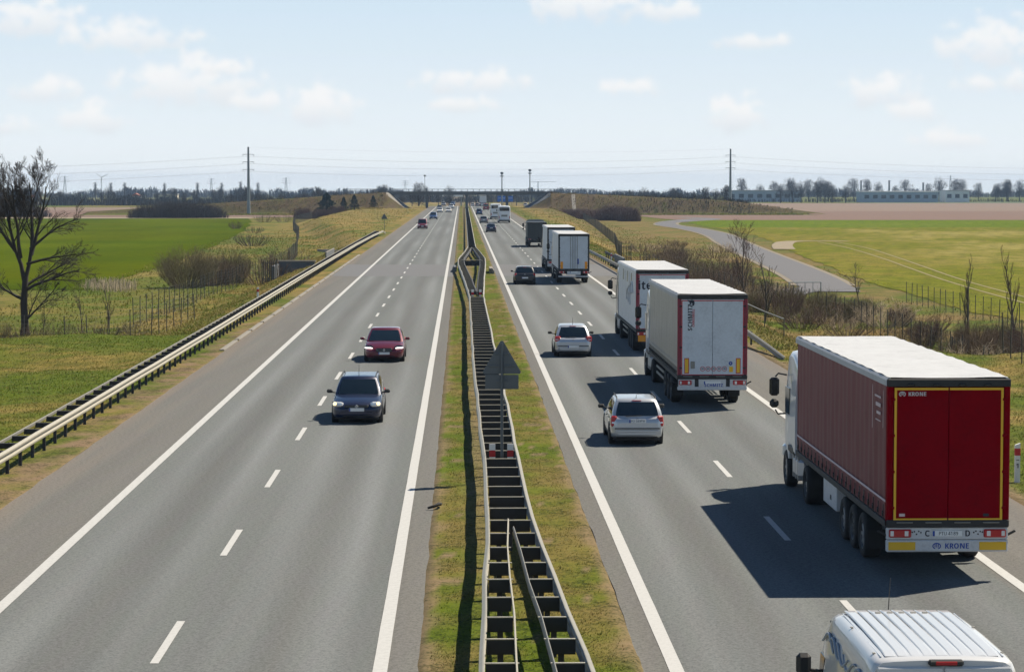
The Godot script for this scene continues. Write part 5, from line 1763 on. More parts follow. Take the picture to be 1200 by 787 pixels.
func coach(label: String, x: float, d: float) -> void:
	var t := thing("coach", label, "coach", Vector3(x, 0, -d), 0.0, "coaches in the truck lanes")
	var rings := []
	for q in [[0.0, 0.93, 0.1], [0.08, 0.98, 0.03], [0.3, 1.0, 0.0], [6.0, 1.0, 0.0], [11.4, 1.0, 0.0], [11.9, 0.97, 0.06], [12.0, 0.9, 0.14]]:
		var r := PackedVector3Array()
		var w: float = 1.26 * q[1]
		var yb: float = 0.32 + q[2]
		var yt: float = 3.5 - q[2]
		for p in [[0.8, yb], [1.0, yb + 0.1], [1.0, 1.6], [0.99, 2.9], [0.95, yt - 0.14], [0.86, yt - 0.02], [0.4, yt + 0.03], [-0.4, yt + 0.03], [-0.86, yt - 0.02], [-0.95, yt - 0.14], [-0.99, 2.9], [-1.0, 1.6], [-1.0, yb + 0.1], [-0.8, yb]]:
			r.append(Vector3(p[0] * w, p[1], -q[0]))
		rings.append(r)
	var b := MB.new()
	b.loft(rings, true, true, true)
	part(t, "body", b.mesh(), M.cab_white)
	part(t, "rear_window", boxm(Vector3(2.1, 0.72, 0.05), 0.02), M.glass, Vector3(0, 2.85, 0.0))
	part(t, "engine_grille", boxm(Vector3(1.3, 0.4, 0.05), 0.02), M.galvanised_dull, Vector3(0, 1.5, 0.0))
	part(t, "rear_bumper", boxm(Vector3(2.3, 0.3, 0.16), 0.04), M.black_plastic, Vector3(0, 0.5, -0.02))
	for s in [-1.0, 1.0]:
		part(t, "tail_light", boxm(Vector3(0.16, 0.6, 0.06), 0.02), M.lamp_red, Vector3(s * 1.08, 1.15, -0.02))
		for k in 6:
			part(t, "side_window", boxm(Vector3(0.03, 0.95, 1.6), 0.01), M.glass, Vector3(s * 1.252, 2.45, -1.4 - 1.75 * k))
		for z in [-2.6, -8.9]:
			wheel(t, 0.5, 0.3, Vector3(s * 1.12, 0.5, z), s, M.rim, 8)
		part(t, "mirror", boxm(Vector3(0.2, 0.4, 0.1), 0.04), M.black_plastic, Vector3(s * 1.45, 2.5, -12.0))

func build_van() -> void:
	# short white panel van with a ribbed roof, driving away in the fast lane
	var t := thing("panel_van", "white panel van with ribbed roof at the bottom corner", "van", Vector3(5.76, 0, -28.4))
	var rings := []
	# z, half width, top, roof half width factor, bottom
	var st := [[0.0, 0.945, 2.5, 0.9, 0.42], [0.0, 0.945, 2.5, 0.9, 0.42], [0.05, 0.965, 2.54, 0.915, 0.36], [0.4, 0.975, 2.555, 0.92, 0.34], [1.6, 0.975, 2.56, 0.92, 0.34], [2.8, 0.972, 2.545, 0.915, 0.34], [3.25, 0.968, 2.51, 0.905, 0.34], [3.5, 0.965, 2.42, 0.89, 0.34], [3.8, 0.96, 2.1, 0.86, 0.34], [4.15, 0.955, 1.65, 0.85, 0.34], [4.35, 0.95, 1.38, 0.84, 0.34], [4.8, 0.93, 1.16, 0.82, 0.34], [5.0, 0.88, 0.98, 0.8, 0.36], [5.06, 0.8, 0.8, 0.78, 0.42]]
	for s in st:
		var w: float = s[1]
		var top: float = s[2]
		var bot: float = s[4]
		var rw: float = w * s[3]
		var hh := top - bot
		var half := [Vector2(w * 0.6, bot), Vector2(w * 0.95, bot + 0.02), Vector2(w, bot + hh * 0.16), Vector2(w, bot + hh * 0.42), Vector2(w * 0.985, bot + hh * 0.62), Vector2(lerpf(w, rw, 0.55), bot + hh * 0.84), Vector2(rw * 0.985, bot + hh * 0.93), Vector2(rw * 0.94, bot + hh * 0.972), Vector2(rw * 0.86, bot + hh * 0.993), Vector2(rw * 0.7, top), Vector2(rw * 0.35, top + 0.012)]
		var r := PackedVector3Array()
		for q in half:
			r.append(Vector3(q.x, q.y, -s[0]))
		for k in range(half.size() - 1, -1, -1):
			r.append(Vector3(-half[k].x, half[k].y, -s[0]))
		rings.append(r)
	var b := MB.new()
	b.loft(rings, true, true, true)
	part(t, "body", b.mesh(), M.paint_white)
	# pressed roof ribs
	for k in 9:
		var xx := -0.62 + 0.155 * k
		var f := func(u: float, v: float) -> Vector3:
			var z := lerpf(-0.1, -3.2, v)
			var top := 2.548 + 0.018 * sin(v * PI)
			var e := 0.016 if u > 0.02 and u < 0.98 else 0.0
			var ex := clampf(v * 14.0, 0, 1) * clampf((1.0 - v) * 14.0, 0, 1)
			return Vector3(xx + lerpf(-0.069, 0.069, clampf(u * 1.04 - 0.02, 0, 1)), top + 0.012 * (1.0 - pow((xx) / 0.7, 2.0)) - 0.004 + e * ex, z)
		part(t, "roof_rib", patch(f, 12, 24), M.paint_white)
		if k >= 2 and k <= 6:
			part(t, "roof_vent", boxm(Vector3(0.07, 0.012, 0.05), 0.004), M.galvanised_dull, Vector3(xx + 0.01, 2.582, -2.85))
	for s in [-1.0, 1.0]:
		part(t, "rain_gutter", boxm(Vector3(0.02, 0.014, 2.9), 0.005), M.paint_white, Vector3(s * 0.735, 2.54, -1.55))
		var dr := part(t, "rear_door", boxm(Vector3(0.80, 2.0, 0.04), 0.02), M.paint_white, Vector3(s * 0.408, 1.44, 0.01), Vector3(0.012, 0, 0))
		part(dr, "door_window", boxm(Vector3(0.62, 0.6, 0.02), 0.03), M.glass, Vector3(0, 0.38, 0.022))
		part(t, "tail_light", boxm(Vector3(0.12, 0.5, 0.05), 0.02), M.lamp_red, Vector3(s * 0.88, 1.15, 0.01))
		part(t, "roof_fixing", boxm(Vector3(0.04, 0.012, 0.05), 0.004), M.galvanised_dull, Vector3(s * 0.78, 2.538, -0.35))
		part(t, "roof_fixing", boxm(Vector3(0.04, 0.012, 0.05), 0.004), M.galvanised_dull, Vector3(s * 0.78, 2.545, -2.0))
		for z in [-0.95, -4.05]:
			b = MB.new()
			b.cyl(Vector3(s * 0.7, 0.36, z), Vector3(s * 0.982, 0.36, z), 0.4, 0.4, 20)
			part(t, "wheel_arch", b.mesh(), M.black_plastic)
			wheel(t, 0.335, 0.2, Vector3(s * 0.89, 0.335, z), s, M.rim, 6)
		part(t, "cab_window", boxm(Vector3(0.02, 0.55, 0.8), 0.01), M.glass, Vector3(s * 0.945, 1.65, -3.2), Vector3(0, 0, s * 0.06))
		b = MB.new()
		b.tube([Vector3(s * 0.93, 1.62, -3.75), Vector3(s * 1.06, 1.64, -3.78)], [0.03, 0.03], 6)
		b.cbox(Vector3(s * 1.14, 1.72, -3.78), Vector3(0.2, 0.3, 0.14), 0.05)
		part(t, "mirror", b.mesh(), M.black_plastic)
		part(t, "headlight", boxm(Vector3(0.34, 0.2, 0.2), 0.05), M.lamp_clear, Vector3(s * 0.7, 0.88, -4.93))
	part(t, "windscreen", boxm(Vector3(1.42, 0.9, 0.02), 0.01), M.glass, Vector3(0, 1.86, -4.0), Vector3(-0.64, 0, 0))
	part(t, "rear_bumper", boxm(Vector3(1.86, 0.22, 0.16), 0.04), M.black_plastic, Vector3(0, 0.48, 0.02))
	var bl := part(t, "high_brake_light", boxm(Vector3(0.42, 0.075, 0.09), 0.02), M.black_plastic, Vector3(0.02, 2.492, 0.03))
	part(bl, "red_lens", boxm(Vector3(0.26, 0.045, 0.02), 0.008), M.lamp_red, Vector3(0, 0, 0.042))
	b = MB.new()
	b.cyl(Vector3(-0.1, 2.54, -3.2), Vector3(-0.1, 3.0, -3.06), 0.008, 0.004, 6)
	part(t, "antenna", b.mesh(), M.black_plastic)
	# pale flowing flame-like print along the upper left side
	for k in 5:
		b = MB.new()
		var pts := []
		var rr := []
		for q in 12:
			var s := q / 11.0
			var z := -0.25 - 0.55 * k - s * 0.95
			var y := 2.2 + 0.09 * sin(s * 5.5 + k * 1.3)
			var wv := y - 0.34
			var xw := lerpf(0.975, 0.897, clampf((wv / 2.2 - 0.62) / 0.22 * 0.55, 0, 1))
			pts.append(Vector3(-xw - 0.004, y, z))
			rr.append(0.012 + 0.014 * sin(s * PI))
		b.tube(pts, rr, 5)
		part(t, "side_print", b.mesh(), M.van_print)

# ---------------------------------------------------------------- plants
func branch(wood: MB, twig: MB, r: RandomNumberGenerator, p: Vector3, dir: Vector3, ln: float, rad: float, level: int, o: Dictionary) -> void:
	var segs := 6 if level == 0 else (5 if level == 1 else (4 if level == 2 else 3))
	if level >= o.levels:
		segs = 2
	var pts := [p]
	var rr := [rad]
	var q := p
	var dd := dir
	var kids := []
	for k in segs:
		dd = (dd + Vector3(r.randf_range(-1, 1), r.randf_range(-0.6, 0.8), r.randf_range(-1, 1)) * o.wob + Vector3(0, o.lift * (1.0 if level > 0 else 0.3), 0)).normalized()
		q = q + dd * ln / segs
		var f := (k + 1.0) / segs
		pts.append(q)
		rr.append(maxf(rad * (1.0 - f * (0.75 if level < o.levels else 0.8)), o.tip))
		kids.append([q, dd, f])
	var m := wood if level <= 1 else twig
	m.tube(pts, rr, [7, 5, 4, 3, 3, 3][mini(level, 5)], false)
	if level >= o.levels:
		return
	var n: int = o.kids[mini(level, o.kids.size() - 1)]
	for k in n:
		var f := lerpf(o.start if level == 0 else 0.25, 1.0, (k + r.randf()) / n)
		var s := clampf(f * segs, 0.0, segs - 0.001)
		var i := int(s)
		var a: Vector3 = pts[i].lerp(pts[i + 1], s - i)
		var along: Vector3 = (pts[i + 1] - pts[i]).normalized()
		var side := along.cross(Vector3(r.randf_range(-1, 1), r.randf_range(-1, 1), r.randf_range(-1, 1))).normalized()
		var ang: float = o.angle * r.randf_range(0.7, 1.25)
		var nd := (along * cos(ang) + side * sin(ang)).normalized()
		var pr: float = lerpf(rr[i], rr[i + 1], s - i)
		branch(wood, twig, r, a, nd, ln * o.ratio * r.randf_range(0.65, 1.15) * (1.15 - 0.5 * f), pr * o.thin, level + 1, o)

func bare_tree(seed_: int, o: Dictionary) -> Array:
	var r := RandomNumberGenerator.new()
	r.seed = seed_
	var wood := MB.new()
	var twig := MB.new()
	var d := {"h": 10.0, "rad": 0.2, "levels": 4, "kids": [9, 6, 5, 4], "angle": 0.75, "ratio": 0.55, "thin": 0.6, "wob": 0.16, "lift": 0.08, "start": 0.3, "tip": 0.006, "lean": 0.03}
	d.merge(o, true)
	branch(wood, twig, r, Vector3(0, -0.2, 0), Vector3(r.randf_range(-1, 1) * d.lean, 1, r.randf_range(-1, 1) * d.lean).normalized(), d.h, d.rad, 0, d)
	return [wood.mesh(), twig.mesh()]

func tree_thing(called: String, label: String, meshes: Array, at: Vector3, turn: float, s: Vector3, bark: Material, twig: Material, group := "", cat := "tree") -> Node3D:
	var t := thing(called, label, cat, at, turn, group)
	t.scale = s
	part(t, "trunk", meshes[0], bark)
	part(t, "crown", meshes[1], twig)
	return t

# a shrub: many stems fanned from the ground, each with side twigs
func shrub_mesh(seed_: int, stems: int, h: float, w: float, rad: float, twigs: int, droop := 0.0) -> Array:
	var r := RandomNumberGenerator.new()
	r.seed = seed_
	var wood := MB.new()
	var tw := MB.new()
	for k in stems:
		var a := r.randf() * TAU
		var sp := sqrt(r.randf())
		var b := Vector3(cos(a), 0, sin(a)) * sp * w * 0.22
		var top := Vector3(cos(a) * sp * w * 0.5, h * (1.0 - 0.35 * sp * sp) * r.randf_range(0.7, 1.05), sin(a) * sp * w * 0.5)
		var pts := []
		var rr := []
		for q in 5:
			var f := q / 4.0
			var p := b.lerp(top, f)
			p += Vector3(cos(a), 0, sin(a)) * w * 0.08 * sin(f * PI) + Vector3(r.randf_range(-1, 1), r.randf_range(-0.5, 0.5), r.randf_range(-1, 1)) * 0.05 * h * f
			p.y -= droop * f * f * sp
			pts.append(p - Vector3(0, 0.15 if q == 0 else 0.0, 0))
			rr.append(rad * (1.0 - 0.8 * f))
		wood.tube(pts, rr, 3, false)
		for j in twigs:
			var f := r.randf_range(0.25, 0.98)
			var s := f * 3.99
			var i := int(s)
			var p: Vector3 = pts[i].lerp(pts[i + 1], s - i)
			var dir := (Vector3(cos(a) * 0.5, 0.9, sin(a) * 0.5) + Vector3(r.randf_range(-1, 1), r.randf_range(-0.7, 0.6), r.randf_range(-1, 1)) * 0.85).normalized()
			var l := h * r.randf_range(0.1, 0.28)
			var mid := p + dir * l * 0.5 + Vector3(r.randf_range(-1, 1), 0, r.randf_range(-1, 1)) * l * 0.08
			tw.tube([p, mid, p + dir * l], [rad * 0.4, rad * 0.3, rad * 0.12], 3, false)
	return [wood.mesh(), tw.mesh()]

func shrub(called: String, label: String, meshes: Array, x: float, d: float, turn: float, s: Vector3, m: Material, group := "") -> Node3D:
	var t := thing(called, label, "shrub", pos_on(x, d, -0.02), turn, group)
	t.scale = s
	part(t, "stems", meshes[0], m)
	part(t, "twigs", meshes[1], m)
	return t

# low dense thicket: an oval patch of upright stems
func thicket_mesh(seed_: int, n: int, rx: float, rz: float, h: float, rad: float) -> Array:
	var r := RandomNumberGenerator.new()
	r.seed = seed_
	var a := MB.new()
	var b := MB.new()
	for k in n:
		var an := r.randf() * TAU
		var q := sqrt(r.randf())
		var x := cos(an) * q * rx
		var z := sin(an) * q * rz
		var hh := h * sqrt(maxf(0.05, 1.0 - pow(q, 3.0))) * r.randf_range(0.7, 1.05) * (1.0 + 0.22 * noise.get_noise_2d(x * 0.25 + seed_, z * 0.25))
		var lean := Vector3(r.randf_range(-1, 1) + cos(an) * q, 0, r.randf_range(-1, 1) + sin(an) * q) * 0.28 * hh
		a.tube([Vector3(x, -0.2, z), Vector3(x, hh * 0.5, z) + lean * 0.4, Vector3(x, hh, z) + lean], [rad, rad * 0.7, rad * 0.2], 3, false)
		for j in 3:
			var f := r.randf_range(0.3, 0.95)
			var p := Vector3(x, hh * f, z) + lean * f
			var dir := Vector3(r.randf_range(-1, 1), r.randf_range(0.1, 1.0), r.randf_range(-1, 1)) * hh * 0.26
			b.tube([p, p + dir], [rad * 0.55, rad * 0.15], 3, false)
	return [a.mesh(), b.mesh()]

func conifer_mesh(seed_: int, h: float, w: float, n: int) -> Array:
	var r := RandomNumberGenerator.new()
	r.seed = seed_
	var a := MB.new()
	a.cyl(Vector3(0, -0.3, 0), Vector3(0, h * 0.95, 0), w * 0.06, 0.03, 6)
	var b := MB.new()
	for k in n:
		var f := pow(r.randf(), 0.8)
		var y := h * (0.06 + 0.94 * f)
		var rad := w * 0.5 * pow(1.0 - f, 0.75) * r.randf_range(0.25, 1.08) * (1.0 + 0.25 * sin(f * 23.0))
		var an := r.randf() * TAU
		var p := Vector3(cos(an) * rad, y - rad * 0.25, sin(an) * rad)
		var o := Vector3(cos(an), r.randf_range(-0.6, 0.3), sin(an)).normalized()
		var s := r.randf_range(0.25, 0.55) * h * 0.07
		var sd := o.cross(Vector3.UP).normalized() * s * 0.6
		b.tri(p - sd, p + o * s * 1.6, p + sd)
		b.tri(p + Vector3(0, s * 0.5, 0), p + o * s * 1.5 + Vector3(0, -s * 0.2, 0), p - Vector3(0, s * 0.4, 0))
	return [a.mesh(), b.mesh()]

func build_plants() -> void:
	# the big bare tree at the left: forks low into rising leaders, side limbs hang
	var wood := MB.new()
	var twig := MB.new()
	var r := RandomNumberGenerator.new()
	r.seed = 11
	var o := {"levels": 4, "kids": [9, 8, 7, 6], "angle": 0.62, "ratio": 0.52, "thin": 0.52, "wob": 0.17, "lift": 0.1, "start": 0.3, "tip": 0.009}
	wood.tube([Vector3(0, -0.3, 0), Vector3(0.02, 0.6, 0), Vector3(-0.05, 2.2, 0), Vector3(0.1, 4.0, 0.05)], [0.42, 0.27, 0.23, 0.2], 9, false)
	var oo := o.duplicate()
	branch(wood, twig, r, Vector3(0.0, 3.7, 0), Vector3(-0.3, 1, 0.1).normalized(), 6.4, 0.16, 0, oo)
	branch(wood, twig, r, Vector3(0.1, 3.8, 0), Vector3(0.2, 1, -0.1).normalized(), 6.6, 0.15, 0, oo)
	branch(wood, twig, r, Vector3(-0.5, 5.6, 0), Vector3(-0.6, 0.9, 0.2).normalized(), 4.2, 0.13, 1, oo)
	branch(wood, twig, r, Vector3(-0.2, 5.2, 0.1), Vector3(-0.1, 0.95, 0.3).normalized(), 5.0, 0.15, 1, oo)
	branch(wood, twig, r, Vector3(0.5, 5.4, 0), Vector3(0.4, 1.0, -0.3).normalized(), 4.8, 0.14, 1, oo)
	oo = o.duplicate()
	oo.lift = -0.02
	branch(wood, twig, r, Vector3(0.05, 3.0, 0), Vector3(1, 0.55, 0.25).normalized(), 4.2, 0.13, 1, oo)
	branch(wood, twig, r, Vector3(0.05, 3.3, 0), Vector3(1, 0.75, -0.4).normalized(), 4.0, 0.12, 1, oo)
	branch(wood, twig, r, Vector3(0.1, 1.0, 0), Vector3(0.8, 0.9, 0.3).normalized(), 3.6, 0.08, 1, oo)
	branch(wood, twig, r, Vector3(0.05, 0.7, 0), Vector3(0.5, 1, -0.2).normalized(), 3.2, 0.06, 1, oo)
	branch(wood, twig, r, Vector3(-0.05, 2.4, 0), Vector3(-1, 0.5, 0.1).normalized(), 3.0, 0.12, 1, oo)
	branch(wood, twig, r, Vector3(0.2, 4.8, 0), Vector3(1, 0.35, 0.2).normalized(), 4.0, 0.11, 1, oo)
	branch(wood, twig, r, Vector3(0.4, 5.8, 0), Vector3(1, 0.6, 0.0).normalized(), 3.8, 0.11, 1, oo)
	tree_thing("bare_tree", "tall dark bare tree with forked trunk at the left edge", [wood.mesh(), twig.mesh()], pos_on(-29.5, 163.0), 0.0, Vector3(1, 1.0, 1), M.bark, M.bark)
	# saplings round it
	var sap := [bare_tree(21, {"h": 3.2, "rad": 0.05, "levels": 3, "kids": [10, 5, 3], "angle": 0.5, "ratio": 0.4, "start": 0.25}), bare_tree(22, {"h": 4.0, "rad": 0.06, "levels": 3, "kids": [12, 5, 3], "angle": 0.4, "ratio": 0.4, "start": 0.15})]
	var sl := [[-26.0, 165.5, 0, 0.95, "slim bare sapling just right of the big tree"], [-24.6, 167.5, 1, 0.75, "bushy upright sapling between the big tree and the long fence"], [-27.7, 160.0, 0, 0.7, "thin young sapling close to the big bare trunk"], [-31.6, 160.0, 1, 0.9, "bare sapling left of the big trunk at the frame edge"], [-23.8, 162.0, 1, 0.45, "low twiggy sapling by the rusty fence posts"]]
	for q in sl:
		tree_thing("sapling", q[4], sap[q[2]], pos_on(q[0], q[1]), q[0] * 3.0, Vector3.ONE * q[3], M.bark_grey, M.twig_brown, "saplings under the bare tree", "tree")
	var r2 := RandomNumberGenerator.new()
	r2.seed = 31
	var scrub := [shrub_mesh(41, 46, 1.3, 2.6, 0.016, 7), shrub_mesh(42, 40, 1.0, 2.2, 0.014, 7), shrub_mesh(43, 60, 1.6, 2.4, 0.016, 8)]
	for k in 9:
		var x := -33.5 + k * 1.45
		shrub("undergrowth_bush", ["grey-brown bush behind the rusty fence, %s from the frame edge" % ["first", "second", "third", "fourth", "fifth", "sixth", "seventh", "eighth", "ninth"][k]][0], scrub[k % 3], x + r2.randf_range(-0.4, 0.4), 155.0 + r2.randf_range(0, 9), k * 1.7, Vector3(1, r2.randf_range(0.6, 1.0), 1), [M.twig_brown, M.twig_dark, M.twig_olive][k % 3], "bushes under the bare tree")
	# willow-like round shrubs on the left meadow
	var wl := [shrub_mesh(51, 240, 4.0, 5.6, 0.022, 13), shrub_mesh(52, 200, 3.6, 4.6, 0.022, 13)]
	shrub("willow_shrub", "largest round olive-brown willow shrub beside the left green field", wl[0], -27.0, 237.0, 0.3, Vector3(1.12, 1.05, 1.0), M.twig_olive, "willow shrubs")
	shrub("willow_shrub", "lower middle willow shrub leaning on the largest one", wl[1], -24.6, 241.0, 1.9, Vector3(0.95, 0.85, 1.0), M.twig_brown, "willow shrubs")
	shrub("willow_shrub", "rounded willow shrub nearest the long left fence", wl[1], -23.4, 246.0, 4.2, Vector3(0.9, 0.98, 0.9), M.twig_olive, "willow shrubs")
	var bs := [[-34.3, 396.0, 2.5, 0, M.twig_dark, "small dark fan-shaped bush alone on the green strip"], [-47.5, 645.0, 2.2, 1, M.twig_olive, "bush on the track near the fence bend, right one of two"], [-52.3, 640.0, 2.4, 0, M.twig_olive, "bush on the track near the fence bend, left one of two"], [-51.0, 545.0, 1.9, 2, M.twig_red, "low reddish bush at the edge of the green field, left one"], [-43.0, 500.0, 1.7, 1, M.twig_dark, "low dark bush at the edge of the green field, right one"], [-17.9, 246.0, 2.9, 2, M.twig_brown, "brown bush over the culvert headwall left of the road"], [-19.9, 241.0, 2.7, 0, M.twig_brown, "wide brown bush behind the culvert headwall"], [-19.0, 256.0, 2.3, 1, M.twig_olive, "bush just beyond the culvert headwall"]]
	for q in bs:
		var base_h: float = [1.3, 1.0, 1.6][q[3]]
		shrub("bush", q[5], scrub[q[3]], q[0], q[1], q[0], Vector3(1.25, 1.0, 1.25) * (q[2] / base_h), q[4])
	# reeds
	var rb := MB.new()
	for k in 500:
		var p := Vector3(r2.randf_range(-2.4, 2.4), 0, r2.randf_range(-7, 7))
		if p.x * p.x / 5.7 + p.z * p.z / 49.0 > 1.0:
			continue
		var q := p + Vector3(r2.randf_range(-0.2, 0.2), r2.randf_range(0.5, 1.1), r2.randf_range(-0.2, 0.2))
		rb.tube([p, q], [0.015, 0.025], 3, false)
	var rd := thing("reed_bed", "pinkish dry reed patch in front of the left green field", "reeds", pos_on(-34.0, 233.0), 0.3)
	rd.set_meta("kind", "stuff")
	part(rd, "reeds", rb.mesh(), M.reed)
	# long dark thicket in the middle of the left fields
	var th := thicket_mesh(61, 2600, 15.0, 7.0, 5.0, 0.05)
	var tt := thing("thicket", "long dark thicket standing between the left green field and the ploughed field", "thicket", pos_on(-84.0, 716.0), 0.0)
	part(tt, "stems", th[0], M.twig_dark)
	part(tt, "twigs", th[1], M.twig_dark)
	tt = thing("thicket", "dark thicket behind the bare tree at the left frame edge", "thicket", pos_on(-148.0, 740.0), 0.0)
	tt.scale = Vector3(1.5, 1.15, 1.0)
	part(tt, "stems", th[0], M.twig_dark)
	part(tt, "twigs", th[1], M.twig_dark)
	# conifers and brown shrubs near the left embankment
	var cf := [conifer_mesh(71, 7.2, 8.4, 4200), conifer_mesh(72, 5.0, 3.4, 1700)]
	var c0 := tree_thing("conifer", "larger rounded dark conifer in front of the left embankment", cf[0], pos_on(-42.5, 760.0), 0.0, Vector3(1.0, 1.0, 1.0), M.bark, M.needle, "conifers by the left embankment")
	c0.position.y += 0.2
	tree_thing("conifer", "narrow conifer right of the larger dark one", cf[1], pos_on(-37.0, 758.0), 1.0, Vector3(1.0, 0.95, 1.0), M.bark, M.needle, "conifers by the left embankment")
	tree_thing("conifer", "pointed conifer standing apart on the left embankment foot", cf[1], pos_on(-33.6, 756.0), 2.2, Vector3(1.15, 0.95, 1.15), M.bark, M.needle, "conifers by the left embankment")
	tree_thing("conifer", "small dark conifer on the slope by the left bridge end", cf[1], pos_on(-29.5, 806.0), 2.9, Vector3(0.9, 0.8, 0.9), M.bark, M.needle, "conifers by the left embankment")
	var bw := thicket_mesh(62, 500, 3.4, 2.4, 3.2, 0.04)
	for q in [[-46.0, 700.0, 1.0, "brown thicket left of the conifers by the fence"], [-41.0, 705.0, 0.9, "brown thicket in front of the larger conifer"], [-37.5, 730.0, 0.75, "low brown thicket under the narrow conifers"]]:
		var z := thing("brown_thicket", q[3], "thicket", pos_on(q[0], q[1]), q[0])
		z.scale = Vector3.ONE * q[2]
		part(z, "stems", bw[0], M.twig_red)
		part(z, "twigs", bw[1], M.twig_red)
	# right side: purple-brown shrubs before the right embankment
	var ps := [[45.5, 655.0, 1.35, 1.25, "tall purplish shrub where the service road bends, right one"], [41.5, 668.0, 1.3, 1.35, "tall purplish shrub left of the service road bend"], [40.5, 720.0, 1.7, 0.85, "long low dark shrub before the right embankment"], [34.0, 740.0, 1.6, 0.75, "low dark shrub nearest the bridge on the right"], [37.0, 690.0, 1.6, 0.7, "low reddish shrub along the right bank fence"], [47.5, 735.0, 1.4, 1.0, "shrub behind the purplish ones at the embankment foot"]]
	for q in ps:
		var z := thing("purple_shrub", q[4], "shrub", pos_on(q[0], q[1]), q[0])
		z.scale = Vector3(q[2], q[3], q[2]) 
		part(z, "stems", bw[0], M.twig_red)
		part(z, "twigs", bw[1], M.twig_red)
	# brush on the right slope
	var ord := ["first", "second", "third", "fourth", "fifth", "sixth", "seventh", "eighth", "ninth", "tenth", "eleventh", "twelfth", "thirteenth", "fourteenth", "fifteenth", "sixteenth", "seventeenth", "eighteenth", "nineteenth", "twentieth", "twenty-first", "twenty-second"]
	for k in 22:
		var d := 168.0 + k * 7.6
		var x := lerpf(23.5, 25.5, r2.randf()) + 4.0 * smoothstep(200.0, 330.0, d) * r2.randf()
		var s := r2.randf_range(0.9, 1.7)
		shrub("slope_bush", "reddish twiggy bush on the right bank, %s counting away from the red lorry" % ord[k], scrub[k % 3], x, d, k * 2.1, Vector3(s * 1.1, s, s * 1.1), [M.twig_red, M.twig_brown, M.twig_red, M.twig_olive][k % 4], "bushes on the right bank")
	# loose brush that knits the bank together
	for k in 84:
		var d := (124.0 + 150.0 * r2.randf()) if k < 46 else (200.0 + 230.0 * r2.randf())
		var x := lerpf(25.0, 33.5, r2.randf()) - 3.5 * smoothstep(170.0, 270.0, d)
		if d > 205.0 and x > 28.0:
			x -= 4.0
		if k >= 46:
			x = lerpf(23.0, lerpf(31.0, 44.0, smoothstep(230.0, 430.0, d)), r2.randf())
		var s := r2.randf_range(0.6, 1.5)
		shrub("brush_clump", "%s twiggy clump in the %s brush between the right verge and the service road" % [["brown", "olive", "reddish", "pale brown", "straw-coloured"][k % 5], "nearer" if d < 170.0 else ("middle" if d < 235.0 else "farther")], scrub[k % 3], x, d, k * 1.3, Vector3(s * r2.randf_range(1.0, 1.9), s, s * r2.randf_range(1.0, 1.9)), [M.twig_brown, M.twig_olive, M.twig_red, M.twig_brown, M.reed][k % 5], "brush clumps on the right")
	# the dense twiggy tree behind the white lorries
	var dt := bare_tree(81, {"h": 6.2, "rad": 0.09, "levels": 4, "kids": [12, 7, 6, 3], "angle": 0.55, "ratio": 0.5, "start": 0.12, "wob": 0.14})
	tree_thing("twiggy_tree", "dense purplish twiggy tree standing behind the grey-white lorry", dt, pos_on(24.2, 206.0), 0.4, Vector3(1, 0.95, 1), M.bark_grey, M.twig_red)
	tree_thing("twiggy_tree", "slender twiggy tree with leaning stems right behind the grey-white lorry", sap[1], pos_on(22.2, 176.0), 1.4, Vector3(1.5, 1.2, 1.5), M.bark_grey, M.twig_brown)
	# olive willow brush behind the red lorry
	var br := [[25.6, 188.0, 0.62, M.twig_olive, "olive brush between the service road gate and the red lorry"], [27.8, 184.0, 0.6, M.twig_olive, "olive brush right of the gate"], [29.6, 178.0, 0.55, M.twig_olive, "olive brush in the dip above the red lorry roof"], [23.6, 192.0, 0.5, M.twig_olive, "olive brush left of the gate"], [31.5, 172.0, 0.45, M.twig_red, "reddish brush above the middle of the red lorry roof"], [29.0, 150.0, 0.5, M.twig_red, "reddish brush by the dark wicket"], [31.2, 146.0, 0.55, M.twig_brown, "brown brush under the slim tree behind the red lorry"], [28.6, 131.0, 0.6, M.twig_brown, "brown brush nearest the right grass slope"], [31.5, 133.0, 0.6, M.twig_red, "reddish brush at the right frame edge"], [33.5, 148.0, 0.5, M.twig_red, "low reddish brush under the right edge tree"]]
	for q in br:
		shrub("brush", q[4], wl[int(q[0]) % 2], q[0], q[1], q[1], Vector3.ONE * q[2], q[3], "brush behind the red lorry")
	var up := bare_tree(91, {"h": 4.8, "rad": 0.085, "levels": 3, "kids": [15, 6, 4], "angle": 0.42, "ratio": 0.38, "start": 0.18, "lift": 0.3, "wob": 0.07, "lean": 0.0})
	tree_thing("slim_tree", "slim upright bare tree above the right end of the red lorry roof", up, pos_on(31.7, 150.0), 0.0, Vector3(1.0, 0.98, 1.0), M.bark_grey, M.twig_brown, "slim trees")
	tree_thing("slim_tree", "slim bare tree at the right edge beside the meadow", up, pos_on(36.0, 156.0), 2.0, Vector3(1.15, 1.05, 1.15), M.bark_grey, M.twig_brown, "slim trees")
	tree_thing("slim_tree", "small bare tree with dark twig tops near the service road gate", sap[0], pos_on(32.4, 196.0), 2.0, Vector3(1.25, 1.05, 1.25), M.bark_grey, M.twig_dark, "slim trees")

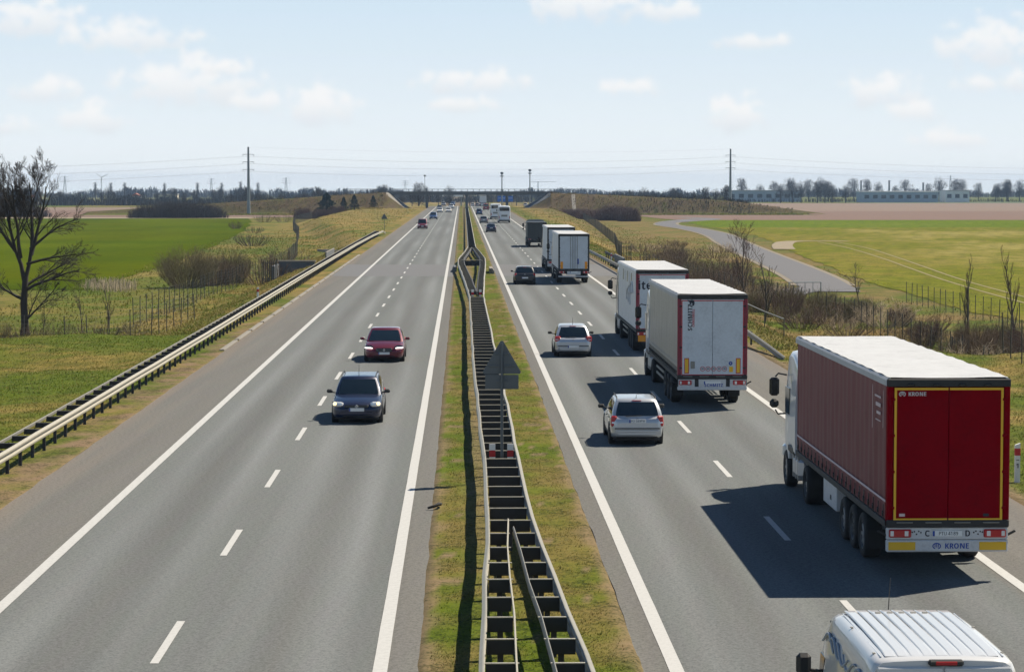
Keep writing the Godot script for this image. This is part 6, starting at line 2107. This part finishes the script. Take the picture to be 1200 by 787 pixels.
# ---------------------------------------------------------------- grass
func build_grass() -> void:
	var r := RandomNumberGenerator.new()
	r.seed = 101
	var blade := MB.new()
	for k in 7:
		var a := r.randf() * TAU
		var lean := r.randf_range(0.2, 0.9)
		var h := r.randf_range(0.55, 1.0)
		var dir := Vector3(cos(a), 0, sin(a))
		var sd := dir.cross(Vector3.UP) * 0.09
		var p := dir * r.randf_range(0.0, 0.35)
		var m := p + dir * lean * 0.3 + Vector3(0, h * 0.62, 0)
		blade.tri(p - sd, m, p + sd)
		blade.tri(m - sd * 0.6, p + dir * lean + Vector3(0, h, 0), m + sd * 0.6)
	var bm := blade.mesh()
	var xf := []
	var cols := PackedColorArray()
	var add := func(x: float, d: float, s: float) -> void:
		var c := ground_colour(x, d)
		var v := r.randf_range(0.9, 1.5)
		var straw := r.randf()
		c = Color(c.r * v, c.g * v, c.b * v)
		if straw < 0.2:
			c = c.lerp(Color(0.3, 0.24, 0.1), 0.6)
		elif straw < 0.5:
			c = c.lerp(Color(0.09, 0.15, 0.008), 0.5)
		cols.append(c)
		xf.append(Transform3D(Basis(Vector3.UP, r.randf() * TAU).scaled(Vector3(s, s * r.randf_range(0.5, 1.1), s)), pos_on(x, d, -0.01)))
	# median
	for k in 60000:
		var d := 34.0 + 130.0 * pow(r.randf(), 1.7)
		var x := r.randf_range(MED_L + 0.03, MED_R - 0.03)
		var e := minf(x - MED_L, MED_R - x)
		if r.randf() < smoothstep(0.05, 0.5, e) * clampf(0.75 + 1.2 * noise.get_noise_2d(x * 0.5 + 31.0, d * 0.35), 0.12, 1.0):
			add.call(x, d, r.randf_range(0.03, 0.065))
	# left terrace and bank
	for k in 60000:
		var d := 52.0 + 80.0 * pow(r.randf(), 1.2)
		var x := -12.9 - 15.0 * r.randf()
		if x > -13.3 and r.randf() < 0.6:
			continue
		add.call(x, d, r.randf_range(0.05, 0.11))
	for k in 16000:
		var d := 132.0 + 190.0 * pow(r.randf(), 1.4)
		add.call(-13.2 - 11.0 * r.randf(), d, r.randf_range(0.09, 0.24))
	# rough tussocks on the field margins and the embankments
	for k in 9000:
		var d := 150.0 + 320.0 * pow(r.randf(), 1.3)
		add.call(-18.0 - 20.0 * r.randf() - smoothstep(250.0, 450.0, d) * 6.0, d, r.randf_range(0.14, 0.36))
	for k in 9000:
		var d := 125.0 + 330.0 * pow(r.randf(), 1.2)
		var x := 24.0 + 20.0 * r.randf()
		if (absf(x - lerpf(35.5, 51.5, smoothstep(226.0, 480.0, d))) > 5.0 and (d > 240.0 or x < 26.0)) or d < 212.0:
			add.call(x, d, r.randf_range(0.1, 0.26))
	for k in 9000:
		var x := r.randf_range(-100.0, -26.0) if r.randf() < 0.5 else r.randf_range(29.0, 112.0)
		add.call(x, r.randf_range(786.0, 816.0), r.randf_range(0.3, 0.75))
	for k in 8000:
		var d := 300.0 + 480.0 * r.randf()
		var x := (-14.0 - 26.0 * r.randf()) if r.randf() < 0.5 else (15.5 + 22.0 * r.randf())
		add.call(x, d, r.randf_range(0.16, 0.4))
	# right terrace and bank
	for k in 42000:
		var d := 54.0 + 66.0 * pow(r.randf(), 1.2)
		var x := 14.7 + 15.0 * pow(r.randf(), 1.2)
		if x < 15.1 and r.randf() < 0.6:
			continue
		add.call(x, d, r.randf_range(0.05, 0.11))
	for k in 30000:
		var d := 118.0 + 240.0 * pow(r.randf(), 1.3)
		var x := 15.1 + 17.0 * pow(r.randf(), 1.1)
		if d > 212.0 and d < 236.0 and x > 26.0:
			continue
		add.call(x, d, r.randf_range(0.08, 0.24))
	var mm := MultiMesh.new()
	mm.transform_format = MultiMesh.TRANSFORM_3D
	mm.use_colors = true
	mm.mesh = bm
	mm.instance_count = xf.size()
	for k in xf.size():
		mm.set_instance_transform(k, xf[k])
		mm.set_instance_color(k, cols[k])
	var o := MultiMeshInstance3D.new()
	o.name = "grass"
	o.multimesh = mm
	o.material_override = M.grass_blade
	o.set_meta("kind", "stuff")
	o.set_meta("label", "short patchy spring grass on the median and verges")
	o.set_meta("category", "grass")
	add_child(o)

# ---------------------------------------------------------------- the distance
func pylon_pole(label: String, x: float, d: float, base: float, h: float) -> Node3D:
	var t := thing("power_pole", label, "power pole", Vector3(x, base, -d), 0.0, "steel power poles")
	var b := MB.new()
	b.cyl(Vector3(0, -1, 0), Vector3(0, h, 0), 0.62, 0.3, 12)
	part(t, "pole", b.mesh(), M.pole_steel)
	for k in 3:
		var y := h - 2.6 - 2.5 * k
		b = MB.new()
		b.cyl(Vector3(-1.9, y + 0.1, 0), Vector3(1.9, y + 0.1, 0), 0.09, 0.09, 6)
		part(t, "cross_arm", b.mesh(), M.pole_steel)
		for s in [-1, 1]:
			b = MB.new()
			b.cyl(Vector3(s * 1.8, y - 0.55, 0), Vector3(s * 1.8, y + 0.05, 0), 0.07, 0.07, 6)
			part(t, "insulator", b.mesh(), M.pole_steel)
	return t

func wire_span(label: String, a: Vector3, b: Vector3, sag: float) -> void:
	var m := MB.new()
	var pts := []
	var rr := []
	for k in 25:
		var f := k / 24.0
		pts.append(a.lerp(b, f) - Vector3(0, 4.0 * sag * f * (1.0 - f), 0))
		rr.append(0.011)
	m.tube(pts, rr, 4, false)
	var o := part(self, numbered("power_line"), m.mesh(), M.dark_steel)
	o.set_meta("label", label)
	o.set_meta("category", "power line")
	o.set_meta("group", "overhead power lines")

func far_block(called: String, label: String, x: float, d: float, w: float, h: float, dep: float, wall: Material, roof: Material, wins: int, pitched := false) -> void:
	var t := thing(called, label, "building", Vector3(x, lev(d), -d))
	part(t, "wall", boxm(Vector3(w, h, dep), 0.05), wall, Vector3(0, h * 0.5, 0))
	if pitched:
		var b := MB.new()
		b.prism(PackedVector2Array([Vector2(-w * 0.54, h), Vector2(w * 0.54, h), Vector2(0, h + w * 0.3)]), -dep * 0.52, dep * 0.52)
		part(t, "roof", b.mesh(), roof)
	else:
		part(t, "roof", boxm(Vector3(w + 0.6, 0.5, dep + 0.6), 0.05), roof, Vector3(0, h + 0.25, 0))
	for k in wins:
		var f := (k + 0.5) / wins
		part(t, "window", boxm(Vector3(w / wins * 0.55, h * 0.35, 0.12), 0.02), M.window_dark, Vector3(-w * 0.5 + w * f, h * 0.55, dep * 0.5 + 0.03))

# far bare tree: trunk, limbs and a cloud of fine twigs filling a rounded crown
func fuzzy_tree(seed_: int, h: float, w: float, n: int) -> Array:
	var r := RandomNumberGenerator.new()
	r.seed = seed_
	var a := MB.new()
	var b := MB.new()
	a.tube([Vector3(0, -0.5, 0), Vector3(r.randf_range(-0.3, 0.3), h * 0.35, 0), Vector3(r.randf_range(-0.6, 0.6), h * 0.85, 0)], [0.38, 0.26, 0.06], 6, false)
	var lobes := []
	for k in 11:
		var an := TAU * k * 0.382 + r.randf()
		var f := 0.3 + 0.56 * k / 10.0
		var rr := w * r.randf_range(0.1, 0.36) * sin(clampf((f - 0.15) / 0.8, 0, 1) * PI)
		var c := Vector3(cos(an) * rr, h * f, sin(an) * rr)
		lobes.append([c, w * r.randf_range(0.15, 0.24)])
		a.tube([Vector3(0, h * r.randf_range(0.2, 0.4), 0), c * 0.6 + Vector3(0, h * 0.12, 0), c], [0.16, 0.11, 0.05], 4, false)
	for k in n:
		var l: Array = lobes[k % 11]
		var d := Vector3(r.randf_range(-1, 1), r.randf_range(-0.8, 1), r.randf_range(-1, 1))
		if d.length() > 1.0:
			d = d.normalized()
		var p: Vector3 = l[0] + d * l[1] * Vector3(1.0, 1.15, 1.0)
		var o := (d + Vector3(0, 0.7, 0) + Vector3(r.randf_range(-1, 1), r.randf_range(-0.5, 0.5), r.randf_range(-1, 1)) * 0.6).normalized()
		var ln := r.randf_range(0.7, 1.7)
		b.tube([p, p + o * ln], [0.05, 0.02], 3, false)
	return [a.mesh(), b.mesh()]

func build_far() -> void:
	pylon_pole("steel power pole left of the motorway in front of the embankment", -71.0, 806.0, -1.6, 22.0)
	pylon_pole("steel power pole at the edge of the right ploughed field", 106.0, 950.0, -2.6, 24.5)
	for k in 3:
		for s in [-1, 1]:
			var y0 := -1.6 + 22.0 - 3.1 - 2.5 * k
			var y1 := -2.6 + 24.5 - 3.1 - 2.5 * k
			var nm: String = ["upper", "middle", "lower"][k] + (" near" if s < 0 else " far")
			wire_span("thin %s power line between the two steel poles" % nm, Vector3(-71.0 + s * 1.8, y0, -806), Vector3(106.0 + s * 1.8, y1, -950), 2.2)
			wire_span("thin %s power line running off beyond the left pole" % nm, Vector3(-71.0 + s * 1.8, y0, -806), Vector3(-330.0, y0 - 3.0, -820), 3.5)
			wire_span("thin %s power line running off beyond the right pole" % nm, Vector3(106.0 + s * 1.8, y1, -950), Vector3(420.0, y1 - 1.0, -1080), 4.0)
	wire_span("thin topmost earth wire between the two steel poles", Vector3(-71, 20.3, -806), Vector3(106, 21.8, -950), 1.6)
	# tall lamp masts by the bridge
	for q in [[-13.4, 880.0, 11.4, "slender lamp mast just left of the lanes beyond the bridge", false], [14.5, 868.0, 12.3, "thick camera mast with a round head right above the lanes", true], [24.4, 862.0, 13.3, "tall camera mast with a double head right of the lanes", true]]:
		var t := thing("mast", q[3], "mast", Vector3(q[0], -0.3, -q[1]))
		var b := MB.new()
		b.cyl(Vector3(0, -0.3, 0), Vector3(0, q[2], 0), 0.24 if q[4] else 0.1, 0.18 if q[4] else 0.08, 10)
		part(t, "pole", b.mesh(), M.pole_steel)
		if q[4]:
			b = MB.new()
			b.cbox(Vector3(0, q[2] - 1.1, 0), Vector3(1.25, 0.4, 0.6), 0.08)
			part(t, "crossbar", b.mesh(), M.pole_steel)
			b = MB.new()
			b.tube([Vector3(0, q[2] - 0.5, 0), Vector3(0, q[2] - 0.2, 0), Vector3(0, q[2] + 0.25, 0), Vector3(0, q[2] + 0.4, 0)], [0.2, 0.6, 0.5, 0.15], 12)
			part(t, "head", b.mesh(), M.bridge_steel)
		else:
			b = MB.new()
			b.cbox(Vector3(0, q[2], 0), Vector3(0.8, 0.55, 0.4), 0.08)
			part(t, "lamp_head", b.mesh(), M.pole_steel)
	# blue direction signs beyond the bridge
	for k in 2:
		var t := thing("direction_sign", ["wider blue direction sign under the bridge, left one of the pair", "blue direction sign under the bridge, right one of the pair"][k], "road sign", Vector3([18.0, 21.6][k], platform(1090.0), -1090.0))
		part(t, "panel", boxm(Vector3([3.6, 3.2][k], 2.5, 0.12), 0.04), M.sign_blue, Vector3(0, 3.9, 0))
		part(t, "border_line", boxm(Vector3([3.3, 2.9][k], 0.12, 0.02), 0.005), M.reflector_white, Vector3(0, 4.2, 0.07))
		for s in [-1, 1]:
			part(t, "post", boxm(Vector3(0.16, 5.2, 0.16), 0.02), M.pole_steel, Vector3(s * 1.1, 2.6, -0.15))
	# toll canopy
	var tc := thing("toll_canopy", "white canopy across the oncoming lanes beyond the bridge", "canopy", Vector3(-4.2, platform(1110.0), -1110.0))
	part(tc, "roof", boxm(Vector3(9.5, 0.9, 8.0), 0.1), M.wall_white, Vector3(0, 5.4, 0))
	for x in [-4.0, 0.0, 4.0]:
		part(tc, "column", boxm(Vector3(0.4, 5.0, 0.4), 0.05), M.pole_steel, Vector3(x, 2.5, 0))
	# houses and works
	far_block("factory", "long pale factory with white roof beyond the right ploughed field", 288.0, 1590.0, 50.0, 6.8, 25.0, M.wall_blue, M.wall_white, 9)
	for k in 3:
		var ch := thing("chimney", ["left one of three thin chimneys behind the long pale factory", "middle one of three thin chimneys behind the long pale factory", "right one of three thin chimneys behind the long pale factory"][k], "chimney", Vector3([269.0, 288.0, 311.0][k], lev(1620.0), -1620.0))
		var cb := MB.new()
		cb.cyl(Vector3(0, 0, 0), Vector3(0, [14.5, 14.5, 13.0][k], 0), 0.75, 0.6, 10)
		part(ch, "stack", cb.mesh(), M.roof_grey)
		part(ch, "rim", boxm(Vector3(1.5, 0.4, 1.5), 0.1), M.roof_grey, Vector3(0, [14.4, 14.4, 12.9][k], 0))
	far_block("warehouse", "bluish warehouse half hidden by trees right of the right power pole", 205.0, 1640.0, 50.0, 7.5, 20.0, M.wall_blue, M.roof_grey, 8)
	far_block("warehouse", "white warehouse end right of the long pale factory", 328.0, 1600.0, 16.0, 7.5, 20.0, M.wall_white, M.roof_grey, 3)
	far_block("warehouse", "pale low shed among the far right trees", 420.0, 1690.0, 22.0, 4.5, 12.0, M.wall_white, M.roof_grey, 4)
	far_block("house", "cream house among the far trees left of the left power pole", -172.0, 1420.0, 11.0, 5.5, 9.0, M.wall_cream, M.roof_grey, 3)
	far_block("house", "white house among the far trees above the dark thicket", -195.0, 1450.0, 6.0, 4.5, 8.0, M.wall_white, M.roof_tile, 2, true)
	far_block("house", "small white house at the far tree line, near the left frame edge", -248.0, 1400.0, 6.0, 3.5, 7.0, M.wall_white, M.roof_tile, 2, true)
	# tree belts: a few tree shapes, repeated with turns and sizes
	var fr := RandomNumberGenerator.new()
	fr.seed = 202
	var shapes := []
	for k in 4:
		shapes.append(fuzzy_tree(300 + k, 13.0, [9.0, 7.5, 8.5, 6.5][k], 1000))
	var ordr := func(k: int) -> String:
		var tens := ["", "", "twenty", "thirty", "forty", "fifty", "sixty", "seventy"]
		var ones := ["first", "second", "third", "fourth", "fifth", "sixth", "seventh", "eighth", "ninth", "tenth", "eleventh", "twelfth", "thirteenth", "fourteenth", "fifteenth", "sixteenth", "seventeenth", "eighteenth", "nineteenth"]
		var tenth := ["", "", "twentieth", "thirtieth", "fortieth", "fiftieth", "sixtieth", "seventieth"]
		var n := k + 1
		if n < 20:
			return ones[n - 1]
		if n % 10 == 0:
			return tenth[n / 10]
		return tens[n / 10] + "-" + ones[n % 10 - 1]
	var row := func(called: String, label: String, n: int, x0: float, x1: float, d0: float, d1: float, s0: float, s1: float, group: String) -> void:
		for k in n:
			var f := (k + 0.5 + fr.randf_range(-0.35, 0.35)) / n
			var d := lerpf(d0, d1, f) + fr.randf_range(-12, 12)
			var x := lerpf(x0, x1, f)
			var s := fr.randf_range(s0, s1)
			tree_thing(called, label % ordr.call(k), shapes[k % 4], Vector3(x, gh(x, d), -d), fr.randf() * TAU, Vector3(s * 1.05, s, s * 1.05), M.far_twig, M.far_twig, group)
	row.call("far_tree", "%s bare tree from the left in the row right of the right power pole", 26, 175.0, 470.0, 1640.0, 1760.0, 0.85, 1.25, "bare trees behind the right fields")
	row.call("far_tree", "%s bare tree from the left in the row along the right horizon", 18, 380.0, 560.0, 1720.0, 1900.0, 0.85, 1.15, "bare trees along the right horizon")
	row.call("near_belt_tree", "%s bare tree from the left in the clump beside the pale factory", 7, 198.0, 246.0, 1500.0, 1520.0, 0.8, 1.05, "bare trees before the pale factory")
	row.call("embankment_tree", "%s bare tree from the left behind the right embankment", 12, 66.0, 118.0, 1010.0, 1060.0, 0.45, 0.8, "bare trees behind the right embankment")
	row.call("far_tree", "%s bare tree from the left in the belt behind the left fields", 40, -300.0, -105.0, 1250.0, 1330.0, 0.42, 0.72, "bare trees behind the left fields")
	row.call("far_tree", "%s bare tree from the left behind the left embankment", 16, -95.0, -14.0, 960.0, 1010.0, 0.42, 0.72, "bare trees behind the left embankment")
	row.call("far_tree", "%s bare tree from the left seen through the bridge opening", 12, -40.0, 60.0, 1230.0, 1270.0, 0.4, 0.6, "bare trees beyond the bridge opening")
	tree_thing("far_tree", "big round bare tree above the left end of the bridge", shapes[1], Vector3(-16.5, lev(930.0), -930.0), 1.0, Vector3(0.9, 0.83, 0.9), M.far_twig, M.far_twig)
	tree_thing("far_tree", "round bare tree right of the round one above the left end of the bridge", shapes[2], Vector3(-5.0, lev(1000.0), -1000.0), 1.0, Vector3(0.7, 0.72, 0.7), M.far_twig, M.far_twig)
	# poplars
	var pop := fuzzy_tree(320, 15.0, 3.0, 420)
	for k in 11:
		var px: float = [-272.0, -262.0, -212.0, -203.0, -195.0, -172.0, -153.0, -139.0, -128.0, -118.0, -268.0][k]
		tree_thing("poplar", "%s slim poplar standing above the left tree belt" % ordr.call(k), pop, Vector3(px * 1.32, lev(1850.0), -1850.0), k * 1.0, Vector3(1.0, fr.randf_range(0.85, 1.05), 1.0), M.far_twig, M.far_twig, "poplars above the left tree belt")
	# distant woods that read as one mass
	var wood := func(label: String, x0: float, x1: float, d: float, h: float, n: int) -> void:
		var b := MB.new()
		for k in n:
			var f := fr.randf()
			var x := lerpf(x0, x1, f)
			var dd := d + fr.randf_range(-25, 25)
			var hh := h * fr.randf_range(0.55, 1.0) * (0.8 + 0.5 * noise.get_noise_2d(x * 0.03, d))
			var base := Vector3(x, gh(x, dd) - 0.5, -dd)
			b.tube([base, base + Vector3(fr.randf_range(-0.08, 0.08) * hh, hh * 0.6, 0), base + Vector3(fr.randf_range(-0.2, 0.2) * hh, hh, 0)], [0.04 * hh, 0.05 * hh, 0.012 * hh], 3, false)
			for j in 3:
				var p := base + Vector3(0, hh * fr.randf_range(0.25, 0.8), 0)
				b.tube([p, p + Vector3(fr.randf_range(-0.22, 0.22) * hh, hh * 0.22, fr.randf_range(-0.1, 0.1) * hh)], [0.03 * hh, 0.01 * hh], 3, false)
		var o := structure("distant_wood", b.mesh(), M.far_twig)
		o.set_meta("kind", "stuff")
		o.set_meta("label", label)
		o.set_meta("category", "wood")
	wood.call("dark wooded belt behind the left ploughed field", -420.0, -80.0, 1290.0, 6.5, 4200)
	wood.call("blue distant wood along the whole left horizon", -900.0, -60.0, 2500.0, 12.0, 3000)
	wood.call("blue distant wood along the right horizon", 60.0, 900.0, 2700.0, 12.0, 3000)
	wood.call("distant wood closing the motorway beyond the bridge", -120.0, 160.0, 1600.0, 9.0, 1500)
	wood.call("dark hedge at the foot of the right tree row", 170.0, 640.0, 1620.0, 4.0, 1600)
	wood.call("dark brush on the back of the right embankment", 60.0, 98.0, 830.0, 2.2, 1500)
	wood.call("low brush along the left embankment top", -92.0, -30.0, 845.0, 1.6, 300)
	# lattice masts and a wind turbine on the horizon
	for q in [[-452.0, 2760.0, 24.0, "lattice pylon on the left horizon beside the bare tree", true], [-300.0, 2900.0, 22.0, "lattice pylon on the horizon above the dark thicket", false], [-196.0, 2700.0, 22.0, "lattice pylon on the horizon left of the left power pole", false], [-70.0, 3000.0, 20.0, "faint lattice pylon on the horizon right of the left power pole", false], [610.0, 3000.0, 26.0, "faint lattice mast on the right horizon", false]]:
		var t := thing("lattice_pylon", q[3], "pylon", Vector3(q[0], lev(q[1]), -q[1]), 0.0, "lattice pylons on the horizon")
		var b := MB.new()
		for sx in [-1, 1]:
			for sz in [-1, 1]:
				b.cyl(Vector3(sx * 2.2, 0, sz * 2.2), Vector3(sx * 0.3, q[2], sz * 0.3), 0.16, 0.12, 4)
		for k in 7:
			var y: float = q[2] * k / 7.0
			var w := lerpf(2.2, 0.3, k / 7.0)
			var w2 := lerpf(2.2, 0.3, (k + 1) / 7.0)
			for sz in [-1, 1]:
				b.cyl(Vector3(-w, y, sz * w), Vector3(w2, y + q[2] / 7.0, sz * w2), 0.08, 0.08, 4)
				b.cyl(Vector3(w, y, sz * w), Vector3(-w2, y + q[2] / 7.0, sz * w2), 0.08, 0.08, 4)
		part(t, "tower", b.mesh(), M.pole_steel)
		for y in [0.72, 0.84, 0.95]:
			b = MB.new()
			b.cyl(Vector3(-5.5 + 4.0 * (y - 0.72), q[2] * y, 0), Vector3(5.5 - 4.0 * (y - 0.72), q[2] * y, 0), 0.16, 0.16, 4)
			part(t, "cross_arm", b.mesh(), M.pole_steel)
	for q in [[-520.0, 3500.0, 26.0, 0.4, "white wind turbine on the left horizon"]]:
		var t := thing("wind_turbine", q[4], "wind turbine", Vector3(q[0], lev(q[1]), -q[1]))
		var b := MB.new()
		b.cyl(Vector3(0, 0, 0), Vector3(0, q[2], 0), 0.7, 0.4, 8)
		part(t, "tower", b.mesh(), M.wall_white)
		part(t, "nacelle", boxm(Vector3(1.4, 1.4, 3.4), 0.3), M.wall_white, Vector3(0, q[2] + 0.3, 0.4))
		for k in 3:
			var a: float = q[3] + TAU * k / 3.0
			b = MB.new()
			b.tube([Vector3(0, q[2] + 0.3, 2.2), Vector3(cos(a) * 4.0, q[2] + 0.3 + sin(a) * 4.0, 2.2), Vector3(cos(a) * 12.0, q[2] + 0.3 + sin(a) * 12.0, 2.2)], [0.4, 0.55, 0.1], 5)
			part(t, "blade", b.mesh(), M.wall_white)
	# a building crane far off, right of the masts
	var cr := thing("tower_crane", "faint tower crane on the horizon above the bridge", "crane", Vector3(95.0, lev(3000.0), -3000.0))
	var cbm := MB.new()
	cbm.cbox(Vector3(0, 9.5, 0), Vector3(0.9, 19.0, 0.9), 0.1)
	part(cr, "tower", cbm.mesh(), M.pole_steel)
	cbm = MB.new()
	cbm.cbox(Vector3(6, 18.0, 0), Vector3(34.0, 0.35, 0.35), 0.1)
	part(cr, "jib", cbm.mesh(), M.pole_steel)
